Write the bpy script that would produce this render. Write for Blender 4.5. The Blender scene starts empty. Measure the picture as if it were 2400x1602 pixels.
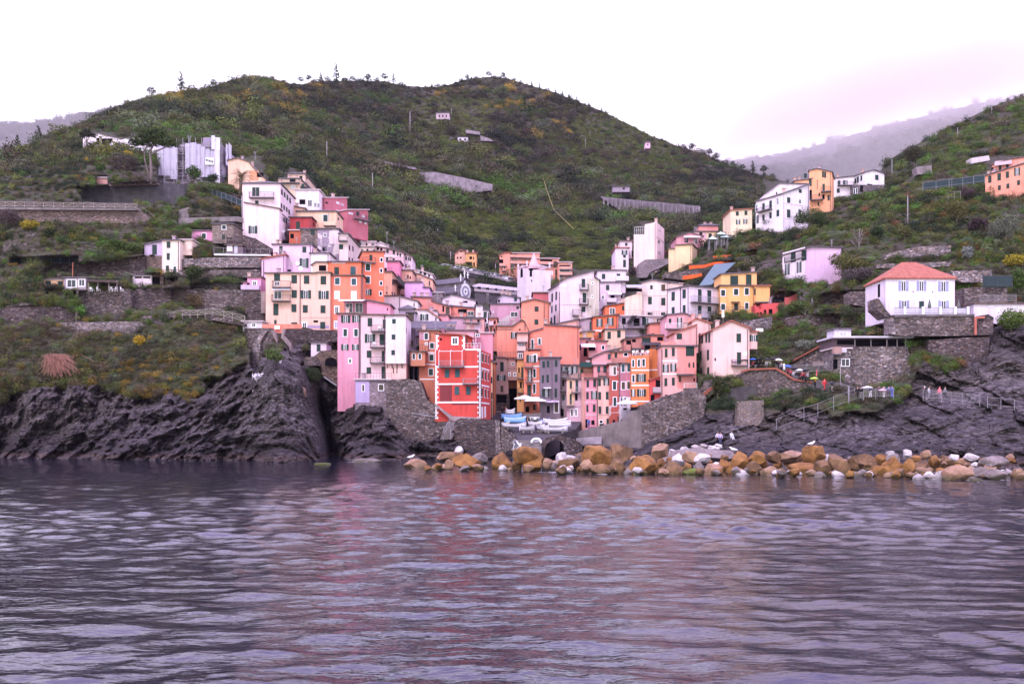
import bpy,math,random
import numpy as np
from mathutils import Vector,Matrix
random.seed(7)
rng=np.random.default_rng(7)
scene=bpy.context.scene
COL=scene.collection
R_=math.radians
FPX,CX,HY,HC=2333.0,1200.0,1000.0,5.0
def P(px,py,D):
 return Vector((D*(px-CX)/FPX,D,HC+(HY-py)/FPX*D))
def mpp(D):
 0
 return D/FPX
CROPS=dict(A=(300,280,400),B=(540,390,360),C=(580,560,360),D=(760,660,360),E=(960,580,360),F=(960,740,360),G=(1160,680,360),H=(1260,580,360),I=(1420,480,360),J=(1480,680,360),K=(1660,380,400),L=(2000,220,400),M=(2000,560,400),N=(1640,700,400),O=(2000,760,400),Q=(300,560,400),U=(0,560,400),V=(0,280,400))
CROPS={k:(a,b,s/1568.0)for k,(a,b,s)in CROPS.items()}
CROPS.update(X=(840,540,200/896.),Y=(1000,650,200/896.),Z=(1140,640,200/896.),W=(980,560,400/1343.),S=(1280,740,200/896.),T=(1280,860,200/896.),RR=(1440,700,200/896.),HB=(1140,920,200/1120.),AA=(1120,780,200/896.),PP=(1720,820,260/1343.),px=(0,0,1.0))
def cp(crop,x,y):
 a,b,s=CROPS[crop]
 return a+x*s,b+y*s
LOC={}
def props(o,label=None,cat=None,group=None,kind=None):
 if label:o['label']=label
 if cat:
  o['category']=cat
  if not kind:o['kind']='thing'
 if group:o['group']=group
 if kind:o['kind']=kind
 return o
def thing(name,loc,label,cat,group=None):
 o=bpy.data.objects.new(name,None)
 o.empty_display_size=0.5
 COL.objects.link(o)
 o.location=loc
 LOC[o]=Vector(loc)
 props(o,label,cat,group)
 return o
class MB:
 def __init__(s):
  s.v,s.f=[],[]
 def quadbox(s,pts):
  0
  n=len(s.v)
  s.v+=[tuple(p)for p in pts]
  for a in((0,1,2,3),(7,6,5,4),(0,4,5,1),(1,5,6,2),(2,6,7,3),(3,7,4,0)):
   s.f.append(tuple(n+i for i in a))
  return s
 def box(s,c,d,ang=0.0):
  0
  ca,sa=math.cos(ang),math.sin(ang)
  pts=[]
  for y in(-1,1):
   for(x,z)in((-1,-1),(1,-1),(1,1),(-1,1)):
    dx,dy=x*d[0]/2,y*d[1]/2
    pts.append((c[0]+dx*ca-dy*sa,c[1]+dx*sa+dy*ca,c[2]+z*d[2]/2))
  return s.quadbox(pts)
 def bar(s,p0,p1,w=0.06,h=None):
  p0,p1=Vector(p0),Vector(p1)
  d=(p1-p0)
  if d.length<1e-5:return s
  d.normalize()
  up=Vector((0,0,1))if abs(d.z)<.95 else Vector((0,1,0))
  a=d.cross(up).normalized()
  b=a.cross(d).normalized()
  h=h or w
  pts=[]
  for p in(p0,p1):
   for(i,j)in((-1,-1),(1,-1),(1,1),(-1,1)):
    pts.append(p+a*(i*w/2)+b*(j*h/2))
  return s.quadbox(pts)
 def tube(s,pts,rad,n=6):
  pts=[Vector(p)for p in pts]
  rad=rad if isinstance(rad,(list,tuple))else[rad]*len(pts)
  base=len(s.v)
  for i,p in enumerate(pts):
   d=(pts[min(i+1,len(pts)-1)]-pts[max(i-1,0)]).normalized()
   up=Vector((0,0,1))if abs(d.z)<.9 else Vector((0,1,0))
   a=d.cross(up).normalized();b=a.cross(d)
   for k in range(n):
    t=2*math.pi*k/n
    s.v.append(tuple(p+(a*math.cos(t)+b*math.sin(t))*rad[i]))
  for i in range(len(pts)-1):
   for k in range(n):
    k2=(k+1)%n
    s.f.append((base+i*n+k,base+i*n+k2,base+(i+1)*n+k2,base+(i+1)*n+k))
  s.f.append(tuple(base+k for k in range(n))[::-1])
  s.f.append(tuple(base+(len(pts)-1)*n+k for k in range(n)))
  return s
 def prism(s,ring,off):
  0
  n=len(s.v);m=len(ring)
  off=Vector(off)
  s.v+=[tuple(p)for p in ring]
  s.v+=[tuple(Vector(p)+off)for p in ring]
  s.f.append(tuple(range(n,n+m)))
  s.f.append(tuple(range(n+2*m-1,n+m-1,-1)))
  for i in range(m):
   j=(i+1)%m
   s.f.append((n+j,n+i,n+m+i,n+m+j))
  return s
 def raw(s,v,f):
  n=len(s.v)
  s.v+=[tuple(p)for p in v]
  s.f+=[tuple(n+i for i in q)for q in f]
  return s
 def build(s,name,mat,parent=None,smooth=False,label=None,kind=None):
  off=LOC.get(parent,Vector((0,0,0)))if parent is not None else Vector((0,0,0))
  me=bpy.data.meshes.new(name)
  me.from_pydata([(a-off.x,b-off.y,c-off.z)for a,b,c in s.v],[],s.f)
  if smooth:
   me.polygons.foreach_set('use_smooth',[True]*len(me.polygons))
  if mat:me.materials.append(mat)
  me.update()
  o=bpy.data.objects.new(name,me)
  COL.objects.link(o)
  if parent is not None:
   o.parent=parent
   LOC[o]=off
  if label:o['label']=label
  if kind:o['kind']=kind
  return o
def np_mesh(name,v,f,mat,parent=None,smooth=True,attrs=None):
 me=bpy.data.meshes.new(name)
 v=np.asarray(v,dtype=np.float32);f=np.asarray(f,dtype=np.int32)
 k=f.shape[1]
 me.vertices.add(len(v));me.vertices.foreach_set('co',v.ravel())
 me.loops.add(f.size);me.loops.foreach_set('vertex_index',f.ravel())
 me.polygons.add(len(f))
 me.polygons.foreach_set('loop_start',np.arange(len(f),dtype=np.int32)*k)
 me.polygons.foreach_set('use_smooth',np.full(len(f),smooth))
 me.update(calc_edges=True)
 for nm,arr in(attrs or{}).items():
  if arr.ndim==2:
   a=me.color_attributes.new(nm,'FLOAT_COLOR','POINT')
   a.data.foreach_set('color',np.concatenate([arr,np.ones((len(arr),1))],1).astype(np.float32).ravel())
  else:
   a=me.attributes.new(nm,'FLOAT','POINT')
   a.data.foreach_set('value',arr.astype(np.float32))
 if mat:me.materials.append(mat)
 o=bpy.data.objects.new(name,me)
 COL.objects.link(o)
 if parent is not None:
  o.parent=parent;LOC[o]=LOC.get(parent,Vector((0,0,0)))
 return o
def copy_tree(o,loc=None,parent=None):
 c=o.copy();COL.objects.link(c);c.parent=parent
 if loc is not None:c.location=loc
 for ch in o.children:
  copy_tree(ch,None,c)
 return c
def _h(ix,iy,iz,seed):
 with np.errstate(over='ignore'):
  n=(ix.astype(np.int64)*374761393+iy.astype(np.int64)*668265263+iz.astype(np.int64)*2147483647+seed*1274126177)
  n=(n^(n>>13))*1274126177
  n=n^(n>>16)
 return(n&0xFFFF)/65535.0
def vnoise(x,y,z,seed=0):
 x,y,z=np.broadcast_arrays(np.asarray(x,float),np.asarray(y,float),np.asarray(z,float))
 ix,iy,iz=np.floor(x),np.floor(y),np.floor(z)
 fx,fy,fz=x-ix,y-iy,z-iz
 fx,fy,fz=[t*t*(3-2*t)for t in(fx,fy,fz)]
 r=0
 for a in(0,1):
  for b in(0,1):
   for c in(0,1):
    w=(fx if a else 1-fx)*(fy if b else 1-fy)*(fz if c else 1-fz)
    r=r+w*_h(ix+a,iy+b,iz+c,seed)
 return r*2-1
def fbm(x,y,z,o=4,seed=0,gain=.5):
 r,a=0,1.0
 for i in range(o):
  r=r+a*vnoise(x*2**i,y*2**i,z*2**i,seed+i*17)
  a*=gain
 return r
def ridged(x,y,z,o=4,seed=0):
 r,a=0,1.0
 for i in range(o):
  r=r+a*(1-2*np.abs(vnoise(x*2**i,y*2**i,z*2**i,seed+i*31)))
  a*=.5
 return r
def lin(h):
 0
 h=h.lstrip('#')
 return tuple(((c/12.92)if c<=.04045 else((c+.055)/1.055)**2.4)for c in(int(h[i:i+2],16)/255 for i in(0,2,4)))
class NT:
 def __init__(s,name):
  s.m=bpy.data.materials.new(name);s.m.use_nodes=True
  s.t=s.m.node_tree;s.n=s.t.nodes;s.l=s.t.links
  s.b=s.n['Principled BSDF']
  s.geo=None
 def node(s,typ,**kw):
  x=s.n.new(typ)
  for k,v in kw.items():
   if k.startswith('_'):
    x.inputs[k[1:].replace('_',' ')].default_value=v
   else:
    setattr(x,k,v)
  return x
 def pos(s):
  if s.geo is None:s.geo=s.n.new('ShaderNodeNewGeometry')
  return s.geo.outputs['Position']
 def mapping(s,scale=(1,1,1),rot=(0,0,0),src=None):
  m=s.n.new('ShaderNodeMapping')
  m.inputs['Scale'].default_value=scale;m.inputs['Rotation'].default_value=rot
  s.l.new(src or s.pos(),m.inputs['Vector'])
  return m.outputs['Vector']
 def noise(s,scale,detail=4,rough=.55,vec=None,dist=0):
  n=s.node('ShaderNodeTexNoise')
  n.inputs['Scale'].default_value=scale;n.inputs['Detail'].default_value=detail
  n.inputs['Roughness'].default_value=rough;n.inputs['Distortion'].default_value=dist
  s.l.new(vec or s.pos(),n.inputs['Vector'])
  return n.outputs['Fac']
 def vor(s,scale,feature='F1',vec=None,out='Distance',rnd=1.0):
  n=s.node('ShaderNodeTexVoronoi',feature=feature)
  n.inputs['Scale'].default_value=scale;n.inputs['Randomness'].default_value=rnd
  s.l.new(vec or s.pos(),n.inputs['Vector'])
  return n.outputs[out]
 def ramp(s,fac,stops):
  r=s.node('ShaderNodeValToRGB')
  e=r.color_ramp.elements
  while len(e)<len(stops):e.new(.5)
  for i,(p,c)in enumerate(stops):
   e[i].position=p
   e[i].color=(c,c,c,1)if isinstance(c,(int,float))else(*c,1)
  s.l.new(fac,r.inputs['Fac'])
  return r.outputs['Color']
 def mix(s,fac,a,b,mode='MIX'):
  m=s.node('ShaderNodeMix',data_type='RGBA',blend_type=mode)
  for sock,val in((m.inputs[0],fac),(m.inputs[6],a),(m.inputs[7],b)):
   if isinstance(val,(int,float)):sock.default_value=val
   elif isinstance(val,tuple):sock.default_value=(*val[:3],1)
   else:s.l.new(val,sock)
  return m.outputs[2]
 def math(s,op,a,b=0.0):
  m=s.node('ShaderNodeMath',operation=op)
  for sock,val in((m.inputs[0],a),(m.inputs[1],b)):
   if isinstance(val,(int,float)):sock.default_value=val
   else:s.l.new(val,sock)
  return m.outputs[0]
 def attr(s,name,typ='GEOMETRY',out='Color'):
  a=s.node('ShaderNodeAttribute',attribute_name=name,attribute_type=typ)
  return a.outputs[out]
 def bump(s,h,dist=.05,strength=1.0):
  b=s.node('ShaderNodeBump')
  b.inputs['Distance'].default_value=dist;b.inputs['Strength'].default_value=strength
  s.l.new(h,b.inputs['Height']);s.l.new(b.outputs['Normal'],s.b.inputs['Normal'])
 def done(s,col=None,rough=.85,spec=.2,metal=0):
  if col is not None:
   if isinstance(col,tuple):s.b.inputs['Base Color'].default_value=(*col[:3],1)
   else:s.l.new(col,s.b.inputs['Base Color'])
  if isinstance(rough,(int,float)):s.b.inputs['Roughness'].default_value=rough
  else:s.l.new(rough,s.b.inputs['Roughness'])
  s.b.inputs['Specular IOR Level'].default_value=spec
  s.b.inputs['Metallic'].default_value=metal
  return s.m
_MC={}
WALLK=0.80
def cached(fn):
 def w(*a,**k):
  key=(fn.__name__,)+a+tuple(sorted(k.items()))
  if key not in _MC:_MC[key]=fn(*a,**k)
  return _MC[key]
 return w
def alb(h,k=None):
 c=lin(h)
 k=WALLK if k is None else k
 return tuple(min(.80,max(.004,(x*.93+.07*m)*k))for x,m in zip(c,(.72,.56,.70)))
@cached
def m_stucco(h,peel=0.0):
 t=NT('stucco_'+h)
 c=alb(h)
 big=t.noise(.35,4,.6)
 streak=t.noise(1.0,4,.6,t.mapping((1.6,1.6,.16)))
 fine=t.noise(6.0,3)
 dark=tuple(x*.55 for x in c);light=tuple(min(.9,x*1.06)for x in c)
 col=t.mix(t.ramp(big,[(.35,0.),(.7,1.)]),tuple(x*.9 for x in c),light)
 col=t.mix(t.ramp(streak,[(.5,0.),(.8,.7)]),col,dark)
 col=t.mix(t.ramp(t.noise(.22,6,.7,dist=.6),[(.56,0.),(.6,.32)]),col,tuple(min(.8,x*.8+.07)for x in c))
 if peel>0:
  pn=t.noise(.55,6,.62,dist=.5)
  col=t.mix(t.ramp(pn,[(.62-peel*.25,0.),(.63-peel*.25,1.)]),col,(.52,.45,.45))
 t.bump(fine,.02,.4)
 return t.done(col,.9,.15)
@cached
def m_plain(name,c,rough=.7,spec=.25,var=.15,metal=0.0,scale=1.5):
 t=NT(name)
 n=t.noise(scale,4,.6)
 col=t.mix(t.ramp(n,[(.3,0.),(.75,1.)]),tuple(x*(1-var)for x in c),tuple(min(.95,x*(1+var))for x in c))
 return t.done(col,rough,spec,metal)
@cached
def m_stone(name='stone_wall',tone=(.20,.165,.17),contrast=1.0,sc=2.0,warm=.25):
 t=NT(name)
 vec=t.mapping((1,1,1.7))
 cell=t.vor(sc,'F1',vec,'Color')
 sep=t.node('ShaderNodeSeparateColor');t.l.new(cell,sep.inputs[0])
 edge=t.vor(sc,'DISTANCE_TO_EDGE',vec)
 big=t.noise(.25,5,.6)
 a=tuple(x*(1-.72*contrast)for x in tone);b=tuple(min(.8,x*(1+.9*contrast))for x in tone)
 col=t.mix(t.ramp(sep.outputs[0],[(.05,0.),(.8,.5),(1.,1.)]),a,b)
 col=t.mix(t.ramp(sep.outputs[1],[(.55,0.),(.9,warm*1.6)]),col,(tone[0]*1.25,tone[1]*.95,tone[2]*.62))
 col=t.mix(t.ramp(edge,[(.0,.85),(.09,0.)]),col,tuple(x*.22 for x in tone))
 col=t.mix(t.ramp(big,[(.42,0.),(.75,.6)]),col,tuple(x*.4 for x in tone))
 moss=t.noise(.5,5,.6)
 col=t.mix(t.ramp(moss,[(.6,0.),(.75,.55)]),col,(.045,.045,.02))
 t.bump(t.ramp(edge,[(0.,0.),(.2,1.)]),.10,.8)
 return t.done(col,.92,.15)
@cached
def m_concrete(name='concrete',tone=(.22,.185,.19)):
 t=NT(name)
 n=t.noise(.5,6,.65);st=t.noise(1.,4,.6,t.mapping((1.2,1.2,.12)))
 col=t.mix(t.ramp(n,[(.3,0.),(.7,1.)]),tuple(x*.6 for x in tone),tuple(x*1.25 for x in tone))
 col=t.mix(t.ramp(st,[(.5,0.),(.8,.6)]),col,tuple(x*.35 for x in tone))
 t.bump(t.noise(4.,5),.03,.5)
 return t.done(col,.9,.2)
@cached
def m_slate(name='slate_roof',tone=(.10,.085,.10)):
 t=NT(name)
 n=t.noise(2.5,5,.7);w=t.vor(2.2,'F1',t.mapping((1,1.6,1)),'Color')
 sep=t.node('ShaderNodeSeparateColor');t.l.new(w,sep.inputs[0])
 col=t.mix(sep.outputs[0],tuple(x*.7 for x in tone),tuple(x*1.35 for x in tone))
 col=t.mix(t.ramp(n,[(.5,0.),(.8,.5)]),col,(.16,.13,.11))
 return t.done(col,.75,.3)
@cached
def m_tile(name='terracotta_roof'):
 t=NT(name)
 w=t.node('ShaderNodeTexWave',bands_direction='X',wave_profile='SIN');w.inputs['Scale'].default_value=1.0
 w.inputs['Distortion'].default_value=.3
 t.l.new(t.pos(),w.inputs['Vector'])
 w2=t.node('ShaderNodeTexWave',bands_direction='Z',wave_profile='SAW');w2.inputs['Scale'].default_value=2.4
 t.l.new(t.pos(),w2.inputs['Vector'])
 n=t.noise(1.6,5,.65)
 col=t.mix(t.ramp(n,[(.3,0.),(.75,1.)]),(.28,.085,.06),(.50,.19,.13))
 col=t.mix(t.ramp(w.outputs['Fac'],[(.0,.5),(.5,0.)]),col,(.16,.045,.035))
 col=t.mix(t.ramp(w2.outputs['Fac'],[(.0,.45),(.25,0.)]),col,(.15,.045,.04))
 t.bump(w.outputs['Fac'],.06,.8)
 return t.done(col,.8,.2)
@cached
def m_glass(name='window_glass',c=(.03,.03,.04)):
 t=NT(name)
 n=t.noise(.8,2)
 return t.done(t.mix(n,tuple(x*.5 for x in c),tuple(x*1.6 for x in c)),.12,.5)
@cached
def m_shutter(name='green_shutter',c=(.012,.035,.028)):
 t=NT(name)
 w=t.node('ShaderNodeTexWave',bands_direction='Z',wave_profile='SIN');w.inputs['Scale'].default_value=4.0
 t.l.new(t.pos(),w.inputs['Vector'])
 n=t.noise(.7,3)
 col=t.mix(n,tuple(x*.6 for x in c),tuple(x*1.5 for x in c))
 t.bump(w.outputs['Fac'],.02,.7)
 return t.done(col,.55,.3)
@cached
def m_leaf(name='leaves',inst=False,c=(.05,.07,.02),var=.45):
 t=NT(name)
 n=t.noise(3.0 if not inst else 1.5,3,.6)
 base=t.attr('tint','INSTANCER')if inst else c
 if inst:
  col=t.mix(t.ramp(n,[(.25,.55),(.75,1.4)]),(0,0,0),base)
  m=t.node('ShaderNodeMix',data_type='RGBA',blend_type='MULTIPLY');m.inputs[0].default_value=1
  t.l.new(base,m.inputs[6]);t.l.new(t.ramp(n,[(.25,.55),(.75,1.)]),m.inputs[7])
  col=m.outputs[2]
 else:
  col=t.mix(t.ramp(n,[(.3,0.),(.7,1.)]),tuple(x*(1-var)for x in c),tuple(x*(1+var)for x in c))
 return t.done(col,.75,.15)
M_WHITE=lambda:m_plain('white_paint',(.78,.76,.78),.6,.3,.05)
M_METAL=lambda:m_plain('dark_railing_metal',(.045,.04,.045),.5,.4,.2)
M_LMETAL=lambda:m_plain('galvanised_metal',(.27,.25,.28),.5,.4,.2)
M_WOOD=lambda:m_plain('weathered_wood',(.26,.215,.20),.85,.15,.3)
M_DARK=lambda:m_plain('painted_dark_and_ink',(.006,.005,.007),.9,.05,.2)  # flat black painting the dark inside openings; also lettering and face marks
CA="""-150,1070,164 0,1071,163 150,1074,158 300,1076,154 420,1078,150 500,1080,146 600,1080,146 700,1082,146 735,1080,150 775,1078,166 820,1078,152 900,1078,151 960,1076,154 1000,1074,156 1060,1072,156 1150,1070,154
0,900,171 150,890,171 300,900,170 450,915,168 400,1000,161 550,980,157 600,900,162 650,850,163 690,900,160 720,1000,155 765,960,176 760,860,178 800,930,171 850,960,165 950,970,166 900,1020,158 1000,1000,165 1100,1000,164 1170,1000,161 1160,1040,157
0,770,180 200,745,182 400,745,182 550,770,184 620,790,186 720,790,186 750,830,184 0,680,192 300,672,193 500,672,194 0,600,203 300,600,203 500,600,208 0,520,215 300,520,216 500,520,219 0,480,220 300,485,221 0,430,240 200,430,242 400,430,250 500,440,250
-150,420,330 0,358,345 110,318,370 240,265,410 420,215,480 600,180,550 760,190,650 950,200,730 1020,205,770 1150,180,790 1300,215,770 1530,318,730 1700,380,710 1900,445,690 2000,480,690
100,400,270 200,345,300 350,340,290 540,400,280 480,330,330 600,300,430 560,360,340 620,400,300 700,420,310 700,330,420 800,500,330 900,560,320 880,480,360 1000,600,320 800,350,480 900,300,570 1000,300,610 1100,340,570 1100,420,480 1000,420,460 1240,400,570 1200,500,470 1100,520,410 1100,580,360 1250,580,380 1400,560,410 1300,480,490 1400,480,510 1500,470,490 1600,500,460 1400,350,650 1500,400,610 1650,430,590 1750,450,570 1750,520,460 1200,250,730 1300,300,690 1100,260,690 700,240,540
860,620,262 960,650,270 1000,640,300 1060,650,310 1130,660,300 1100,700,268 1200,700,272 1300,650,300 1400,640,310 1500,640,330 1600,640,330 1700,640,340 1900,640,350
700,560,255 640,600,232 760,640,232 860,700,222 960,740,210 1050,740,215 1150,780,206 1250,760,212 1350,760,215 1450,760,222 1600,760,250 1900,760,280
1180,990,170 1250,985,172 1310,1000,172 1180,940,196 1250,960,184 1330,1010,176 1430,985,178 1500,950,182 1600,960,200 1800,960,220 1230,1030,163 1300,1030,163 1230,1066,152 1310,1066,152 1400,1070,150 1500,1075,150 1700,1080,170 2000,1080,190 1100,900,188 1200,860,200 1350,880,190"""
CB="""1380,1080,158 1430,1075,150 1500,1080,143 1600,1088,135 1700,1090,130 1800,1090,127 2000,1092,124 2200,1095,120 2400,1098,117 2560,1100,116
1440,1000,168 1500,960,168 1560,930,168 1600,990,156 1640,960,158 1700,1000,147 1800,1000,143 1900,1010,138 2000,970,138 2200,970,135 2400,975,132 2400,900,137 2560,900,136
1640,890,165 1740,868,163 1830,875,159 1900,910,152 1960,935,146 2040,935,142 2200,948,137 2300,955,135 1640,860,166 1750,830,172 1830,850,170 1900,860,166
2000,810,158 2100,800,158 2060,900,152 2200,820,155 2350,820,148 2350,880,142 1800,800,182 1850,780,181 1900,760,178 2000,760,172 2120,745,168 2250,745,167 2050,700,172 1900,700,184 1820,720,190 1900,650,195 1800,660,203 1850,600,214 2000,620,192 2100,620,188 2300,640,178 2400,640,176 2000,560,208 2200,560,202 2400,560,195 1760,560,236 1650,620,226 1700,600,232 1900,520,238 2100,490,236 2300,480,225 2400,450,230 2000,450,270 2200,380,280 2400,330,285
1420,640,262 1480,620,262 1550,610,262 1640,580,258 1700,540,262 1830,505,266 1900,470,280 1960,450,288 2030,425,300 2070,395,310 2130,355,320 2200,320,335 2280,275,350 2350,245,362 2400,225,370 2560,150,390
1500,700,214 1600,700,214 1680,660,218 1600,760,200 1700,760,190 1500,800,196 1450,900,182 1550,900,178"""
class Depth:
 def __init__(s,txt):
  pts=np.array([[float(q)for q in t.split(',')]for t in txt.split()])
  s.p=pts[:,:2];n=len(pts)
  d=np.hypot(s.p[:,None,0]-s.p[None,:,0],s.p[:,None,1]-s.p[None,:,1])
  A=np.zeros((n+3,n+3));A[:n,:n]=d+np.eye(n)*(-6.0)
  Q=np.c_[np.ones(n),s.p/1000]
  A[:n,n:]=Q;A[n:,:n]=Q.T
  b=np.r_[np.log(pts[:,2]),0,0,0]
  s.w=np.linalg.solve(A,b)
 def __call__(s,x,y):
  x=np.asarray(x,float);y=np.asarray(y,float)
  sh=np.broadcast(x,y).shape
  x=np.broadcast_to(x,sh).ravel();y=np.broadcast_to(y,sh).ravel()
  out=np.empty(x.size)
  n=len(s.p)
  for i in range(0,x.size,20000):
   xx,yy=x[i:i+20000],y[i:i+20000]
   d=np.hypot(xx[:,None]-s.p[None,:,0],yy[:,None]-s.p[None,:,1])
   out[i:i+20000]=d@s.w[:n]+s.w[n]+s.w[n+1]*xx/1000+s.w[n+2]*yy/1000
  return np.exp(out).reshape(sh)
dA,dB=Depth(CA),Depth(CB)
HOST=[None]
CARVE=[]
def nums(s):
 return[float(q)for q in s.split(',')]
class House:
 def __init__(h,name,label,cat,crop,x0,x1,yt,yb,D,col,dep=8,sk=0,top=None,roof='slate',group=None,mat=None,peel=0.0,foot=2.5,into=None):
  h.crop=crop
  X0,Yb=cp(crop,x0,yb);X1,_=cp(crop,x1,yb)
  h.A=P(X0,Yb,D+max(sk*-1,0));h.A.z=0
  h.B=P(X1,Yb,D+max(sk,0));h.B.z=0
  h.D=D
  h.u=(h.B-h.A);h.W=h.u.length;h.u.normalize()
  h.n=Vector((-h.u.y,h.u.x,0))
  if h.n.y<0:h.n=-h.n
  h.dep=dep
  zb=P((X0+X1)/2,Yb,D).z
  h.z0=zb
  mid=(h.A+h.B)/2
  h.root=into or thing(name,(mid.x,mid.y,zb),label,cat,group)
  if into is None:HOST[0]=h.root
  h.wallmat=mat or m_stucco(col,peel)
  if top is None:top=[(x0,yt),(x1,yt)]
  h.top=[h.front(*cp(crop,*p))for p in top]
  h.top[0]=(0,h.top[0][1]);h.top[-1]=(h.W,h.top[-1][1])
  h.zt=max(z for _,z in h.top)
  ring=[h.pt(0,zb-foot),h.pt(h.W,zb-foot)]+[h.pt(u,z)for u,z in reversed(h.top)]
  MB().prism(ring,h.n*dep).build('wall',h.wallmat,h.root)
  CARVE.append((min(X0,X1)-2,max(X0,X1)+2,cp(crop,0,min(p[1]for p in top))[1]-3,Yb-3,D+max(abs(sk),0)+min(dep,6)*.7))
  xs=[CX+FPX*q.x/q.y for q in(h.A+h.n*dep,h.B+h.n*dep)]
  dk=max((h.A+h.n*dep).y,(h.B+h.n*dep).y)
  if min(xs)<min(X0,X1)-3:CARVE.append((min(xs)-1,min(X0,X1),cp(crop,0,min(p[1]for p in top))[1]+6,Yb-10,dk+.3,1))
  if max(xs)>max(X0,X1)+3:CARVE.append((max(X0,X1),max(xs)+1,cp(crop,0,min(p[1]for p in top))[1]+6,Yb-10,dk+.3,1))
  h.roof(roof)
  if into is None and h.W>3.2 and D<265 and name=='house' and roof[:3]!='hip':
   q=random.Random(label)
   if q.random()<.55:h.chim('%f,-1'%(q.uniform(.1,.9)*h.W),q.choice(('c9a9a0','b8a0a8','d8b8b0')))
   if q.random()<.5:h.ant('%f,-1'%(q.uniform(.1,.9)*h.W),q.uniform(1.4,2.4))
   if q.random()<.55:h.fb(MB(),'F',h.W-.35,h.W-.25,zb,min(h.top[-1][1],h.zt)-.15,.015,.12).build('downpipe',m_plain('downpipe_4a3a3a',alb('4a3a3a'),.6,.3),h.root)
 def pt(h,u,z,w=0.0):
  p=h.A+h.u*u+h.n*w
  return Vector((p.x,p.y,z))
 def plane(h,X,Y,org,nrm):
  d=Vector(((X-CX)/FPX,1.0,(HY-Y)/FPX))
  o=Vector((0,0,HC))
  t=(org-o).dot(nrm)/d.dot(nrm)
  return o+d*t
 def front(h,X,Y):
  p=h.plane(X,Y,h.A,h.n)
  return(p-h.A).dot(h.u),p.z
 def side(h,X,Y,f):
  org=h.B if f=='R' else h.A
  p=h.plane(X,Y,org,h.u)
  return(p-org).dot(h.n),p.z
 def uv(h,f,x,y):
  X,Y=cp(h.crop,x,y)
  return h.front(X,Y)if f=='F' else h.side(X,Y,f)
 def fb(h,mb,f,a0,a1,z0,z1,p0,p1):
  0
  if a1<a0:a0,a1=a1,a0
  if z1<z0:z0,z1=z1,z0
  pts=[]
  for p in(p1,p0):
   for(a,z)in((a0,z0),(a1,z0),(a1,z1),(a0,z1)):
    if f=='F':q=h.pt(a,z,-p)
    elif f=='R':q=h.pt(h.W+p,z,a)
    else:q=h.pt(-p,z,h.dep-(h.dep-a)if False else a)
    pts.append(q)
  if f=='L':
   pts=[pts[1],pts[0],pts[3],pts[2],pts[5],pts[4],pts[7],pts[6]]
  mb.quadbox(pts)
  return mb
 def roof(h,kind):
  if kind=='none':return
  k,_,par=kind.partition(':')
  mat=m_tile()if k in('tile','hiptile')else m_slate()if k in('slate','hip')else m_stucco('d8c8c8')if k=='white' else m_slate('brown_eave',(.12,.085,.075))
  mb=MB()
  t=.22;ov=.35
  for i in range(len(h.top)-1):
   (u0,z0),(u1,z1)=h.top[i],h.top[i+1]
   if u1-u0<.25:continue
   sl=(z1-z0)/(u1-u0)
   if i==0:u0,z0=u0-.3,z0-.3*sl
   elif h.top[i-1][1]<h.top[i][1]-1.0 and abs(h.top[i-1][0]-h.top[i][0])<.25:u0,z0=u0-.2,z0-.2*sl
   if i==len(h.top)-2:u1,z1=u1+.3,z1+.3*sl
   pts=[]
   for w in(-ov,h.dep+.1):
    pts+=[h.pt(u0,z0+.01,w),h.pt(u1,z1+.01,w),h.pt(u1,z1+t,w),h.pt(u0,z0+t,w)]
   mb.quadbox(pts)
  if k in('hip','hiptile'):
   rh=float(par or 1.6)
   z=max(z for _,z in h.top)+t+.003
   i=min(h.W,h.dep)*.48
   a=[h.pt(-.3,z,-ov),h.pt(h.W+.3,z,-ov),h.pt(h.W+.3,z,h.dep+.3),h.pt(-.3,z,h.dep+.3)]
   if h.W>=h.dep:
    r=[h.pt(i,z+rh,h.dep/2),h.pt(h.W-i,z+rh,h.dep/2)]
    f=[(0,1,5,4),(1,2,5),(2,3,4,5),(3,0,4),(3,2,1,0)]
   else:
    r=[h.pt(h.W/2,z+rh,i),h.pt(h.W/2,z+rh,h.dep-i)]
    f=[(0,1,4),(1,2,5,4),(2,3,5),(3,0,4,5),(3,2,1,0)]
   mb.raw(a+r,f)
  if mb.v:h.roofobj=mb.build('roof',mat,h.root)
 def win(h,txt):
  for grp in txt.split(';'):
   grp=grp.strip()
   if not grp:continue
   head,_,pts=grp.partition(':')
   head=head.strip();f='F'
   if head[0]in 'RL':f,head=head[0],head[1:]
   typ=''.join(c for c in head if c.isalpha()and c!='x')
   w,hh=[float(q)for q in head[len(typ):].split('x')]
   for p in pts.split():
    x,y=nums(p)
    h.window(f,x,y,w,hh,typ)
  return h
 def window(h,f,x,y,w,hh,typ):
  a0,z1=h.uv(f,x-w/2,y-hh/2);a1,z0=h.uv(f,x+w/2,y+hh/2)
  a0,a1=min(a0,a1),max(a0,a1)
  if f!='F':
   c=(a0+a1)/2;hw=min((a1-a0)/2,.75);a0,a1=c-hw,c+hw
   if c<.1 or c>h.dep:return
  S=m_shutter();G=m_glass()
  t=typ[0]
  if t=='t':S=m_shutter('teal_shutter',(.025,.075,.085));t='s'
  elif t=='b':S=m_shutter('grey_lilac_shutter',(.27,.26,.40));t='o'
  elif t=='n':S=m_shutter('brown_shutter',(.07,.05,.03));t='s'
  frame='f' in typ[1:]
  W=a1-a0
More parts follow.
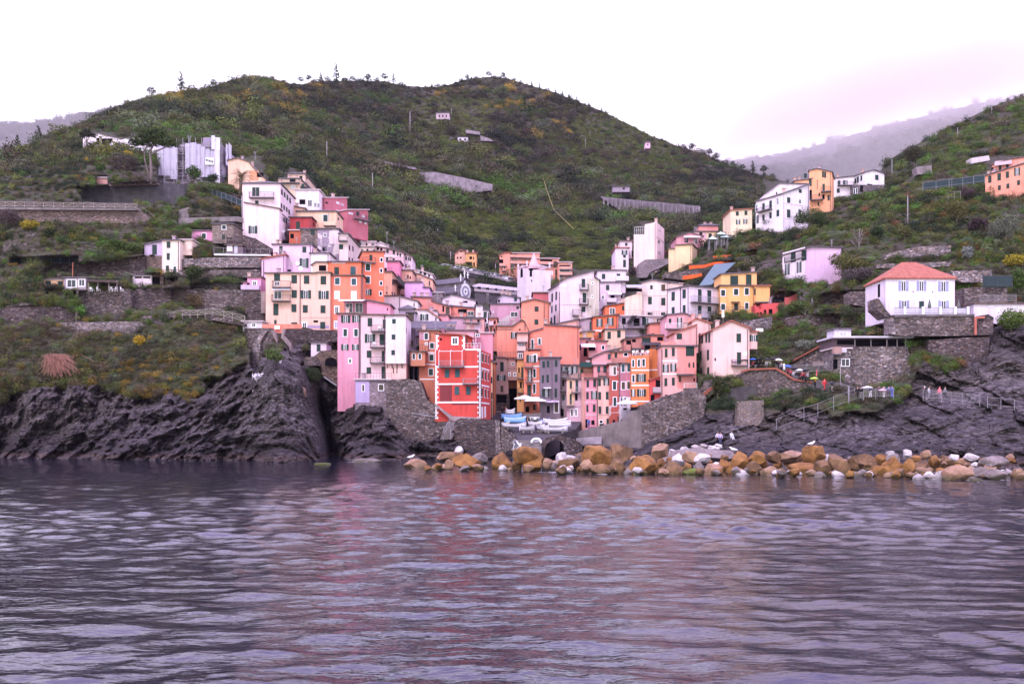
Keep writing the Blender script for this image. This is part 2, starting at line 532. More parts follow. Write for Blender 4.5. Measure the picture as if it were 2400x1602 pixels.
  if t=='s':
   wi=h.fb(MB(),f,a0,a1,z0,z1,.0,.03).build('window',M_DARK(),h.root)
   m=MB();g=W*.012
   h.fb(m,f,a0+.02,(a0+a1)/2-g,z0+.02,z1-.02,.032,.075)
   h.fb(m,f,(a0+a1)/2+g,a1-.02,z0+.02,z1-.02,.032,.075)
   m.build('shutter',S,wi)
  elif t=='o':
   q=W*.28
   wi=h.fb(MB(),f,a0+q,a1-q,z0,z1,.0,.03).build('window',G,h.root)
   h.fb(MB(),f,a0,a0+q-.01,z0-.03,z1+.03,.01,.075).build('shutter',S,wi)
   h.fb(MB(),f,a1-q+.01,a1,z0-.03,z1+.03,.01,.075).build('shutter',S,wi)
   m=MB();c=(a0+a1)/2;e=.06
   h.fb(m,f,c-e*.7,c+e*.7,z0,z1,.032,.06)
   h.fb(m,f,a0+q,a0+q+e,z0,z1,.032,.06);h.fb(m,f,a1-q-e,a1-q,z0,z1,.032,.06)
   h.fb(m,f,a0+q+e,a1-q-e,z1-e,z1,.032,.058)
   m.build('frame',M_WHITE(),wi)
  elif t in 'gcl':
   mat=G if t=='g' else m_plain('white_curtain',(.62,.58,.66),.7,.2)if t=='c' else m_plain('lilac_blind',(.42,.40,.52),.6,.3)
   wi=h.fb(MB(),f,a0,a1,z0,z1,.0,.03).build('window',mat,h.root)
   m=MB();e=min(.10,W*.13);c=(a0+a1)/2
   h.fb(m,f,a0,a0+e,z0,z1,.032,.07);h.fb(m,f,a1-e,a1,z0,z1,.032,.07)
   h.fb(m,f,a0+e,a1-e,z1-e,z1,.032,.068);h.fb(m,f,a0+e,a1-e,z0,z0+e,.032,.068)
   if W>.7:h.fb(m,f,c-e*.35,c+e*.35,z0+e,z1-e,.032,.06)
   m.build('frame',M_WHITE(),wi)
  elif t=='d':
   dr=h.fb(MB(),f,a0,a1,z0,z1,.0,.03).build('door',M_DARK(),h.root)
   m=MB();g=W*.015;c=(a0+a1)/2
   h.fb(m,f,a0+.02,c-g,z0,z1-.02,.032,.07);h.fb(m,f,c+g,a1-.02,z0,z1-.02,.032,.07)
   m.build('panel',S,dr)
   wi=dr
  else:
   wi=h.fb(MB(),f,a0,a1,z0,z1,.0,.03).build('window',M_DARK(),h.root)
  if frame:
   m=MB();e=.13
   h.fb(m,f,a0-e,a0-.004,z0-e,z1+e,.0,.04);h.fb(m,f,a1+.004,a1+e,z0-e,z1+e,.0,.04)
   h.fb(m,f,a0-.004,a1+.004,z1+.004,z1+e,.0,.038);h.fb(m,f,a0-.004,a1+.004,z0-e,z0-.004,.0,.05)
   m.build('surround',M_WHITE(),wi)
 def bal(h,txt,out=1.1,mat=None,solid=None):
  0
  for q in txt.split(';'):
   q=q.strip()
   f='F'
   if q[0]in 'RL':f,q=q[0],q[1:]
   x0,x1,y,hp=nums(q)
   a0,z=h.uv(f,x0,y);a1,_=h.uv(f,x1,y)
   a0,a1=min(a0,a1),max(a0,a1)
   if f!='F':a0,a1=max(a0,.1),min(a1,h.dep-.1)
   _,zr=h.uv(f,(x0+x1)/2,y-hp);ht=min(1.15,max(.8,zr-z))
   b=h.fb(MB(),f,a0,a1,z-.2,z,0,out).build('balcony',m_concrete('balcony_slab',(.16,.14,.15)),h.root)
   if solid:
    m=MB()
    h.fb(m,f,a0,a1,z+.002,z+ht,out-.12,out);h.fb(m,f,a0,a0+.12,z+.002,z+ht,0,out-.122);h.fb(m,f,a1-.12,a1,z+.002,z+ht,0,out-.122)
    m.build('parapet',m_stucco(solid),b)
    continue
   m=MB()
   h.fb(m,f,a0,a1,z+ht-.06,z+ht,out-.07,out-.01)
   h.fb(m,f,a0,a0+.06,z+ht-.06,z+ht,0,out-.07);h.fb(m,f,a1-.06,a1,z+ht-.06,z+ht,0,out-.07)
   n=max(2,int((a1-a0)/.22))
   for i in range(n+1):
    a=a0+.02+(a1-a0-.06)*i/n
    h.fb(m,f,a,a+.03,z,z+ht-.06,out-.05,out-.02)
   for i in range(1,4):
    for a in(a0+.01,a1-.04):
     h.fb(m,f,a,a+.03,z,z+ht-.06,out*i/4-.02,out*i/4+.01)
   m.build('railing',mat or M_METAL(),b)
  return h
 def pipe(h,txt,col='4a3a3a'):
  for q in txt.split(';'):
   f='F';q=q.strip()
   if q[0]in 'RL':f,q=q[0],q[1:]
   x,y0,y1=nums(q)
   a,z1=h.uv(f,x,y0);a2,z0=h.uv(f,x,y1)
   h.fb(MB(),f,a-.06,a+.06,z0,z1,.02,.14).build('downpipe',m_plain('downpipe_'+col,alb(col),.6,.3),h.root)
  return h
 def band(h,txt,th=.28,col=None):
  for q in txt.split(';'):
   f='F';q=q.strip()
   if q[0]in 'RL':f,q=q[0],q[1:]
   x0,x1,y=nums(q)
   a0,z=h.uv(f,x0,y);a1,_=h.uv(f,x1,y)
   if f!='F':a0,a1=max(min(a0,a1),.05),min(max(a0,a1),h.dep)
   h.fb(MB(),f,a0,a1,z-th/2,z+th/2,.0,.06).build('string_course',m_stucco(col)if col else M_WHITE(),h.root)
  return h
 def patch(h,x0,x1,y0,y1,col,name='plaster_panel',f='F',p=.012,mat=None):
  a0,z1=h.uv(f,x0,y0);a1,z0=h.uv(f,x1,y1)
  h.fb(MB(),f,a0,a1,z0,z1,.0,p).build(name,mat or m_stucco(col),h.root)
  return h
 def awn(h,x0,x1,y0,y1,out=1.6,col=(.75,.72,.76),name='awning'):
  a0,z1=h.uv('F',x0,y0);a1,z0=h.uv('F',x1,y1)
  pts=[h.pt(a0,z0-.05,-out),h.pt(a1,z0-.05,-out),h.pt(a1,z0,-out),h.pt(a0,z0,-out),h.pt(a0,z1-.05,-.03),h.pt(a1,z1-.05,-.03),h.pt(a1,z1,-.03),h.pt(a0,z1,-.03)]
  MB().quadbox(pts).build(name,m_plain('awning_%d'%int(col[0]*100),col,.8,.1,.06),h.root)
  return h
 def chim(h,txt,col='c9a9a0'):
  for q in txt.split(';'):
   x,y=nums(q)
   a=x if y<0 else h.uv('F',x,y)[0]
   a=min(max(a,.4),h.W-.4)
   zt=[h.top[i][1]+(h.top[i+1][1]-h.top[i][1])*(a-h.top[i][0])/max(1e-3,h.top[i+1][0]-h.top[i][0])for i in range(len(h.top)-1)if h.top[i][0]-.01<=a<=h.top[i+1][0]+.01]
   zb=max(zt)if zt else h.zt
   w=min(1.2,h.dep*.3)
   c=MB()
   c.quadbox([h.pt(a-.3,zb-.1,w),h.pt(a+.3,zb-.1,w),h.pt(a+.3,zb+1.1,w),h.pt(a-.3,zb+1.1,w),h.pt(a-.3,zb-.1,w+.6),h.pt(a+.3,zb-.1,w+.6),h.pt(a+.3,zb+1.1,w+.6),h.pt(a-.3,zb+1.1,w+.6)])
   c.quadbox([h.pt(a-.42,zb+1.15,w-.1),h.pt(a+.42,zb+1.15,w-.1),h.pt(a+.42,zb+1.27,w-.1),h.pt(a-.42,zb+1.27,w-.1),h.pt(a-.42,zb+1.15,w+.7),h.pt(a+.42,zb+1.15,w+.7),h.pt(a+.42,zb+1.27,w+.7),h.pt(a-.42,zb+1.27,w+.7)])
   for i in(-.2,.2):
    c.bar(h.pt(a+i,zb+1.05,w+.3),h.pt(a+i,zb+1.16,w+.3),.14)
   c.build('chimney',m_stucco(col),h.root)
  return h
 def ant(h,txt,ht=2.2):
  for q in txt.split(';'):
   x,y=nums(q)
   a=x if y<0 else h.uv('F',x,y)[0];a=min(max(a,.2),h.W-.2)
   zb=h.zt-.1
   c=MB().bar(h.pt(a,zb,1.5),h.pt(a,zb+ht,1.5),.07)
   for i,l in((.0,.9),(-.25,.7),(-.5,.5)):
    c.bar(h.pt(a-l/2,zb+ht+i-.05,1.5),h.pt(a+l/2,zb+ht+i-.05,1.5),.05)
   c.build('antenna',M_LMETAL(),h.root)
  return h
 def dish(h,x,y,f='F',r=.45):
  a,z=h.uv(f,x,y)
  c=MB()
  ctr=h.pt(a,z,-.3)if f=='F' else h.pt(h.W+.3,z,a)
  v=[];fs=[]
  for ring,(rr,dy)in enumerate(((0,.12),(.6,.06),(1.,-.02))):
   for k in range(10):
    t=2*math.pi*k/10
    v.append(ctr+Vector((math.cos(t)*rr*r,dy*1.0,math.sin(t)*rr*r)))
  for ring in range(2):
   for k in range(10):
    k2=(k+1)%10
    fs.append((ring*10+k,ring*10+k2,ring*10+10+k2,ring*10+10+k))
  c.raw(v,fs).bar(ctr+Vector((0,.12,0)),ctr+Vector((0,.3,-.1)),.06)
  c.build('satellite_dish',M_WHITE(),h.root)
  return h
 def toprail(h,x0,x1,y,ht=1.0,mat=None,out=0.0):
  a0,z=h.uv('F',x0,y);a1,_=h.uv('F',x1,y)
  m=MB()
  h.fb(m,'F',a0,a1,z+ht-.05,z+ht,-.12+out,-.06+out);h.fb(m,'F',a0,a1,z+ht*.5,z+ht*.5+.03,-.11+out,-.07+out)
  n=max(2,int((a1-a0)/.5))
  for i in range(n+1):
   a=a0+(a1-a0-.04)*i/n
   h.fb(m,'F',a,a+.04,z,z+ht-.05,-.11+out,-.07+out)
  m.build('railing',mat or M_METAL(),h.root)
  return h
def H(*a,**k):
 return House(*a,**k)
def slab(name,label,cat,crop,pts,D0,D1,thick,mat,parent=None,kind=None,group=None,carve=True):
 0
 q=[cp(crop,*p)for p in pts]
 xs=[p[0]for p in q]
 x0,x1=min(xs),max(xs)
 ring=[P(x,y,D0+(D1-D0)*(x-x0)/max(1,x1-x0))for x,y in q]
 ar=sum(q[i][0]*q[(i+1)%len(q)][1]-q[(i+1)%len(q)][0]*q[i][1]for i in range(len(q)))
 if ar>0:ring=ring[::-1]
 o=MB().prism(ring,(0,thick,0))
 if carve:CARVE.append((x0,x1,min(p[1]for p in q),max(p[1]for p in q),max(D0,D1)+.6,0,q))
 if parent is None and kind is None:
  c=sum(ring,Vector())/len(ring);zb=min(p.z for p in ring)
  ob=o.build(name,mat)
  return props(ob,label,cat,group)
 return o.build(name,mat,parent,kind=kind)
def fence(label,crop,pts,D,ht=1.1,step=2.0,style='bars',mat=None,cat='fence',name='fence',group=None,back=0.0):
 0
 q=[cp(crop,*p)for p in pts]
 foot=[]
 n=len(q)
 for i,(x,y)in enumerate(q):
  d=D(x,y)if callable(D)else(D if not isinstance(D,tuple)else D[0]+(D[1]-D[0])*(x-q[0][0])/(q[-1][0]-q[0][0]or 1))
  foot.append(P(x,y,float(d)-back))
 mat=mat or M_LMETAL()
 for i in range(n-1):
  a,b=q[i],q[i+1];hp=ht/mpp(foot[i].y)
  k=max(1,int(abs(b[0]-a[0])/14))
  for j in range(k):
   xa,xb=a[0]+(b[0]-a[0])*j/k,a[0]+(b[0]-a[0])*(j+1)/k
   y=a[1]+(b[1]-a[1])*(j+.5)/k
   CARVE.append((min(xa,xb),max(xa,xb),y-hp-1,y-1,max(foot[i].y,foot[i+1].y)+.4))
 root=thing(name,foot[n//2],label,cat,group)
 posts=[]
 for i in range(n-1):
  L=(foot[i+1]-foot[i]).length
  k=max(1,round(L/step))
  for j in range(k):posts.append(foot[i].lerp(foot[i+1],j/k))
 posts.append(foot[-1])
 up=Vector((0,0,ht))
 pw=.12 if style=='x' else.05
 for p in posts:
  MB().bar(p-Vector((0,0,.25)),p+up,pw).build('post',mat,root)
 rail=MB();inf=MB()
 for a,b in zip(posts[:-1],posts[1:]):
  rw=.10 if style=='x' else.035
  rail.bar(a+up*.97,b+up*.97,rw)
  rail.bar(a+up*(.18 if style!='x' else.25),b+up*(.18 if style!='x' else.25),rw)
  if style=='x':
   inf.bar(a+up*.9,b+up*.3,.08);inf.bar(a+up*.3+Vector((0,.05,0)),b+up*.9+Vector((0,.05,0)),.08)
  elif style=='z':
   inf.bar(a+up*.9,b+up*.3,.08)
  elif style=='bars':
   m=max(2,int((b-a).length/.16))
   for j in range(1,m):
    p=a.lerp(b,j/m);inf.bar(p+up*.18,p+up*.95,.022)
  elif style in('net','solid'):
   inf.quadbox([a+up*.03,b+up*.03,b+up*.95,a+up*.95]+[v+Vector((0,.04,0))for v in(a+up*.03,b+up*.03,b+up*.95,a+up*.95)])
 rail.build('rail',mat,root)
 if inf.v:inf.build({'x':'brace','z':'brace','bars':'balusters','net':'netting','solid':'screen'}[style],mat if style in 'xz' or style=='bars' else m_plain('green_fence_netting',(.03,.045,.05),.8,.1),root)
 return root
def post(name,label,cat,crop,x,y0,y1,D,r=.09,mat=None,lean=0,group=None):
 X0,Y0=cp(crop,x,y0);X1,Y1=cp(crop,x+lean,y1)
 a,b=P(X0,Y0,D),P(X1,Y1,D)
 o=MB().tube([b-Vector((0,0,.5)),a.lerp(b,.5),a],[r,r*.9,r*.7],8)
 return o
h=H('house','tall pale pink house with slate hip roof and long balcony, just below the palm','house','B',125,510,178,790,222,'fbdfe6',dep=15,roof='hip:1.4')
h.win('s34x90:240,258 278,258;c120x60:385,240;s34x42:270,370;Rs18x70:525,262 553,290 581,318 608,348;Rs14x60:520,400 547,420 574,440 599,465;Rs18x62:520,530 546,545 570,555;Rs20x60:560,690')
h.bal('200,450,322,55;R505,600,740,50').chim('500,160').dish(525,655,'R')
h.band('R505,605,465',.25,'5a4048')
h=H('house','blank pale pink annex with sloping dark coping, front of the tall hip roofed house','house','B',150,498,372,800,219,'fce0e6',dep=2.6,top=[(150,374),(498,434)],roof='brown',into=HOST[0])
h.win('o88x75:230,645;k60x10:230,735')
h=H('apartment_house','cream and white terraced apartment house with stacked slabs on the upper left hillside','house','B',500,712,128,420,250,'f2d2b8',dep=24,roof='slate')
h.win('k60x34:635,145;s30x55:740,205;c45x40:640,208;Rk20x40:780,120 880,160;Rg16x40:935,200 970,215;Rk24x50:985,225').bal('500,712,172,1;R712,905,200,20;R712,950,285,30',out=1.4)
h.chim('660,70;590,100')
h=H('apartment_house','top storey with slate roof and terrace above the cream terraced apartment house','house','B',585,760,78,180,256,'e6c4b0',dep=14,roof='hip:.8',into=HOST[0])
h.win('k40x30:640,130;k30x34:720,115;Rk20x30:800,125').chim('750,60')
h=H('house','white box house with glazed lower gallery below the terraced apartments','house','B',668,905,242,420,244,'fbe8ee',dep=10,roof='white',into=HOST[0])
h.win('g46x70:812,375;g30x50:868,392 900,398;c40x26:820,270;k60x50:735,362')
h=H('house','dusty rose house with roof terrace and pergola below the terraced apartments','house','B',962,1192,322,520,248,'c9707c',dep=10,sk=8,roof='white')
h.win('c30x32:1095,372 1170,475;k22x24:982,370;g26x26:1140,390;c40x26:1100,455').toprail(970,1180,322,1.1)
h=H('house','dusty rose stepped house with two slab roofs, lowest of the pair','house','B',1190,1405,445,610,246,'c96c78',dep=8,sk=6,roof='white',into=HOST[0])
h.win('c46x30:1228,480;s28x45:1300,482;c28x30:1355,508;c24x28:1325,565 1378,580').bal('1250,1405,525,20')
h=H('house','cream house with low slate hip roof and corner terrace, behind the dark red house','house','B',680,1082,462,650,231,'fbd0b0',dep=9,roof='hip:1.2')
h.win('sf44x68:970,528;Rk30x60:1100,535').bal('960,1080,608,30',solid='fbd0b0')
h.pipe('1000,445,570','b0a0a8')
h=H('house','plain peach house end between the pale pink house and the hip roofed cream house','house','B',612,760,405,520,236,'fcc9ae',dep=10,top=[(612,405),(760,430)],roof='brown')
h=H('house','dark red house with flat dark roof and one tall shuttered door','house','B',606,828,522,660,226,'b23430',dep=9)
h.win('s40x75:690,600;Rk20x45:850,590')
h.toprail(706,828,655,1.0)
h=H('house','small rust orange house wall below the dark red house','house','B',600,722,655,790,221,'c4613f',dep=6,roof='white')
h.win('k36x46:630,710')
h=H('house','rubble stone and patchy grey plaster house with peeling white corner','house','B',718,1108,640,970,214,'9c8a9c',dep=10,peel=.25,roof='slate')
h.patch(718,890,645,965,'','stone_facing',mat=m_stone('rubble_facing',(.26,.2,.19),.8,2.6))
h.patch(1010,1105,655,790,'eed6dc').patch(1110,1128,700,960,'eed6dc')
h.win('s42x55:840,672;g34x40:965,700;s40x50:1130,820 835,800;k44x40:962,842;Rk12x55:1165,790 1185,800;k30x18:1130,950').toprail(1110,1105,715,.8)
h=H('house','cream house side with tall windows beside the patchy grey house','house','B',1112,1200,690,965,211,'f0d6d2',dep=16,roof='slate')
h.win('s40x50:1130,820;Rk18x70:1215,830 1250,840;Rk14x50:1212,945 1245,955').bal('1108,1198,760,40')
h=H('house','lilac pink house with peeling plaster above the long cream house','house','B',436,832,800,1085,205,'f2cbe6',dep=8,peel=.06,roof='slate')
h.win('s34x85:516,855;s40x60:755,848;s34x48:500,965 535,968;o90x95:752,985;k40x20:505,1060 600,1062').dish(690,990)
h.chim('465,875')
h=H('house','lilac pink lower house end with a sloping roof beside the stone terraces','house','B',318,560,945,1270,203,'f0c4e0',dep=7,top=[(318,948),(560,905)],roof='tile')
h.pipe('340,960,1265').chim('440,905')
h=H('house','plain white block with no windows between lilac house and orange roof','house','B',818,1012,890,1000,204,'fbeef4',dep=7,roof='slate')
h=H('house','small cream rooftop room with sloping eave on the long cream house','house','C',664,822,250,350,198,'fbd0b8',dep=6,top=[(664,262),(700,238),(822,240)],roof='slate',into=HOST[0])
h.win('k74x58:766,297')
h=H('house','long cream house of four storeys with dark shutters and two stacked balconies','house','C',186,842,352,905,192,'fbcdb6',dep=9,top=[(186,352),(700,352),(702,346),(842,346)],roof='brown')
h.win('s56x84:477,410 604,415 775,420;s60x74:302,392;g52x44:302,455;s52x80:478,560;o104x82:596,565 777,570;g80x84:310,572;s50x80:475,705;s50x78:590,712 771,716;s52x118:290,718;s24x45:285,848;d60x60:478,880;k46x22:697,840;d50x70:768,880;gf44x60:583,880')
h.bal('262,446,494,62;256,444,632,66').pipe('538,362,905').band('550,840,800',.1,'e0b8b0').dish(545,300)
h.awn(262,446,500,524,1.2).patch(560,832,880,912,'b8a0c0','plinth')
h=H('house','orange house with white framed teal shutters joined to the long cream house','house','C',842,1176,376,915,193,'f98a68',dep=9,roof='brown')
h.win('tf46x66:918,430 1086,436;cf44x72:914,572 1086,574;gf40x70:912,722;lf44x70:910,875').pipe('1174,300,640')
h=H('house','orange set back attic with two green doors and a terrace on the orange house','house','C',826,1160,236,376,196,'f27a50',dep=6,roof='slate',into=HOST[0])
h.win('s48x80:910,325;t54x96:1078,328').patch(860,1000,240,250,'f0e0e0')
h.toprail(842,1170,374,1.0)
h=H('house','tall orange tower house with small white framed windows up its right edge','house','C',1172,1396,132,660,197,'f9805a',dep=8,sk=1,roof='brown')
h.win('sf44x70:1230,288 1228,416;o84x62:1225,542;kf22x36:1368,212 1366,322 1364,452 1360,556;s30x60:1260,190').bal('1172,1306,236,45',out=.9).pipe('1178,240,640').ant('1185,132')
h=H('house','pink house with two rows of dark shutters behind the orange tower','house','X',192,472,170,420,243,'f5c3cf',dep=8,top=[(192,172),(300,190),(472,236)],roof='brown')
h.win('s24x42:305,216 372,230;s18x36:412,250 440,258;s24x40:302,300 370,310;s16x34:443,340;k24x30:205,190 240,200')
h.band('192,472,270',.2)
h=H('house','white loft with a pale roof on top of the pink shuttered house','house','X',186,300,125,190,250,'f8e6ea',dep=7,top=[(186,165),(230,122),(300,160)],roof='white',into=HOST[0]).ant('350,130',3)
h=H('house','narrow white house end with two rows of windows right of the pink shuttered house','house','X',470,566,240,430,246,'f6dbe6',dep=8,top=[(470,240),(566,280)],roof='brown')
h.win('s12x36:480,286;s16x36:502,292;s14x36:528,298 546,303;s16x36:500,373 532,383')
h=H('house','low cream terraced house with pale flat roofs left of the white loft','house','X',-40,186,170,240,246,'f2d4cc',dep=9,roof='white')
h.win('k18x26:86,150 150,145;k20x24:40,208 95,205 160,212')
h=H('house','upper cream penthouse with flat roof left of the white loft','house','X',30,180,122,175,252,'f0d6d2',dep=8,roof='white')
h.win('k18x28:86,150;k26x24:150,146')
h=H('house','small magenta pink house with flat dark coping behind the orange tower','house','X',302,432,325,400,226,'ea86aa',dep=7).chim('330,318')
h=H('house','peach house whose long side has tall narrow windows, right of the orange tower','house','X',266,352,436,690,213,'f8b294',dep=16,roof='brown')
h.win('Rs10x60:358,545 372,548 415,590 440,600;Rs10x40:355,660 380,668;k18x18:298,655;k24x30:285,410').bal('R360,450,510,30').toprail(270,350,436,.9)
h=H('house','peach house with flat roof and a terrace door behind the lilac house','house','X',400,562,422,560,230,'f6b9a4',dep=8)
h.win('s16x40:520,485;k14x30:545,495;g16x20:500,510')
h=H('house','peach house with balcony under the white loggia','house','X',545,780,448,610,238,'f3b6a2',dep=9,top=[(545,448),(640,460),(780,520)],roof='brown')
h.win('k20x30:570,520;s14x50:747,555').bal('560,650,535,25').chim('590,470')
h=H('house','white rooftop loggia with square openings above the peach balcony house','house','X',612,778,420,520,244,'fbe6ee',dep=7,top=[(612,418),(778,462)],roof='white')
h.win('k20x24:655,440;k26x26:698,455;k18x26:742,475')
h=H('house','plain lilac house with stepped dark coping and no windows','house','X',486,746,545,700,221,'ebb6ea',dep=7,top=[(486,545),(672,545),(674,600),(746,602)])
h=H('house','grey stone hut with white parapet right of the plain lilac house','house','X',746,886,655,745,231,'b49cae',dep=7,roof='white',mat=m_stone('pale_rubble',(.34,.27,.31),.5,2.6))
h.win('k24x30:757,683')
h=H('house','salmon wall house below the plain lilac house','house','X',560,800,705,830,214,'f49a8e',dep=8,top=[(560,700),(770,706),(800,740)]).chim('545,655;660,750')
h=H('house','white house with slate eave directly above the pink penthouse','house','X',226,622,692,880,204,'fbe9f3',dep=8,top=[(226,690),(430,692),(622,745)])
h.win('k16x26:238,742;k10x40:585,780').pipe('433,700,870')
h=H('house','tall rose pink house standing on the cliff, with a roof terrace','house','D',136,372,330,1085,172,'f0a0b6',dep=9,roof='brown',foot=4)
h.win('o92x72:219,380;o86x70:328,378;sf36x72:214,520 324,520;o74x58:211,668;o72x56:319,668;gf26x44:264,808')
h.pipe('366,340,960')
h=H('house','glazed penthouse with a white awning on the rose pink house','house','D',205,432,200,332,176,'d98aa4',dep=5,roof='white',into=HOST[0])
h.win('g72x100:255,268;g80x100:355,268').awn(168,420,182,215,3.0)
h=H('house','pink rooftop room with curved coping beside the white awning','house','D',435,672,195,330,174,'f09ab4',dep=6,top=[(435,195),(500,205),(672,238)],into=HOST[0])
h.win('k10x30:645,280')
h=H('house','tall pale pink house with three stacked balconies on the left of the white tower','house','D',372,632,342,1000,172,'fad4d8',dep=9,roof='brown',foot=3)
h.win('s46x84:466,412;s28x90:612,430;o104x86:466,577;s30x110:580,590;s28x110:608,590;s48x72:458,738;s30x110:602,760;s46x66:455,905;d52x130:610,930')
h.bal('482,626,505,55;476,622,668,55;474,622,826,55',out=1.3)
h=H('house','white tower house with three small green windows overhanging on brackets','house','D',628,832,346,828,170.8,'fbe7ef',dep=9,roof='brown',foot=.1,into=HOST[0])
h.win('sf38x50:712,404;s38x52:707,563;s36x50:703,722;Rk4x60:836,500')
for x in(640,690,740,790):
 a,z=h.front(*cp('D',x,835));MB().bar(h.pt(a,z,.1),h.pt(a,z-1.2,1.2),.14).build('bracket',M_METAL(),h.root)
h=H('house','peach ground floor with a chimney pipe and terrace door under the white tower','house','D',626,836,830,1000,171.5,'fbcfc4',dep=8,roof='none',foot=2,into=HOST[0])
h.win('k8x60:706,905 742,905')
h=H('house','low rubble stone house with lilac plaster corner and a railed roof terrace','house','D',316,674,1002,1235,169,'',dep=8,roof='white',mat=m_stone('pale_rubble',(.34,.27,.31),.5,2.6),foot=5)
h.patch(318,460,1012,1232,'c3add6','plaster_panel').win('nf20x62:398,1084;nf46x56:580,1078').pipe('672,1010,1260')
h.toprail(320,690,998,1.1,out=.1)
h=H('house','grey lilac house with an enclosed brown balcony, squeezed right of the white tower','house','D',846,928,318,1000,186,'c4adc6',dep=9,roof='slate')
h.win('n60x90:885,365;gf20x70:862,490;k34x65:862,632;n26x65:893,632;k30x110:868,810')
h=H('house','slate eave loft over the grey lilac house','house','D',770,925,285,330,188,'b8a0b8',dep=8,roof='hip:.9')
h=H('house','white gabled house with green shutters above the brick brown house','house','E',56,300,630,870,188,'fbe8f0',dep=8,top=[(56,635),(180,640),(300,720)],roof='tile')
h.win('o82x62:150,710;o66x40:145,826;k14x40:268,735').bal('58,105,905,45')
h=H('house','pink block house right of the white gabled house','house','E',304,394,690,810,191,'f4a4b2',dep=7)
h=H('house','brick brown house with white window frames and string courses beside the red house','house','E',98,300,850,1440,174,'d2805f',dep=9,roof='brown',foot=4)
h.win('sf34x62:170,905;sf38x54:228,1000;sf42x62:224,1122;sf42x66:218,1270;gf16x16:170,982').band('165,260,1072;158,258,1192;105,252,1342',.2).pipe('210,870,940;195,950,1060')
h.patch(100,180,860,940,'cf9aac')
h=H('house','overhanging brick brown bay with two framed windows','bay','E',10,158,1065,1195,172.5,'d8906e',dep=3.5,roof='brown',foot=.2)
h.win('sf24x54:43,1110;sf24x52:104,1110').toprail(0,165,1060,1.2)
h=H('house','white wall with dark openings under the overhanging brown bay','house','E',-10,100,1190,1400,177,'a895a8',dep=6,roof='none')
h.win('k40x200:20,1300;k34x200:65,1290')
h=H('house','bright red house with white quoins standing on the harbour wall','house','F',262,726,345,1040,165,'d6432f',dep=9.5,sk=-1.2,roof='none',foot=.6)
h.win('t48x86:383,585 488,582;t48x86:484,762 600,762;gf46x90:487,450')
h.win('Rsf14x90:742,425;Rsf11x88:774,435;Rsf9x86:803,445;Rsf13x88:740,600;Rsf11x86:770,612;Rsf9x84:801,620;Rsf13x88:737,778;Rsf11x84:768,788;Rsf9x82:798,795;Rcf13x100:740,985;Rcf11x100:770,980')
h.band('262,726,348;262,726,523;262,726,696;262,726,882;R726,812,530;R726,812,705;R726,812,885',.25)
m=MB()
for f,xe,e in(('F',278,0),('F',714,1)):
 for i in range(27):
  y=352+i*26
  a,z=h.uv('F',270,y)
  w=.30 if i%2 else.52
  if e==0:h.fb(m,'F',0.0,w,z-.36,z,0,.05)
  else:h.fb(m,'F',h.W-w,h.W,z-.36,z,0,.05)
m.build('quoins',M_WHITE(),h.root)
h.bal('310,560,518,60',out=1.0,mat=M_LMETAL());h.bal('552,700,690,50',out=1.0,mat=M_LMETAL())
m=MB()
for x in(312,430,548):
 a,z=h.uv('F',x,512);m.bar(h.pt(a,z,-1.0),h.pt(a,z+2.4,-1.0),.07);m.bar(h.pt(a,z+2.4,-1.0),h.pt(a,z+2.75,-.05),.07)
a,z=h.uv('F',312,512);b,_=h.uv('F',548,512);m.bar(h.pt(a,z+2.4,-1.),h.pt(b,z+2.4,-1.),.08);m.bar(h.pt(a,z+2.75,-.05),h.pt(b,z+2.75,-.05),.08)
m.build('awning_frame',M_WHITE(),h.root)
h.patch(310,432,705,872,'7e1f1a','painted_loggia_dark').patch(432,690,893,905,'6a1a18','painted_shadow_strip').pipe('730,350,1040')  # loggia shade and string course shadow painted as darker red panels
h.toprail(560,726,340,1.0,mat=M_WHITE())
red=h
h=H('house','red attic storey with white quoins and one blue glazed window on the red house','house','F',268,566,185,346,165.3,'d6432f',dep=7,sk=-.7,top=[(268,182),(566,200)],roof='tile',into=HOST[0])
h.win('gf58x70:463,255;k20x22:320,238;Rn14x60:585,255;Rn12x50:640,280')
m=MB()
for i in range(6):
 a,z=h.uv('F',270,192+i*26);w=.30 if i%2 else.52
 h.fb(m,'F',0,w,z-.36,z,0,.05);h.fb(m,'F',h.W-w,h.W,z-.36,z,0,.05)
m.build('quoins',M_WHITE(),h.root)
h=H('house','narrow cream house behind the red house at the alley mouth','house','F',800,848,470,1045,178,'f9c79c',dep=5,sk=1.0,roof='brown')
h.win('s12x70:822,655;s12x66:836,655;s12x70:820,815;s12x66:838,815').pipe('835,860,1040')
h=H('house','narrow orange brown house edge next to the cream alley house','house','F',846,876,480,1050,181,'c06a3a',dep=6,roof='brown').pipe('860,500,1045','8a4a2a')
h=H('house','pink house with a long dark slate roof directly behind the red house','house','E',370,680,850,1010,180,'f2b2c4',dep=8,roof='slate')
h.win('g50x32:693,895').chim('395,805;445,800')
MB().quadbox([h.pt(-9,h.zt+.3,-.2),h.pt(h.W*.3,h.zt+.3,-.2),h.pt(h.W*.3,h.zt+.5,-.2),h.pt(-9,h.zt+.5,-.2),h.pt(-7.5,h.zt+2.2,6),h.pt(h.W*.3,h.zt+2.2,6),h.pt(h.W*.3,h.zt+2.4,6),h.pt(-7.5,h.zt+2.4,6)]).build('roof',m_slate(),h.root)
h=H('house','low pink house with a terrace full of chairs right of the red attic','house','Y',500,692,585,720,183,'efa0b2',dep=7,roof='white')
h.win('g48x34:535,607;k30x30:520,690').toprail(560,690,660,1.0)
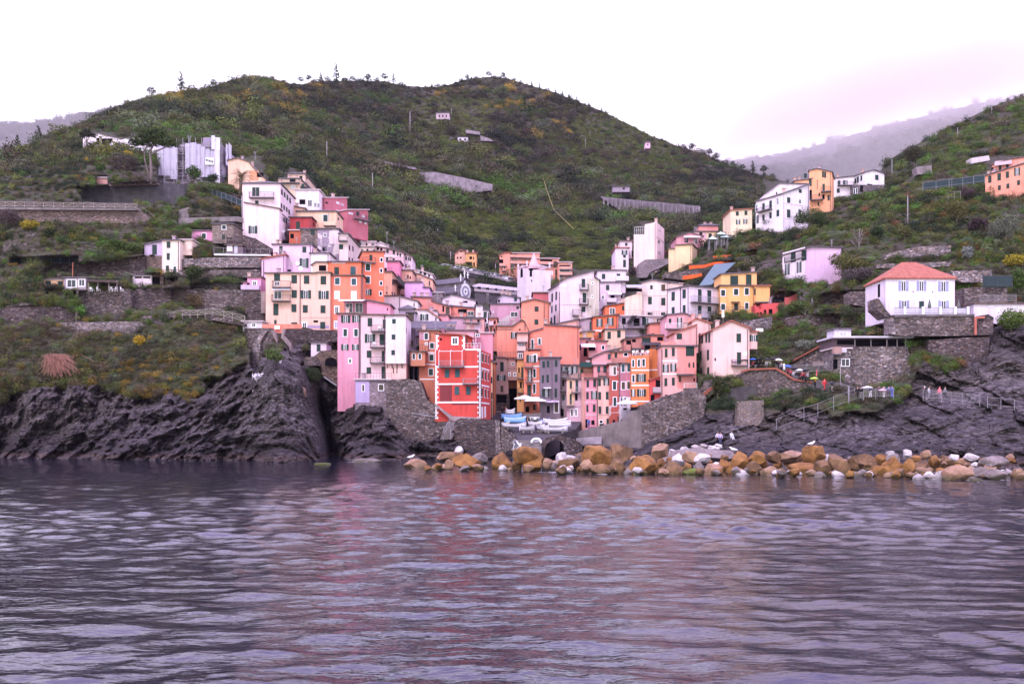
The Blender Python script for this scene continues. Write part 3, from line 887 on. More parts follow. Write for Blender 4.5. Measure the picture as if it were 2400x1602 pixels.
h=H('house','white gabled house with a slate roof and balcony below the church','house','Y',166,516,215,312,216,'fae2f0',dep=9,top=[(166,220),(268,182),(516,245)])
h.win('k46x28:408,260;k14x34:522,276').bal('368,512,312,30',solid='e6d2e6')
h.toprail(318,420,285,1.0)
h=H('house','salmon terrace house with a strip window below the white gabled house','house','Y',255,518,308,425,209,'f08d7c',dep=8,top=[(255,300),(518,330)])
h.win('k92x40:375,352;g70x50:462,378').bal('418,520,412,34')
h=H('house','tall white house end with large dark windows facing the church side','house','Y',516,656,300,580,207,'fbe8f0',dep=8,top=[(516,296),(585,296),(587,342),(656,350)])
h.win('s34x62:614,392;s12x60:648,400;s14x54:606,498;s16x54:633,506').toprail(590,656,340,.9)
h=H('house','lilac pink house with cluttered roof terrace below the salmon terrace house','house','Y',250,420,425,560,200,'e0b4c8',dep=7,roof='slate').toprail(255,415,425,.9)
h=H('house','pink house with two small windows and flat slab eave, below the strip window','house','Y',410,606,430,580,199,'f3b0ae',dep=7,roof='slate')
h.win('k22x34:468,445;k24x28:545,455').bal('380,566,475,8',out=.8).patch(500,566,490,555,'f0cfe2')
h=H('house','salmon pink house with mottled roof left of the white gabled house','house','Y',60,255,285,420,208,'f0988e',dep=8,top=[(60,250),(150,280),(255,308)])
h.win('k18x60:175,330;n40x70:220,345').toprail(165,250,405,.9)
h=H('house','lilac white house below the mottled salmon roof','house','Y',0,130,348,540,193,'f2dcec',dep=8,top=[(0,345),(110,352),(130,380)])
h=H('house','narrow salmon house with two pairs of windows left of the tall salmon wall','house','Y',656,738,430,640,199,'ef9684',dep=8,roof='brown')
h.win('k24x28:676,462;k20x36:716,470;s16x50:674,552;s16x54:711,562').toprail(660,738,430,.9)
h.bal('658,700,505,30',solid='f0c4cc')
h=H('house','rubble walled lilac pink house with broken plaster below the bell tower','house','Z',40,372,325,480,216,'d9a2b8',dep=9,peel=.2,roof='slate')
h.win('s26x30:328,360;g80x56:292,432').toprail(50,250,450,1.0)
h=H('house','small white house with slate roof and grey lilac gable below the church nave','house','Z',116,350,215,325,226,'ddc6dc',dep=8,top=[(116,275),(165,228),(350,262)])
h.win('k20x26:133,292;s28x46:306,272;k14x30:145,350').chim('165,205;210,205;245,210')
h=H('house','red plaster house with flaking patches beside the bell tower','house','Z',490,682,208,300,226,'d8666a',dep=8,peel=.2,roof='brown')
h=H('house','salmon gabled house with two dark windows one above the other','house','Z',368,664,310,610,205,'f89a7e',dep=9,top=[(368,308),(500,276),(664,316)],roof='brown',foot=5)
h.win('s40x52:527,376;s40x54:525,512').patch(608,660,325,540,'e98c70').pipe('606,315,560')
h.band('370,420,458;610,640,450',.12,'e08870')
h=H('house','broad blank salmon wall house with one half open window, facing the harbour alley','house','Z',110,442,560,880,193,'f99b80',dep=9,top=[(110,560),(275,560),(372,495),(404,515),(442,600)],roof='brown',foot=6)
h.win('o70x66:292,652;k18x16:350,592').band('110,275,590',.3,'b07a68').toprail(110,300,555,.9)
h.pipe('404,520,600')
h=H('house','mauve grey house with a green shuttered window at the back of the alley','house','AA',186,322,262,860,190,'cfa59c',dep=8,roof='slate',foot=2)
h.win('s36x98:253,352;o92x56:246,470;n28x66:252,586').toprail(200,400,258,1.0)
h.patch(190,330,640,820,'','stone_facing',mat=m_stone('dark_rubble',(.13,.10,.10),.8,2.2)).win('k100x80:250,690')
h=H('house','grey pink house above a dark archway at the back of the alley','house','AA',316,412,265,490,189,'bd9088',dep=8,roof='tile',foot=.1)
h.win('g34x28:366,325;gf22x30:388,434;gf14x30:333,434').band('316,412,372',.15,'9a7870')
slab('archway','black panel painted for the dark tall archway passage below the grey pink house in the alley','archway','AA',[(322,490),(412,490),(412,870),(330,870)],196,196,1.0,M_DARK())  # flat black panel; the darkness of the passage is painted
h=H('house','narrow ochre yellow house with iron balconies on the alley corner','house','AA',412,500,280,860,184,'e9ad6c',dep=8,roof='brown')
h.win('g50x60:446,240;k16x50:432,388;s20x110:466,412;k20x60:452,545;s12x60:480,545;n14x60:446,690').bal('412,500,470,50;412,470,625,45',out=.8)
h=H('house','pale pink rooftop room with a curtained bay above the ochre alley house','house','AA',410,528,5,280,186,'f3b6a6',dep=7,roof='slate')
h.win('l70x70:458,140;g50x60:446,240').bal('412,520,95,40;412,500,190,20',solid='f0c0b4')
h=H('house','salmon house with white string courses and three iron balconies by the parasols','house','AA',484,654,195,870,180,'fa8e6c',dep=9,roof='none')
h.win('o100x78:560,270;gf36x70:600,262;o46x120:545,445;sf24x86:594,422;d40x120:538,605;sf24x94:592,584;k40x60:520,800;k30x60:595,780')
h.band('580,654,350;580,654,506;580,654,676',.26).bal('488,580,358,48;500,575,512,48;480,578,680,48',out=1.0)
h=H('house','wide coral house with a terrace rail rising behind the grey house','house','G',352,862,375,690,187,'fa9078',dep=9,top=[(352,432),(494,392),(500,355),(862,378)],roof='slate')
h.win('df22x90:383,548;sf24x60:455,522').bal('310,470,600,48',out=1.3).chim('520,350')
h.toprail(460,600,640,1.6,mat=m_plain('coral_rail',(.6,.25,.18)))
h=H('house','grey plaster house with nine dark green shutters behind the parasols','house','G',460,668,690,1290,177,'82717c',dep=9,roof='slate',foot=1)
h.win('s26x66:497,757;s24x66:542,752;s26x66:625,744;s22x78:490,905;s24x76:538,900;s26x78:625,895;s22x80:491,1047;o56x84:526,1045;s24x90:621,1047;k30x70:545,1215')
h.awn(497,572,990,1000,1.0).bal('464,575,1118,50',out=.9).pipe('583,700,1240','6a5a62')
h.win('nf40x110:628,1190')
h=H('house','small white house with open shutters above the grey plaster house','house','G',568,768,545,700,191,'f3dff0',dep=8,roof='slate')
h.win('s24x58:596,613;k38x50:663,606;s20x52:736,590').toprail(568,768,545,1.0)
h.patch(666,745,625,760,'f4e2f2')
h=H('house','white rooftop cabin with an awning and lilac parapet on the small white house','house','G',612,784,450,548,194,'efe0ec',dep=6,roof='brown',into=HOST[0])
h.win('k46x44:657,482;s30x44:741,468').awn(610,690,446,462,1.4).bal('570,775,548,44',solid='d8c6e2')
h=H('house','deep pink house with iron terraces right of the small white house','house','S',225,460,240,420,195,'f2a2a4',dep=8,roof='slate')
h.toprail(230,370,240,1.0).win('k30x60:350,330;k36x90:412,380')
h=H('house','pink house with a slanting white awning over its terrace','house','S',440,640,268,450,193,'f4a3a6',dep=8,roof='brown')
h.win('k70x70:480,330;kf22x40:598,332').awn(360,510,290,335,2.6,(.85,.83,.85)).bal('440,560,440,50',solid='f3b2ae')
h=H('house','ochre yellow house wall with a pale terrace, left of the bright orange house','house','S',272,500,180,290,199,'f2a95e',dep=8,top=[(272,190),(440,165),(500,165)],roof='brown')
h.bal('330,500,272,40',solid='f2b4a8')
h=H('house','peeling lilac wall house with a blue door below the tall pale house','house','S',230,496,60,170,207,'cdb6c8',dep=8,peel=.3,top=[(230,75),(460,25),(496,20)])
h.win('t30x92:472,104;k20x30:252,95')
h=H('house','small pink lean-to house under the tall pale house','house','S',120,340,80,170,205,'f4b4ac',dep=7,top=[(120,85),(340,40)])
h.win('g14x20:200,95')
h=H('house','bright orange house with two pairs of open dark shutters in the middle of the village','house','H',568,822,705,960,203,'f5743c',dep=9,top=[(568,712),(822,685)],roof='brown')
h.win('o64x78:632,768;o66x78:742,755;s30x60:637,895').band('568,700,848',.26).bal('605,700,945,45')
h=H('house','bright orange upper house with planted terrace, behind the open shutters','house','H',690,1048,575,700,209,'f4723f',dep=8,top=[(690,600),(890,570),(1048,570)],roof='brown')
h.win('g60x70:762,648;s20x44:872,618').toprail(590,890,690,1.2)
h=H('house','cream yellow house with two green windows tilted open, right of the bright orange house','house','H',690,892,838,1060,198,'fbd0b4',dep=9,roof='slate')
h.win('s34x72:730,895 830,882').chim('715,830')
h.toprail(700,880,836,.8)
h=H('house','lilac grey house with an outdoor iron stair in the middle of the village','house','H',818,1060,700,920,204,'c8b2c4',dep=8,peel=.15,roof='white')
h.win('k40x66:880,750;k60x80:1010,760').bal('870,1130,820,40')
h.toprail(900,1060,690,1.1,mat=M_LMETAL())
m=MB()
for i in range(9):
 a,z=h.uv('F',905+i*7,775-i*9);h.fb(m,'F',a,a+1.0,z,z+.06,.2,1.2)
a,z=h.uv('F',905,780);b,z2=h.uv('F',968,694);m.bar(h.pt(a,z+.3,-1.2),h.pt(b,z2+.3,-1.2),.08)
m.build('stair',M_METAL(),h.root)
h=H('house','pinkish white house with green doors under a crowded terrace, left of the white balcony house','house','H',1055,1328,705,800,205,'e2cdd6',dep=8,roof='white')
h.win('d34x90:1085,750;g44x80:1115,755;s44x40:1222,745').toprail(1060,1320,700,1.0)
h=H('house','salmon house with sloping slate lean-to roofs below the crowded terrace','house','RR',370,640,265,470,199,'f19684',dep=8,top=[(370,265),(560,245),(640,250)],roof='brown')
h.win('k60x40:480,420;g30x40:450,500').chim('440,300;490,290').toprail(380,530,330,.8)
h=H('house','brick pink house with a green blind under dark lean-to roofs','house','RR',100,400,420,620,194,'c98678',dep=8,top=[(100,430),(400,375)],roof='slate')
h.win('k50x110:150,490;s90x50:335,432;k70x60:350,515;k40x30:205,440').bal('115,165,545,60;180,280,520,50',solid='c98678')
h=H('house','salmon house with a dark canopy and cluttered terrace right of the green blind','house','RR',385,520,385,540,193,'ec9a88',dep=7,roof='brown')
h.win('k60x40:480,420;g30x46:450,505').awn(280,480,455,490,1.6,(.07,.06,.07))
h=H('house','low pink terrace house with teal shutters above the painted row by the harbour wall','house','S',480,775,385,530,189,'f3aeb0',dep=8,top=[(480,440),(600,385),(775,345)],roof='slate')
h.win('t28x56:662,428;t26x50:728,415').bal('482,690,530,50',solid='f4b6be')
h.chim('665,352')
h=H('house','low salmon terrace house with a white framed window above the mauve house','house','S',690,896,380,520,188,'ee9a88',dep=8,roof='brown')
h.win('kf36x30:836,405;s26x50:732,412').bal('690,890,495,50',solid='c98878')
h=H('house','narrow grey house crowded with balconies right of the grey plaster house','house','T',142,222,50,640,178,'9c8488',dep=8,roof='slate')
h.win('s26x66:182,320;k20x60:180,170;k18x80:176,480 158,470').bal('150,215,240,40;150,215,100,30',out=.8)
h=H('house','house with dark pillared loggia under a green awning above the lilac pink house','house','S',148,360,520,660,181,'d8b0a8',dep=8,roof='slate')
h.win('o60x70:185,570;o60x80:248,575;o60x66:300,565;s28x46:373,580').bal('215,360,660,40').awn(355,475,485,540,1.6,(.012,.04,.03))
h=H('house','lilac pink house with an iron balcony and cream left bay, tallest foot by the boats','house','T',216,374,128,700,175,'dcb0bc',dep=9,roof='brown',foot=2.5)
h.patch(220,300,135,400,'fbc8a4').win('s24x80:260,185;s26x120:323,195;s22x110:258,335;k26x80:317,310;nf18x70:270,478;gf20x70:314,475;k26x80:250,650')
h.bal('262,356,262,50;165,290,400,50',out=.9,mat=M_LMETAL()).band('216,374,412',.15,'c8a0b0')
h=H('house','peach coloured upper house with a salmon terrace behind the row','house','S',355,500,535,660,182,'f5b294',dep=7,roof='brown')
h.win('s28x46:373,580').bal('365,498,650,40',solid='f4998a').chim('445,520','f0d0d0')
h=H('house','tan plaster buttress house end between the lilac pink and pink houses','house','T',372,416,110,660,174.5,'d8a092',dep=8,peel=.1,roof='none')
h=H('house','pink house with white string courses and dark shutters in the painted row','house','T',414,540,120,640,174,'f29cac',dep=9,roof='brown')
h.win('s26x76:437,172;s28x78:509,168;s26x76:434,297;o64x80:504,294;s22x76:433,432;s28x76:504,430;k22x90:424,590;k34x46:491,580').band('414,540,240;414,540,370;414,540,500',.16,'f6d0d8')
h=H('house','pink house with teal shutters and an iron balcony set above the painted row','house','S',500,668,522,660,179,'f5a3a6',dep=7,roof='slate')
h.win('t30x62:552,560;t32x70:616,560;k20x80:654,585').bal('545,645,628,40')
h=H('house','cream pink house between the pink and peeling brick red houses','house','T',540,664,118,630,173.5,'fbc4b4',dep=9,roof='brown')
h.win('s28x76:560,160;o60x72:632,154;s28x80:562,300;s28x80:641,298;s28x78:564,450;s28x76:640,450;kf28x26:577,572;k44x24:585,604;d24x64:646,570').pipe('537,125,620').band('540,664,498',.12,'e0a8a0')
h=H('house','brick red house with peeling plaster and three shuttered windows in the row','house','T',664,772,-30,610,173,'bb5240',dep=9,peel=.28,roof='brown')
h.win('nf26x82:720,38;sf34x86:718,192;sf30x90:722,362;k24x40:712,572;n14x60:756,545').band('664,772,478',.1,'e8c8c0').patch(664,735,-20,90,'f0c8c0',p=.02)
h=H('house','mauve house with four white framed shutters in the row','house','S',770,890,505,920,173,'c37f92',dep=9,roof='slate',foot=6)
h.win('tf32x78:808,548 868,545;nf34x76:810,732 868,728;o70x70:820,880').pipe('768,500,920')
h=H('house','small white plaster house with a striped awning below the mauve house','house','T',776,886,312,560,171.5,'eadce8',dep=4,roof='none')
h.win('o50x80:810,360;k40x20:830,438')
h=H('house','orange house with white string courses and a terrace with chairs at the harbour wall','house','J',0,182,668,1200,171,'f08a4c',dep=9,roof='none',foot=5)
h.win('sf20x70:18,745;sf22x70:75,742;sf24x72:124,738;sf22x70:20,900;o98x76:98,893;o44x72:18,1047;o90x72:102,1045;k34x26:88,1185').band('0,182,815;0,182,970;0,182,1132',.22)
h.toprail(0,182,668,1.1)
h=H('house','plain orange house side set back behind the terrace of the orange house','house','J',180,306,600,1160,174,'e2823f',dep=8,top=[(180,600),(300,600),(306,640)],roof='none',foot=3)
h.band('180,268,812',.22)
h.patch(262,305,735,880,'eec6d0').pipe('180,670,1190')
h=H('house','small coral red house with an arched doorway beside the orange house','house','J',188,308,900,1165,170.5,'e8564e',dep=6,top=[(188,915),(306,880)],roof='tile',foot=2)
h.win('k46x70:270,950;k40x90:215,1110').bal('215,302,1040,50',mat=M_LMETAL(),solid='c8b4bc')
h=H('house','tall pale pink house with a salmon right half and dark open shutters','house','J',312,662,572,1130,168.5,'f8bcb4',dep=8,roof='slate',foot=3)
h.patch(468,660,580,1000,'f59c90').win('s26x86:354,640;s28x86:427,628;o60x78:350,795;o60x80:427,788;s28x80:351,936;s28x80:427,930;k30x60:356,1095;n22x50:428,1085;s86x110:598,615;s18x46:590,762;s16x80:633,775;n24x60:494,905;k16x30:640,912')
h.band('312,470,722;312,470,855',.25).bal('460,630,855,60',solid='f39a90').pipe('310,600,1130').bal('530,660,1000,50',mat=M_WHITE())
h=H('house','pale pink upper house with gently sloping tile eaves left of the gabled house','house','J',442,680,400,580,173,'f8b6ae',dep=9,top=[(442,435),(770-100,355),(680,372)],roof='tile',foot=1)
h.win('s54x58:488,470').bal('300,445,590,55',solid='f29c8c')
h=H('house','pink house with a chair terrace below the white house with long balconies','house','RR',556,870,170,330,189,'f4b0bc',dep=9,top=[(556,172),(735,155),(870,215)],roof='slate')
h.win('s28x56:584,235;o54x100:682,248').bal('530,718,315,55',mat=M_WHITE())
h.patch(735,870,190,325,'f2a096')
h=H('house','small peach house with two low tile gables behind the gabled house','house','RR',818,1010,225,330,181,'f8c8c0',dep=9,top=[(818,235),(860,210),(1010,260)],roof='tile').chim('840,262','e8a8a0')
h=H('house','large pale pink gabled house standing at the head of the harbour steps','house','J',830,1204,400,900,164,'fbd2c8',dep=12,top=[(830,405),(1015,316),(1204,392)],roof='tile',foot=8)
h.win('s46x88:1095,485;d42x120:1098,692;Ls30x86:697,490 724,490;Ls30x86:766,482 796,482;Ls24x90:709,668;Ls26x92:783,658;Ls26x90:711,836;Ls28x90:785,834;cf22x26:1160,648')
h.bal('1015,1178,764,55',out=1.1).pipe('L660,450,1050')
h.win('k14x30:855,705')
h=H('house','small pink annex with a white framed window right of the gabled house','house','J',1206,1284,428,580,165,'f9c6ba',dep=6,roof='tile',foot=.3)
h.win('o88x62:1246,488')
h=H('house','big pale house with a stepped roofline and two small balconies, centre of the right bank','house','H',220,628,320,790,212,'f6dfe6',dep=11,sk=1.5,top=[(220,365),(290,318),(572,242),(575,305),(628,335)],roof='slate',foot=4)
h.win('s36x88:468,362;s36x100:478,512;s38x54:468,630;gf14x22:560,362 557,500;k12x12:540,602;Ls14x75:150,512 192,492;Ls12x62:147,630;Ls12x58:188,615;Ls28x90:175,745;Ls12x60:143,745')
h.patch(502,626,318,700,'d9cfc0').bal('424,515,428,50;420,512,578,52;352,445,690,55',out=1.0).pipe('222,450,770').band('222,500,580',.1,'d8c0c8')
h.patch(222,305,365,405,'f8e8f0',p=.05)
h=H('house','white house with a dark door under a balcony right of the big pale house','house','H',628,850,358,570,219,'f2dbe8',dep=8,roof='slate')
h.win('s34x52:715,408;gf22x36:667,507;k40x30:765,502').awn(720,855,462,484,1.0).pipe('632,360,550').bal('705,800,560,40',solid='f0e0ec')
h=H('house','upper white house with flat roof and open terrace door, above the dark door','house','H',612,898,240,352,226,'f6dfec',dep=8,top=[(612,240),(790,235),(898,236)])
h.win('s34x52:673,294;s36x68:826,300').bal('795,925,342,45',solid='f0e0ec')
h=H('house','cream house with a roofed terrace and mono pitch roof below the tarpaulin','house','I',368,640,790,1180,208,'fbe0d8',dep=9,top=[(368,795),(480,768),(640,795)],roof='slate',foot=5)
h.win('s38x76:450,976;s42x76:586,986;n40x66:586,845;s26x40:465,840;k50x26:450,1110;s44x40:585,1118')
h.band('370,640,925',.1,'e8ccc8')
h=H('house','cream terrace wing with a dark awning left of the mono pitch cream house','house','I',198,370,905,1010,207,'fbdcc6',dep=7,top=[(198,945),(370,890)],roof='none',into=HOST[0])
h.win('k160x30:290,870').awn(205,400,815,850,1.2,(.35,.33,.36),'canopy')
h=H('house','cream house extension under the long roof right of the mono pitch house','house','I',640,785,800,860,211,'f8dcd0',dep=7,top=[(640,790),(785,805)],into=HOST[0])
h=H('house','white house with two long iron balconies and green shutters, left of the yellow house','house','I',632,852,850,1120,192,'f3e0ec',dep=7.5,sk=-5.5,top=[(632,872),(852,830)],foot=6)
h.win('s32x84:688,932 ;s32x84:800,908;s28x72:688,1080;s28x74:800,1062;Rd36x130:958,925;Rd38x130:1055,935;Rd36x120:957,1085;Rs38x80:1057,1075')
h.bal('R860,1165,990,60;R860,1030,1145,55',out=1.2,mat=M_LMETAL()).pipe('765,850,1100')
h=H('house','yellow house with dark slate roof and white framed windows','house','I',1168,1520,828,1085,194,'fbbf74',dep=9,roof='slate',foot=.5)
h.win('sf40x60:1197,898;sf44x62:1329,888;sf40x66:1438,884;sf40x60:1197,1040;d40x70:1330,1040;sf34x62:1438,1030').awn(1275,1362,985,1000,1.0,(.12,.08,.06)).pipe('1510,830,1080')
h.toprail(1165,1510,1082,1.0)
h=H('house','yellow upper storey with two dark balcony doors on the yellow house','house','I',1178,1540,700,826,197,'fbc07a',dep=7,top=[(1178,710),(1540,690)],roof='slate',foot=.1,into=HOST[0])
h.win('d80x100:1310,772;d56x104:1458,762').toprail(1270,1520,822,1.0).chim('1540,650')
h=H('house','yellow right wing with a parapet terrace and dark arch','house','K',425,566,1140,1290,193,'f9bb70',dep=7,roof='tile',foot=.1,into=HOST[0])
h.win('s16x60:428,1190').bal('425,545,1285,70',solid='fbc074')
h=H('house','coral red house ruin walls with small openings below the yellow house','house','K',430,640,1290,1425,191,'e2544e',dep=6,top=[(430,1308),(490,1355),(492,1300),(640,1295)],roof='none',foot=1)
h.win('k14x30:455,1395 482,1390;k20x60:522,1385;k34x60:572,1378').toprail(565,665,1325,1.2)
h=H('house','long coral red garden wall house foot rising to the lilac white house','house','K',560,820,1230,1330,196,'d8605c',dep=4,top=[(560,1245),(740,1240),(820,1200)],roof='none',foot=1)
h.win('k120x50:640,1265')
h=H('house','lilac white house with green shutters in three storeys and a blank right wall','house','K',890,1222,790,1130,198,'f2cbe8',dep=7.5,sk=3.0,top=[(890,800),(960,783),(1222,790)],foot=8)
h.win('Ls46x84:782,870 ;Ls44x84:880,856;Lo90x76:728,985;Lo90x76:836,965;Lo50x70:668,1135;Lo90x80:740,1122;Lo80x80:838,1112')
h.bal('L706,885,915,40',out=.3)
h.fb(MB(),'L',.02,h.dep-.02,h.z0-5,h.zt-.25,0,.012).build('white_plaster',m_stucco('f6e6ee'),h.root)
h=H('house','pale yellow two storey house with four dark windows left of the large white house','house','K',205,402,440,612,247,'fbe2c0',dep=9,top=[(205,445),(402,432)],roof='tile')
h.win('s26x40:267,472 346,466;o38x42:274,550 340,545').band('205,402,512',.12,'f8ece0').chim('225,430')
h=H('house','large white house with green shutters beside the orange tower on the right bank','house','K',690,926,260,620,238,'f8ebf2',dep=9.5,sk=4,top=[(690,290),(808,252),(926,205)],roof='slate',foot=4)
h.win('s28x54:738,348;s26x38:844,265;gf28x50:840,362;s30x78:738,472;s24x50:840,460;Ls22x70:508,415;Ls22x74:573,393;Lg22x60:444,420 638,360;Lo40x64:444,528;Ls20x50:508,510;Ls20x50:573,488;Ls24x54:640,468')
h.band('690,926,375;690,926,512',.12,'e6d4e2').bal('L465,590,462,40').pipe('690,300,600','c8b8c8')
h=H('house','white upper block with sloping left roof behind the large white house','house','K',520,930,205,400,244,'f8e8f0',dep=8,top=[(520,330),(522,295),(655,197),(930,205)],roof='slate',into=HOST[0])
h.win('k12x20:628,285')
h=H('house','orange tower house with a flat dark roof on the upper right bank','house','K',928,1135,90,440,250,'f8b080',dep=8,sk=-2,top=[(928,80),(1000,62),(1135,92)],roof='slate',foot=3)
h.win('s18x54:1054,112 1074,116;s22x64:1060,232;s20x50:1106,326;k22x44:1058,318;s24x60:938,188;k22x90:941,300;k14x30:1020,298;s14x36:1012,384;Rs18x60:1110,125')
h.bal('940,1055,352,44;1036,1128,275,44').pipe('1002,160,250')
h=H('house','orange lower wing with a railed terrace left of the orange tower','house','K',795,1005,155,300,252,'f9b68a',dep=7,top=[(795,175),(1005,148)],roof='brown',into=HOST[0])
h.win('s26x40:892,124').toprail(860,1000,150,1.0).chim('800,140;850,125')
h=H('house','white house with slate roof right of the orange tower','house','K',1155,1338,145,330,277,'f3e3ec',dep=8,top=[(1155,150),(1338,132)],roof='slate')
h.win('s24x40:1202,188;s20x44:1248,188;g26x50:1270,185;s26x40:1194,262').bal('1185,1330,215,30').chim('1205,115')
h=H('house','white gabled house with green shutters and stone base on the skyline','house','L',105,284,720,850,275,'faf0f4',dep=9,sk=2,top=[(105,722),(190,702),(284,735)],roof='slate',foot=1)
h.win('s30x50:215,768;k46x50:150,850;Ls16x50:42,788;Ls14x44:74,775;Lk14x40:20,800').chim('20,715')
h=H('house','grey stone basement below the white gabled skyline house','house','L',0,284,835,930,274.5,'',dep=6,roof='none',mat=m_stone('grey_rubble',(.2,.17,.19),.7,2.2),foot=1,into=HOST[0])
h.win('k26x60:75,870;g20x50:30,890 10,895')
h=H('house','salmon house with green shutters and set back attic at the right edge','house','L',1212,1600,690,890,226,'f4a284',dep=9,sk=-6,top=[(1212,755),(1600,632)],roof='slate',foot=4)
h.win('s30x60:1254,784;s32x60:1340,762;s28x54:1416,742;o52x60:1505,715;s26x40:1342,862;s26x40:1420,846;s26x40:1518,815').chim('1222,700')
h=H('house','salmon attic with an awning on the right edge house','house','L',1270,1600,600,720,231,'f2a08a',dep=6,sk=-4,top=[(1270,655),(1460,600),(1600,580)],roof='brown',into=HOST[0])
h.win('s24x50:1348,680;s24x60:1416,655;k20x30:1280,690').awn(1300,1460,620,650,1.2,(.4,.3,.3))
h=H('villa','white villa with a red tiled hip roof and lilac shutters on the right cliff','villa','M',296,932,368,690,158,'f4e4f4',dep=9,roof='hiptile:3.2',foot=1.2)
h.win('bf96x90:460,432;bf92x90:625,432;bf98x92:826,435;bf100x84:465,606;d44x80:626,610;bf100x80:828,606;Lk20x110:236,475')
h.win('k10x10:550,482 728,484')
h=H('house','tall pale cream house with tapering roof and dark side windows on the ridge','house','I',285,516,210,560,243,'fbdcd8',dep=9,sk=-2,top=[(285,302),(395,300),(397,200),(516,175)],roof='none',foot=3)
h.win('Ro60x56:548,262;Rs34x56:540,376;Ro44x56:543,490;k14x60:270,500')
h.band('R518,625,325',.2,'c8a8a0').toprail(290,392,300,1.8,mat=M_WHITE())
h.chim('505,180')
h=H('house','narrow white house with green shutters left of the tall cream ridge house','house','I',97,232,442,670,246,'f4ddec',dep=9,roof='tile',foot=2)
h.win('o58x44:190,486;s26x30:190,524;s28x76:190,598;Rs10x60:268,500').chim('110,410')
h=H('house','small white loft set back on the narrow white house','house','I',143,268,372,445,249,'f3e2ec',dep=6,roof='brown',into=HOST[0]).win('s24x30:208,403')
h.chim('235,352')
h=H('house','pink house with a gabled roof and white striped awning on the ridge','house','I',720,990,300,415,252,'f2aab4',dep=9,top=[(720,330),(860,290),(990,320)],roof='brown')
h.win('k36x44:820,362;g36x50:918,370').awn(790,958,318,342,1.5)
h=H('house','yellow and pink low house with one green window right of the striped awning','house','I',905,1140,275,360,255,'f6d3b0',dep=8,roof='slate')
h.win('s32x42:1065,314;k30x40:970,300').patch(905,1025,280,355,'ecbccb')
h=H('house','salmon pink house with hip roof and chimneys highest behind the awning','house','I',950,1146,215,270,262,'ee9a92',dep=8,roof='hip:1.0').chim('1020,180;1082,180')
h=H('house','pale yellow garden house with stepped walls in front of the pink awning house','house','I',640,880,430,600,240,'fbd6a8',dep=7,sk=-2,top=[(640,450),(705,450),(707,415),(880,405)],roof='brown',foot=2)
h=H('house','pale pink house with a round attic window across the valley','house','W',290,374,115,168,322,'f2b9a4',dep=9,top=[(290,120),(335,86),(374,105)],roof='tile')
h.win('k12x12:338,98;k12x14:310,148 335,146')
h=H('house','yellow ochre house with a dark porch joined to the round windowed house','house','W',374,458,112,215,320,'f4b277',dep=8,roof='tile')
h.win('k20x22:414,148;s8x22:436,150;k50x30:400,195;k12x30:440,200').chim('385,95;432,105')
h=H('apartment_block','long salmon apartment block, gabled left end with rounded balconies','apartment block','W',640,726,115,290,308,'f0a08a',dep=14,top=[(640,130),(680,108),(726,108)],roof='tile')
h.win('k10x10:658,140;k30x40:655,180').bal('640,692,215,20;660,692,252,20',solid='f0a692')
h=H('apartment_block','middle wing of the salmon apartment block behind the bell tower','apartment block','W',722,956,112,330,309,'f2a38e',dep=14,sk=2,roof='white',into=HOST[0])
h.win('k60x20:755,125;k60x22:830,135;g60x24:760,172;g36x26:740,216;k26x20:910,160').bal('722,890,145,12;722,890,195,10',solid='f2a892')
h=H('apartment_block','salmon apartment block wing with a recessed stair bay right of the bell tower','apartment block','W',930,1108,155,345,306,'f3a591',dep=14,sk=1,roof='white',into=HOST[0])
h.win('k96x18:1008,168;g90x18:1005,212;g36x28:982,258;cf16x26:1050,267;g34x26:980,308;cf14x26:1050,316;n30x50:1080,200;n16x50:1086,262 1086,314').bal('956,1060,200,12',solid='f3aa98')
h=H('apartment_block','right end wing of the salmon apartment block with long balconies','apartment block','W',1104,1212,185,325,305,'f3ab95',dep=14,roof='white',into=HOST[0])
h.win('k90x16:1155,212;g86x16:1155,252;g30x24:1126,300').bal('1112,1208,240,12;1112,1212,285,12',solid='f3b09c')
h=H('church','grey stone church with a white rose window and long nave below the hill','church','W',302,446,345,470,254,'',dep=14,sk=6,mat=m_stone('church_stone',(.21,.18,.20),.35,3.0,.1),roof='slate',foot=6,top=[(302,418),(335,375),(336,340),(372,305),(410,340),(412,370),(446,398)])
a,z=h.front(*cp('W',370,414));c=h.pt(a,z,-.05)
for r0,r1,mt,nm in((1.5,2.15,M_WHITE(),'rose_window_ring'),(.9,1.5,m_plain('rose_glass',(.3,.27,.33)),'rose_window'),(.35,.9,M_WHITE(),'rose_window_hub')):
 m=MB()
 v=[];f=[]
 for k in range(20):
  t=2*math.pi*k/20
  for rr,w in((r0,0),(r1,0),(r1,-.12),(r0,-.12)):
   v.append(c+h.u*(math.cos(t)*rr)+Vector((0,0,math.sin(t)*rr))+h.n*w)
 for k in range(20):
  a0,b0=k*4,(k+1)%20*4
  for i in range(4):f.append((a0+i,b0+i,b0+(i+1)%4,a0+(i+1)%4))
 m.raw(v,f).build(nm,mt,h.root)
h.win('cf8x40:366,350;k8x26:412,430;k8x26:422,434')
m=MB()
for x,y,ht in((342,312,1.6),(372,300,2.4),(398,302,1.8),(300,392,1.4),(430,450,2.2)):
 a,z=h.front(*cp('W',x,y));p=h.pt(a,z-.6,.3)
 m.bar(p,p+Vector((0,0,ht*.75+.6)),.2).bar(p+Vector((-.3,0,ht*.55+.3)),p+Vector((.3,0,ht*.55+.3)),.15)
m.build('pinnacle',M_WHITE(),h.root)
church=h
D0,D1=256,268
def cq(x,y,D):return P(*cp('W',x,y),D)
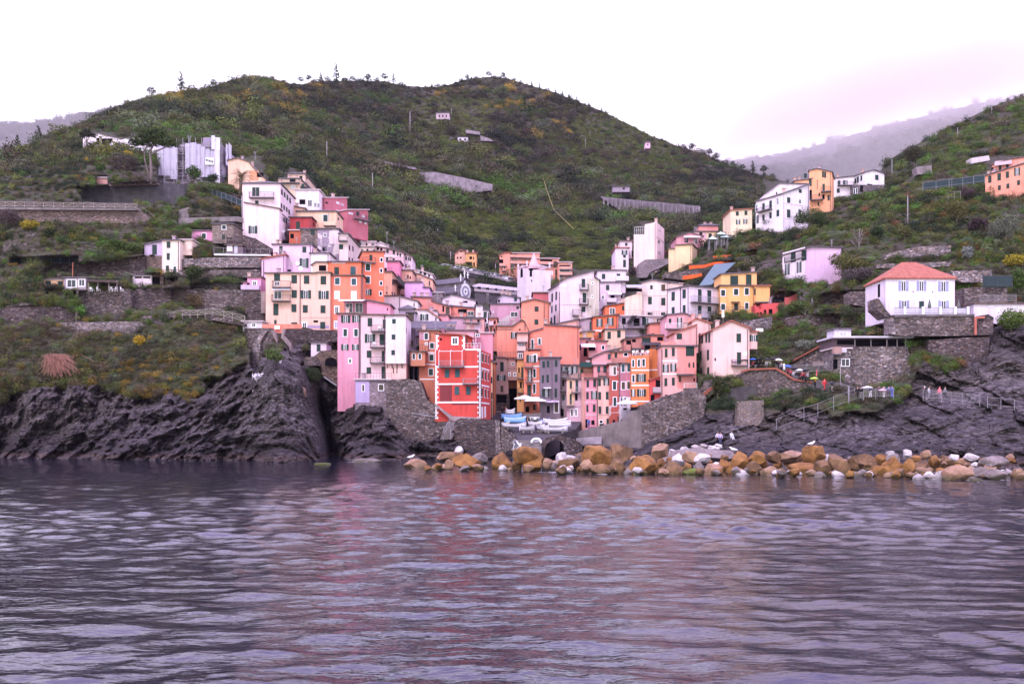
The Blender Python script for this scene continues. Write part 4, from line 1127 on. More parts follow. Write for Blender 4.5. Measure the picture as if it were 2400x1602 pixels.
MB().prism([cq(446,520,D0),cq(845,520,D1),cq(845,432,D1),cq(446,408,D0)],(0,8,0)).build('nave_wall',m_stone('church_stone',(.21,.18,.20),.35,3.0,.1),church.root)
m=MB();m.quadbox([cq(440,412,D0-.4),cq(872,452,D1-.4),cq(872,448,D1-.4),cq(440,406,D0-.4),cq(440,390,D0+3.2),cq(866,430,D1+3.2),cq(866,427,D1+3.2),cq(440,386,D0+3.2)])
m.build('aisle_roof',m_slate('church_roof',(.22,.18,.17)),church.root)
MB().prism([cq(412,392,D0+3),cq(840,432,D1+3),cq(840,412,D1+3),cq(412,372,D0+3)],(0,6,0)).build('clerestory',m_stucco('f0dce4'),church.root)
m=MB();m.quadbox([cq(412,375,D0+2.6),cq(846,416,D1+2.6),cq(846,412,D1+2.6),cq(412,370,D0+2.6),cq(480,352,D0+9),cq(800,388,D1+9),cq(800,385,D1+9),cq(480,349,D0+9)])
m.build('nave_roof',m_slate('church_lead_roof',(.36,.31,.35)),church.root)
m=MB()
for x in(480,545,610,676,740,800):
 t=(x-446)/400;q=cq(x,384+41*t,D0+3+12*t-.06);m.box(q,(.9,.12,.8))
m.build('clerestory_window',M_DARK(),church.root)
m=MB()
for x in(546,700):
 t=(x-446)/400;a,b=cq(x,412+24*t,D0+12*t-.3),cq(x,520,D0+12*t-.3);m.bar(a,b,.9)
m.build('buttress',m_stone('church_stone',(.21,.18,.20),.35,3.0,.1),church.root)
h=H('bell_tower','white bell tower with a pointed stone spire and arched belfry openings','bell tower','W',780,853,237,460,246,'f6e4ec',dep=6.6,sk=-5.2,roof='none',foot=4)
h.win('k18x52:815,272;Rk18x52:887,270;Rk8x16:893,328')
for f,x,y in(('F',815,246),('R',887,244)):
 a,z=h.uv(f,x,y)
 m=MB()
 n=len(m.v)
 pts=[(a+.62*math.cos(math.pi*k/6),z+.62*math.sin(math.pi*k/6)-.1)for k in range(7)]
 ring=[h.pt(q,zz,-.03)if f=='F' else h.pt(h.W+.03,zz,q)for q,zz in pts]
 m.prism(ring,h.n*.02 if f=='F' else-h.u*.02).build('belfry_arch',M_DARK(),h.root)
zt=h.zt
m=MB()
cs=[h.pt(0,zt,0),h.pt(h.W,zt,0),h.pt(h.W,zt,h.dep),h.pt(0,zt,h.dep)]
ctr=sum(cs,Vector())/4
ap=P(*cp('W',856,104),250);
for k in range(4):
 a,b=cs[k],cs[(k+1)%4];mid=(a+b)/2+Vector((0,0,.6))
 inn=(ctr-mid);inn.z=0;inn.normalize()
 m.prism([a,b,mid],inn*.5)
m.build('gable',m_stucco('e6ccd6'),h.root)
oc=[ctr+Vector((1.6*math.cos(math.pi/8+k*math.pi/4),1.6*math.sin(math.pi/8+k*math.pi/4),-.1))for k in range(8)]
apex=Vector((ctr.x,ctr.y,ap.z))
MB().raw(oc+[apex],[(k,(k+1)%8,8)for k in range(8)]+[tuple(range(7,-1,-1))]).build('spire',m_stucco('eebcc0'),h.root)
m=MB()
for c in cs:
 q=c.lerp(ctr,.06);m.bar(q-Vector((0,0,.2)),q+Vector((0,0,.8)),.4);m.raw([q+Vector((dx,dy,.7))for dx,dy in((-.3,-.3),(.3,-.3),(.3,.3),(-.3,.3))]+[q+Vector((0,0,1.5))],[(0,1,4),(1,2,4),(2,3,4),(3,0,4),(3,2,1,0)])
m.build('pinnacle',m_stucco('e8d0d8'),h.root)
MB().bar(apex-Vector((0,0,.4)),apex+Vector((0,0,1.3)),.1).bar(apex+Vector((-.3,0,.9)),apex+Vector((.3,0,.9)),.1).build('cross',M_METAL(),h.root)
h=H('house','narrow tall cream house with green shutters on the left terraces','house','A',316,478,1112,1420,204,'fbe2d4',dep=7,roof='slate',foot=1)
h.win('s34x58:373,1150;s28x62:370,1258;s28x50:362,1366;df24x60:430,1380').patch(312,322,1112,1415,'f4d8d0')
h=H('house','small grey lilac house wing with one tall green door on a tan stone wall','house','A',150,314,1130,1248,205,'cdb8d2',dep=6,top=[(150,1150),(314,1118)],roof='slate',foot=.1,into=HOST[0])
h.win('s42x90:244,1196')
slab('stone_wall','tan stone retaining wall under the grey lilac wing','wall','A',[(150,1250),(312,1250),(312,1385),(150,1385)],205,205,5,m_stone('tan_stone',(.24,.175,.16),.5,2.4))
h=H('house','low cream wing right of the narrow tall cream house','house','A',480,588,1108,1200,206,'fbdccc',dep=6,roof='white',foot=1,into=HOST[0])
h=H('garage','white garage with slit windows and railed roof on the left terraces','garage','A',40,218,1432,1545,199,'f3dfe9',dep=6,roof='slate',foot=1)
h.win('k64x16:95,1450 172,1450').toprail(165,470,1425,1.0)
h=H('house','dark open store with a stone pillar beside the white garage','store','A',222,345,1432,1545,199.4,'',dep=6,roof='slate',mat=m_stone('tan_stone',(.24,.175,.16),.5,2.4),foot=1)
h.win('k70x90:258,1490;k14x80:335,1480')
h=H('cottage','small bright pink cottage with one green door on the left slope','cottage','A',582,776,1022,1118,214,'ee9fc8',dep=6,roof='slate',foot=1)
h.win('sf36x48:697,1070').patch(582,592,1022,1116,'f6d6e2')
h=H('cottage','rubble stone cottage with two green windows next to the bright pink cottage','cottage','A',772,968,962,1095,213,'',dep=7,roof='slate',mat=m_stone('light_rubble',(.34,.27,.25),.8,3.0),foot=1)
h.win('sf34x36:882,990;s26x44:878,1078')
h=H('hut','tiny grey hut with a white framed window on a stone bank','hut','A',900,1050,1158,1232,207,'6e5a62',dep=5,roof='brown',foot=.6)
h.win('cf36x36:935,1186;l26x66:992,1196')
h=H('house','low pink house with lilac parapet at the foot of the lilac pink house','house','Q',1055,1222,352,470,199,'efa6c8',dep=6,top=[(1055,400),(1095,396),(1097,355),(1222,352)],roof='brown',foot=2)
h.win('gf36x44:1164,408;k26x20:1105,412').bal('1050,1218,468,40',solid='d8c2dc')
h=H('cottage','low yellow cottage with two dark windows on the lower left terrace','cottage','U',388,584,368,452,193,'fbc89a',dep=6,roof='brown',foot=1)
h.win('s48x40:444,404;s44x40:556,406').band('388,584,372',.16).chim('515,352')
h=H('conservatory','grey glazed conservatory beside the low yellow cottage','conservatory','U',588,792,358,470,192,'b4a0ac',dep=6,roof='slate',foot=1)
h.win('gf84x72:658,408;gf56x64:752,402')
h.toprail(710,790,345,.7)
h=H('hut','small brick hut on the upper left slope','hut','V',886,988,538,606,253,'cf9a90',dep=5,roof='white',foot=1)
h=H('house','white modern house with long sloping roof behind the stone pine','house','V',762,1100,160,240,300,'ecdfe6',dep=8,top=[(762,170),(800,150),(900,128),(1100,180)],roof='slate',foot=1)
h.win('k100x60:985,205;k30x60:900,200').bal('930,1100,240,30')
h=H('house','white modern wing with a slanted parapet between the two stone pines','house','V',1010,1180,185,262,296,'f6edf2',dep=6,top=[(1010,212),(1176,172),(1180,172)],roof='none',foot=1,into=HOST[0])
h=H('house','white modern glazed wing behind the large stone pine trunk','house','V',1190,1500,200,330,292,'e8dbe6',dep=8,top=[(1190,200),(1240,135),(1500,210)],roof='slate',foot=1,into=HOST[0])
h.win('g70x50:1270,280;g60x50:1355,300;g30x60:1430,310')
h=H('house','peach gabled house with slanting roof behind the palm','house','A',920,1265,380,620,258,'fbceb2',dep=10,top=[(920,378),(1005,357),(1110,392),(1150,445),(1200,500),(1265,552)],roof='brown',foot=2)
h.patch(1115,1200,470,560,'dc9a72').win('k60x40:1215,510').chim('1130,420')
h=H('hut','white hut with a slate roof left of the rose pink house','hut','C',648,806,1060,1190,180,'f3e2ee',dep=5,roof='slate',foot=1.5)
h.win('s38x72:726,1110')
h=H('hut','little white cabin with a glazed door at the end of the wooden fence','hut','Q',1056,1232,760,818,184,'f0e6ee',dep=4,roof='white',foot=.6)
h.win('gf36x40:1156,790')
ST_D=lambda:m_stone('dark_rubble',(.13,.10,.105),.9,2.0)
ST_M=lambda:m_stone('terrace_stone',(.185,.15,.15),.9,2.1)
ST_L=lambda:m_stone('pale_terrace_stone',(.27,.225,.235),.9,2.2)
ST_P=lambda:m_stone('pink_stone',(.27,.20,.195),.7,2.4)
ORANGE=lambda:m_plain('orange_safety_net',(.72,.12,.035),.8,.1,.25)
def W(label,crop,pts,D,D1=None,thick=4,mat=None,name='stone_wall',cat='wall',group=None):
 return slab(name,label,cat,crop,pts,D,D if D1 is None else D1,thick,mat or ST_M(),group=group)
W('pinkish stone retaining wall under the long cross braced fence','V',[(-60,825),(1275,832),(1420,940),(1100,962),(300,940),(-60,905)],218,219,4,ST_P())
W('concrete ledge carrying the long cross braced fence','V',[(-60,802),(1262,818),(1262,832),(-60,826)],217,217.5,2,m_concrete(),'ledge','ledge')
fence('long wooden cross braced fence along the upper left ledge','V',[(-40,803),(400,808),(860,816),(1250,820)],(216.8,217.3),1.15,2.05,'x',M_WOOD())
fence('sloping wooden handrail at the end of the long cross braced fence','V',[(1262,820),(1420,938)],(217,216),1.2,2.4,'rail',M_WOOD())
W('grey netted rock wall below the scaffolded building','V',[(700,615),(1000,610),(1330,598),(1560,590),(1780,590),(1640,780),(1300,775),(1000,775),(760,745)],249,254,5,m_concrete('netted_rock',(.105,.095,.11)),'rock_wall')
W('low rubble parapet on top of the grey netted rock wall','V',[(1000,588),(1450,580),(1450,598),(1000,612)],248,250,1.2,ST_P())
W('long concrete ramp wall below the shrubs, left of the pale pink house','A',[(580,902),(1010,890),(1062,905),(1062,950),(1000,935),(640,945),(460,960),(460,905)],220,222,3,m_concrete())
W('sloping grey concrete slab beside the low hedge','A',[(470,830),(560,805),(560,900),(450,905)],222,222,2,m_concrete())
W('rubble bank of dark stones around the tiny grey hut','A',[(905,1085),(1070,1062),(1180,1098),(1335,1190),(1300,1245),(900,1235)],209.5,210.5,4,ST_D())
W('low white coping wall in front of the dark rubble bank','A',[(790,1232),(1310,1240),(1310,1252),(790,1246)],205.6,205.6,.5,M_WHITE(),'coping')
W('grey terrace wall below the tiny grey hut','Q',[(478,185),(740,170),(1222,165),(1222,262),(478,258)],205,205,4,ST_L())
W('brown terrace wall with wire trellis above the round bush','Q',[(472,285),(1215,280),(1215,355),(472,345)],203.5,203.5,4,ST_M())
W('tall rubble terrace wall behind the arched wooden footbridge','Q',[(330,462),(1052,468),(1056,640),(860,655),(600,650),(480,610),(330,560)],195,195,5,ST_M())
W('dark rubble slope wall left of the long cream house','Q',[(1052,478),(1225,482),(1262,690),(1262,762),(1090,752),(1056,640)],193.5,193.5,5,ST_D())
W('tan concrete pier under the lilac pink house end','Q',[(1220,482),(1262,482),(1262,680),(1220,680)],192.6,192.6,2,m_concrete('tan_concrete',(.26,.19,.18)),'pier','pier')
W('stained stone terrace wall behind the dark fence panels','U',[(390,238),(850,215),(1250,162),(1330,160),(1330,335),(1000,342),(390,335)],203,204,4,ST_D())
W('rubble terrace wall under the thatched pergola','U',[(730,485),(1190,455),(1205,640),(1110,690),(830,690),(720,620)],191,191.5,4,ST_M())
W('brown rubble wall right of the pergola below the white garage','U',[(1190,452),(1568,455),(1568,600),(1400,660),(1205,640)],193,193.5,4,ST_D())
W('small stone terrace wall left of the mossy shrub','U',[(0,640),(380,612),(560,600),(690,690),(690,762),(0,765)],184,186,4,ST_D())
W('pale rubble wall behind the low zigzag fence','U',[(520,765),(1300,755),(1330,800),(1290,860),(640,860)],181.5,182,4,ST_L())
W('short stone wall under the low yellow cottage','U',[(395,455),(590,465),(700,475),(700,520),(560,540),(420,500)],192,192,3,ST_L())
fence('dark netted fence panels on posts across the left terraces','U',[(100,235),(300,245),(470,232),(720,230)],(204,203),1.5,1.9,'net',M_LMETAL())
fence('low zigzag wooden fence above the pergola','U',[(855,335),(1240,338)],(202,202.5),.9,2.0,'z',M_WOOD())
fence('low zigzag wooden fence along the lowest left terrace path','U',[(560,832),(800,838),(1240,835)],(180.5,181),1.2,1.75,'z',M_WOOD())
fence('iron terrace railing below the rubble pergola wall','U',[(725,745),(840,748),(1100,742)],(186,186),1.3,2.0,'bars',M_METAL())
fence('arched wooden footbridge railing with cross braces','Q',[(345,742),(500,714),(640,714),(780,694),(880,722),(960,740),(1072,766)],(182.5,182),1.25,1.75,'x',M_WOOD())
W('stone ramp under the arched footbridge railing','Q',[(330,752),(500,722),(780,702),(960,748),(1075,772),(1075,800),(780,745),(500,770)],183.2,182.8,3,ST_M())
fence('iron railing on the terrace by the blue door','Q',[(560,465),(760,462),(1000,462)],(198,198),1.2,2.2,'bars',M_METAL())
fence('green netted fence below the hedge by the palm','A',[(735,690),(900,740),(1045,800)],(244,236),1.6,2.0,'net',M_LMETAL())
fence('thin post fence on the dark rubble bank','A',[(790,1232),(1050,1238),(1300,1245)],(205.4,205.4),1.3,1.8,'rail',M_LMETAL())
W('dark stone retaining wall below the long cream house','C',[(360,925),(925,928),(925,1050),(640,1045),(520,1075),(455,1090),(375,1000)],188,185,5,ST_D())
W('grey rubble bastion with a spill of pale stones at the cliff edge','C',[(-30,908),(245,908),(290,1000),(270,1080),(140,1140),(-30,1100)],184,182,5,ST_M())
W('spill of pale rubble down the cliff below the bastion','C',[(150,930),(200,935),(130,1050),(130,1200),(100,1330),(40,1320),(35,1180),(60,1060)],178,177,2,ST_L(),'rubble_spill','rubble')
W('curving pale coping wall of the cliff path','C',[(352,918),(385,916),(372,985),(440,1065),(462,1190),(446,1205),(420,1095),(345,1010)],178,176,1.2,m_concrete('path_wall',(.25,.19,.19)),'path_wall')
W('short pale coping wall opposite the curving path wall','C',[(250,925),(275,940),(310,1040),(296,1060),(262,985)],179,179,1.0,m_concrete('path_wall',(.25,.19,.19)),'path_wall')
W('orange safety netting along the path under the long cream house','C',[(150,868),(555,868),(555,912),(362,915),(350,960),(285,955),(262,910),(150,905)],184,183,.08,m_plain('orange_net_pale',(.70,.22,.16),.8,.1,.2),'safety_netting','netting')
W('white notice board on the orange safety netting','C',[(275,884),(330,884),(330,920),(275,920)],183.2,183.2,.06,M_WHITE(),'notice_board','sign')
W('brown stone store wall left of the rose pink house','C',[(580,1210),(680,1195),(750,1140),(922,1130),(922,1500),(860,1440),(760,1385),(745,1300),(535,1295)],177,176,4,m_stone('brown_rubble',(.20,.145,.125),.8,2.4))
W('arched black panel painted for the dark store opening in the brown stone wall','C',[(790,1290),(792,1240),(815,1215),(850,1207),(885,1215),(908,1240),(910,1290)],175.7,175.7,.2,M_DARK(),'painted_store_opening','opening')  # black slab paints the unlit inside of the arch
W('low stone garden wall before the brown stone store','C',[(580,1220),(700,1205),(745,1290),(580,1290)],175.5,175.5,2,ST_M())
W('slanting pale pipe on the bank left of the rose pink house','C',[(770,1405),(785,1400),(915,1490),(905,1500)],174,173.5,.3,M_LMETAL(),'drain_pipe','pipe')
W('great sloping harbour wall of dark rubble beneath the brick brown house','F',[(-240,655),(-20,640),(110,665),(180,860),(250,910),(345,975),(412,1040),(412,1105),(330,1210),(180,1290),(-60,1250),(-180,1090),(-240,960)],168,165.8,5,ST_M())
W('pale mortar skirt below the bright red house','F',[(250,900),(262,898),(435,1022),(726,1036),(726,1052),(500,1050),(470,1072),(430,1068)],164.6,164.6,2.5,m_concrete('pale_mortar',(.33,.25,.26)),'skirt_wall')
W('dark rubble quay wall in front of the bright red house','F',[(470,1068),(525,1042),(880,1058),(932,1085),(942,1185),(942,1400),(900,1420),(760,1425),(640,1400),(540,1350),(440,1240),(415,1235)],161,161,6,ST_D())
W('rubble quay wall sloping beside the slipway','F',[(930,1100),(1000,1180),(1082,1205),(1086,1290),(1030,1380),(930,1400)],160,157,4,ST_M())
W('stone pilaster at the end of the quay wall','F',[(872,1060),(918,1066),(930,1400),(880,1410)],160.2,160.2,1.2,ST_L(),'pilaster','pilaster')
W('thin white pipe slanting across the great harbour wall','F',[(20,985),(280,1026),(280,1034),(20,993)],165.4,165,.2,M_LMETAL(),'drain_pipe','pipe')
W('stained concrete quay wall curving up to the painted row','px',[(1346,1014),(1407,998),(1458,986),(1484,962),(1508,958),(1508,1050),(1453,1048),(1351,1040)],170,163,4,m_concrete('stained_concrete',(.19,.155,.155)))
W('pale rendered panel low on the stained concrete quay wall','px',[(1350,1026),(1410,1022),(1410,1040),(1352,1040)],167.5,166.2,.5,m_concrete('pale_render',(.33,.27,.31)),'render_panel')
W('tall rubble wall under the harbour steps','px',[(1504,950),(1560,928),(1632,908),(1656,930),(1650,975),(1600,1005),(1560,1022),(1504,1046)],163,158,5,ST_M())
W('rust red coped stair wall below the gabled house','J',[(672,1135),(690,1100),(790,1000),(830,985),(832,1005),(700,1120),(678,1150)],161.5,161,.6,m_plain('brick_coping',(.26,.085,.055),.85),'stair_wall')
W('rubble stair wall above the rust red coping','J',[(660,1090),(700,1020),(760,925),(830,900),(830,985),(690,1100),(672,1130)],162.2,161.6,2,ST_M(),'stair_wall')
W('dark slanting ramp edge below the rust red coping','J',[(695,1235),(840,1060),(850,1075),(705,1245)],160.5,160.5,.8,ST_D(),'ramp_edge','ramp')
W('stone wall around the arched boat tunnel','HB',[(735,645),(790,592),(880,566),(1000,572),(1120,600),(1230,650),(1260,700),(1260,900),(1018,900),(1015,700),(985,645),(940,620),(890,614),(830,640),(778,690),(762,760),(762,900),(735,900)],155.5,156,4,ST_D())
W('black panel painted as the dark depth of the boat tunnel','HB',[(750,600),(1040,600),(1040,920),(750,920)],163,163,.5,M_DARK(),'painted_tunnel_dark','tunnel')  # black backing paints the darkness deep in the tunnel
fence('white curved handrail beside the boat tunnel','px',[(1352,1045),(1385,1046),(1415,1058)],(158,156),1.2,1.2,'rail',M_LMETAL())
W('grey slab parapet of the parasol terrace','HB',[(405,272),(560,275),(720,258),(720,332),(560,332),(430,322)],175.5,175.5,.5,m_concrete('parapet_slabs',(.17,.14,.145)),'parapet')
W('black panel painted as the dark boat store below the parasol terrace','HB',[(425,322),(560,332),(705,332),(705,420),(420,420)],176.2,176.2,.4,M_DARK(),'painted_store_dark','store')  # flat black sheet paints the shade under the terrace
W('grey stone terrace wall right of the white sign board','HB',[(700,335),(800,330),(1010,322),(1020,420),(700,420)],175.2,175,2,ST_M())
s=W('white sign board with small dark lettering over the boat store','HB',[(570,316),(695,316),(695,353),(570,353)],174.6,174.6,.1,M_WHITE(),'sign_board','sign')
m=MB()
for x,w,y in((588,14,336),(604,8,337),(618,5,336),(662,9,338),(674,7,337),(686,8,338)):
 m.box(P(*cp('HB',x,y),174.55),(mpp(174)*w*.18,.03,.28))
lt=m.build('lettering',M_DARK());LOC[lt]=Vector((0,0,0));lt.parent=s
W('lilac grey ruin wall below the tall cream ridge house','I',[(335,602),(400,558),(640,548),(640,600),(450,690),(420,740),(335,745)],236,235,4,m_stone('lilac_stone',(.30,.245,.28),.4,2.6))
W('dark stone terrace wall below the pale yellow garden house','I',[(600,690),(930,672),(985,705),(800,770),(600,745)],225,224,4,ST_M())
W('orange safety netting on the upper terrace','I',[(1095,522),(1300,505),(1550,455),(1556,512),(1300,532),(1100,555)],232,234,.1,ORANGE(),'safety_netting','netting')
W('orange safety netting on the middle terrace beside the tarpaulin','I',[(850,618),(1000,612),(1110,582),(1330,568),(1328,590),(1110,610),(1000,642),(850,655)],226,229,.1,ORANGE(),'safety_netting','netting')
W('short orange safety netting above the cream mono pitch house','I',[(785,725),(980,698),(982,726),(880,752),(785,762)],220,221,.1,ORANGE(),'safety_netting','netting')
tp=MB().quadbox([P(*cp('I',950,825),212),P(*cp('I',1075,815),212),P(*cp('I',1330,585),224),P(*cp('I',1110,605),224),P(*cp('I',950,828),212.4),P(*cp('I',1075,818),212.4),P(*cp('I',1330,588),224.4),P(*cp('I',1110,608),224.4)]).build('tarpaulin',m_plain('blue_grey_tarpaulin',(.10,.15,.165),.6,.25,.12))
CARVE.append((1638,1728,615,668,226))
props(tp,'large blue grey tarpaulin draped down the slope behind the yellow house','tarpaulin')
W('dressed stone wall between the yellow house and the gabled house','J',[(1145,325),(1250,300),(1440,268),(1432,405),(1205,412),(1140,390)],182,184,4,ST_L())
W('white balustrade in front of the dressed stone wall','J',[(1272,388),(1345,388),(1345,422),(1272,422)],176,176,.2,M_WHITE(),'balustrade','balustrade')
fence('iron railing under the yellow house on grey piers','I',[(1170,1085),(1515,1082)],(192,192),.9,2.5,'bars',M_METAL())
W('stone bastion with brick coping carrying the crowded path','N',[(375,690),(470,655),(700,648),(780,692),(880,752),(1035,775),(1050,800),(900,850),(600,925),(520,925),(390,900),(370,790)],160.5,154,5,ST_M())
m=MB()
cps=[(380,672),(470,648),(700,640),(780,684),(870,742),(1035,766)]
pp=[P(*cp('N',x,y),160.2-6.3*(x-375)/675)for x,y in cps]
for a,b in zip(pp[:-1],pp[1:]):m.bar(a,b,.5,.28)
props(m.build('brick_coping',m_plain('brick_coping',(.26,.085,.055),.85)),'curving red brick coping along the top of the crowded path','coping')
W('dark drilled concrete buttress on the right cliff','N',[(262,830),(300,812),(520,795),(520,905),(400,935),(262,930)],158.5,157,4,m_concrete('dark_concrete',(.075,.065,.07)),'buttress','buttress')
W('pale mortared rubble patch set in the right cliff','N',[(345,942),(590,930),(592,1085),(545,1160),(312,1165),(312,1075)],151.5,150,3,m_stone('mortared_rubble',(.29,.235,.23),.35,2.4))
W('rising stone stair wall with red coping to the restaurant','N',[(790,612),(1000,500),(1230,375),(1230,625),(1050,615),(800,640)],172,164,4,ST_M(),'stair_wall')
m=MB();m.bar(P(*cp('N',790,608),171.8),P(*cp('N',1230,370),163.8),.45,.25)
props(m.build('brick_coping',m_plain('brick_coping',(.26,.085,.055),.85)),'straight red brick coping on the rising stair wall','coping')
W('brown gate panels beside the rising stair wall','N',[(1040,575),(1215,568),(1215,610),(1040,618)],162,161,.4,m_plain('brown_panel',(.20,.15,.14)),'gate_panel','gate')
W('pale coursed stone base of the cliff restaurant','M',[(-190,985),(495,988),(525,1085),(545,1250),(330,1345),(-60,1340),(-190,1200)],158.5,157,5,ST_L())
W('dark rubble wall under the villa garden','M',[(690,930),(1000,905),(1255,900),(1240,1060),(1140,1130),(900,1120),(690,1080)],156,153,5,ST_D())
W('stone retaining wall of the white villa terrace','M',[(385,716),(1112,700),(1112,886),(560,890),(400,888)],155,155,5,ST_M())
W('grey stone garden stair climbing the left side of the villa','M',[(212,545),(236,548),(300,648),(348,702),(348,728),(300,718),(214,640)],157,157,4,ST_M(),'garden_stair','stair')
W('grey slab edge of the white villa terrace','M',[(370,694),(1115,688),(1115,706),(385,716)],154.8,154.8,4.5,m_concrete('terrace_slab',(.14,.12,.125)),'terrace_slab','terrace')
W('pale stone pier at the left end of the villa wall','M',[(345,720),(392,716),(396,885),(345,870)],155.2,155.2,3,ST_L(),'pier','pier')
W('rubble wall right of the red drain pipe','M',[(1130,710),(1240,690),(1290,720),(1280,880),(1130,884)],154,153,4,ST_D())
pp=MB().bar(P(*cp('M',1121,716),153.4),P(*cp('M',1121,880),153.4),.3).bar(P(*cp('M',1128,722),153.4),P(*cp('M',1205,718),153.4),.3)
props(pp.build('drain_pipe',m_plain('rust_red_pipe',(.40,.12,.09),.6)),'rusty red drain pipe with an elbow beside the villa wall','pipe')
W('brown stone house wall with a railed roof right of the villa','M',[(1020,448),(1110,445),(1412,442),(1415,582),(1110,585),(1022,620)],165,163,5,ST_M())
fence('dark roof railing with smoked panels on the brown stone house','M',[(1190,442),(1460,440)],(163,162),1.9,2.3,'solid',M_METAL())
W('stone terrace wall with a chimney pipe above the villa','M',[(895,292),(1272,286),(1275,395),(1020,400),(935,380)],174,173,4,ST_L())
h=H('low_house','long low white house with thin brown flat roof right of the villa','house','M',1106,1600,598,660,157,'f0e2f0',dep=5,roof='brown',foot=2)
h.win('l50x16:1266,622;l60x20:1490,632')
fence('wire roof railing on the long white low house','M',[(1165,582),(1495,584)],(158,156),1.2,2.2,'bars',M_LMETAL())
W('pale drystone wall on the slope above the villa','L',[(285,1472),(600,1402),(900,1392),(890,1482),(600,1492),(285,1522)],191,190,3,ST_L())
W('lower drystone wall directly above the villa roof','M',[(215,232),(500,222),(900,208),(900,252),(215,268)],184,183,3,ST_L())
W('rubble wall on the slope left of the villa','M',[(-20,482),(208,476),(215,640),(100,620),(-20,600)],175,174,4,ST_M())
W('broad brown drystone wall above the white garden chairs','K',[(960,1255),(1100,1195),(1540,1182),(1550,1325),(1100,1330),(980,1305)],187,184,4,ST_M())
W('stone wall carrying the white garden chairs','K',[(700,1430),(900,1398),(1225,1402),(1215,1520),(720,1520)],183,181,4,ST_D())
W('short pale wall beside the utility pole on the right slope','L',[(330,1130),(480,1105),(620,1085),(630,1105),(350,1145)],228,226,2,ST_L())
W('grey roofless shed on the upper right slope','L',[(578,672),(720,655),(722,735),(590,740)],268,266,3,m_concrete('shed_concrete',(.22,.18,.19)),'shed','shed')
W('white and brown patchwork shed on the upper right slope','L',[(1080,590),(1245,565),(1255,610),(1090,640)],268,264,3,m_stucco('d8ccd8',.5),'shed','shed')
fence('green screened fence rising to the salmon house at the right edge','L',[(640,882),(880,850),(905,850),(1205,812)],(226,225),1.7,2.6,'solid',M_LMETAL())
fence('short wooden garden fence on the right slope','L',[(870,960),(985,950)],(212,211),1.3,1.6,'rail',M_WOOD())
fence('galvanised railing on the path by the lookout bend','M',[(95,1460),(205,1458),(370,1452)],(138.5,137),1.25,1.6,'bars',M_LMETAL())
fence('long galvanised railing where the pink raincoat stands','M',[(642,1470),(810,1482),(1000,1502),(1162,1520)],(136,131.5),1.3,1.7,'bars',M_LMETAL())
fence('bare galvanised railing at the far right of the cliff path','M',[(1232,1532),(1480,1555),(1600,1600)],(131,129),1.2,2.0,'rail',M_LMETAL())
fence('dark railing behind the red raincoat','N',[(1045,815),(1150,855),(1300,865),(1420,905)],(152,148),1.5,1.4,'bars',M_LMETAL())
fence('tall post railing under the rising stair wall','N',[(790,685),(975,682),(1215,672)],(160,158),1.4,1.8,'bars',M_LMETAL())
fence('wire rope handrail on white posts down the rock slab','N',[(705,1212),(957,1102),(1085,1068),(1230,1005),(1500,915)],(143,140),1.7,5.5,'rail',M_LMETAL())
W('long tapering concrete slope wall on the middle of the hill','px',[(982,405),(1020,403),(1090,417),(1155,432),(1152,446),(1100,452),(1035,443),(1000,431)],455,470,5,m_concrete('hill_concrete',(.27,.22,.25)))
W('thin concrete road edge left of the tapering slope wall','px',[(836,366),(860,370),(905,378),(975,393),(975,398),(905,384),(836,371)],462,458,3,m_concrete('hill_concrete',(.27,.22,.25)),'road_edge')
hw=W('long buttressed concrete wall at the valley head','px',[(1405,460),(1500,470),(1642,483),(1640,497),(1600,509),(1520,506),(1450,491)],465,455,5,m_concrete('valley_concrete',(.21,.175,.20)))
m=MB()
for i in range(22):
 x=1415+i*10;y=461+(x-1405)*.097
 m.bar(P(x,y,464.2-(x-1405)/237*10),P(x,y+24-abs(x-1540)*.05,464.2-(x-1405)/237*10),.7)
bt=m.build('buttresses',m_concrete('valley_concrete',(.21,.175,.20)));bt.parent=hw
W('ruined grey terrace walls beside the white hill cottage','px',[(1092,304),(1125,309),(1125,316),(1092,312)],592,592,3,m_concrete('hill_concrete',(.27,.22,.25)),'ruin_wall')
W('lower ruined grey wall right of the white hill cottage','px',[(1126,318),(1146,324),(1158,331),(1126,330)],585,582,3,m_concrete('hill_concrete',(.27,.22,.25)),'ruin_wall')
h=H('cottage','pinkish stone cottage high on the terraced hill','cottage','px',1022,1053,265,278,612,'c4acb8',dep=8,roof='slate',foot=.4)
h.win('k3x5:1030,272 1038,272 1046,272')
h=H('cottage','white cottage with two windows and a grey wing on the terraced hill','cottage','px',1073,1097,322,335,592,'f0e4f4',dep=7,roof='slate',foot=.4)
h.win('k5x4:1079,327 1090,327')
h=H('cottage','grey stone wing of the white hill cottage','cottage','px',1054,1073,322,330,593,'8c7c90',dep=6,roof='slate',foot=.4,into=HOST[0])
h=H('hut','tiny pale hut among the highest vine terraces','hut','px',910,929,250,258,640,'c4b0c0',dep=5,roof='slate',foot=.4)
h.win('k4x5:915,254')
h=H('hut','small pink hut on the far right vine terraces','hut','px',1512,1524,334,346,640,'e4b8cc',dep=5,roof='slate',foot=.4)
h.win('k3x3:1518,339')
h=H('hut','low grey ruin hut above the buttressed valley wall','hut','px',1436,1476,438,448,500,'a090a0',dep=5,roof='slate',foot=.4)
h.win('k5x4:1462,442')
h=H('restaurant','flat roofed cliff restaurant with dark glazed front and posts','restaurant','M',-185,500,915,990,158,'5c4a4c',dep=7,roof='none',foot=.3)
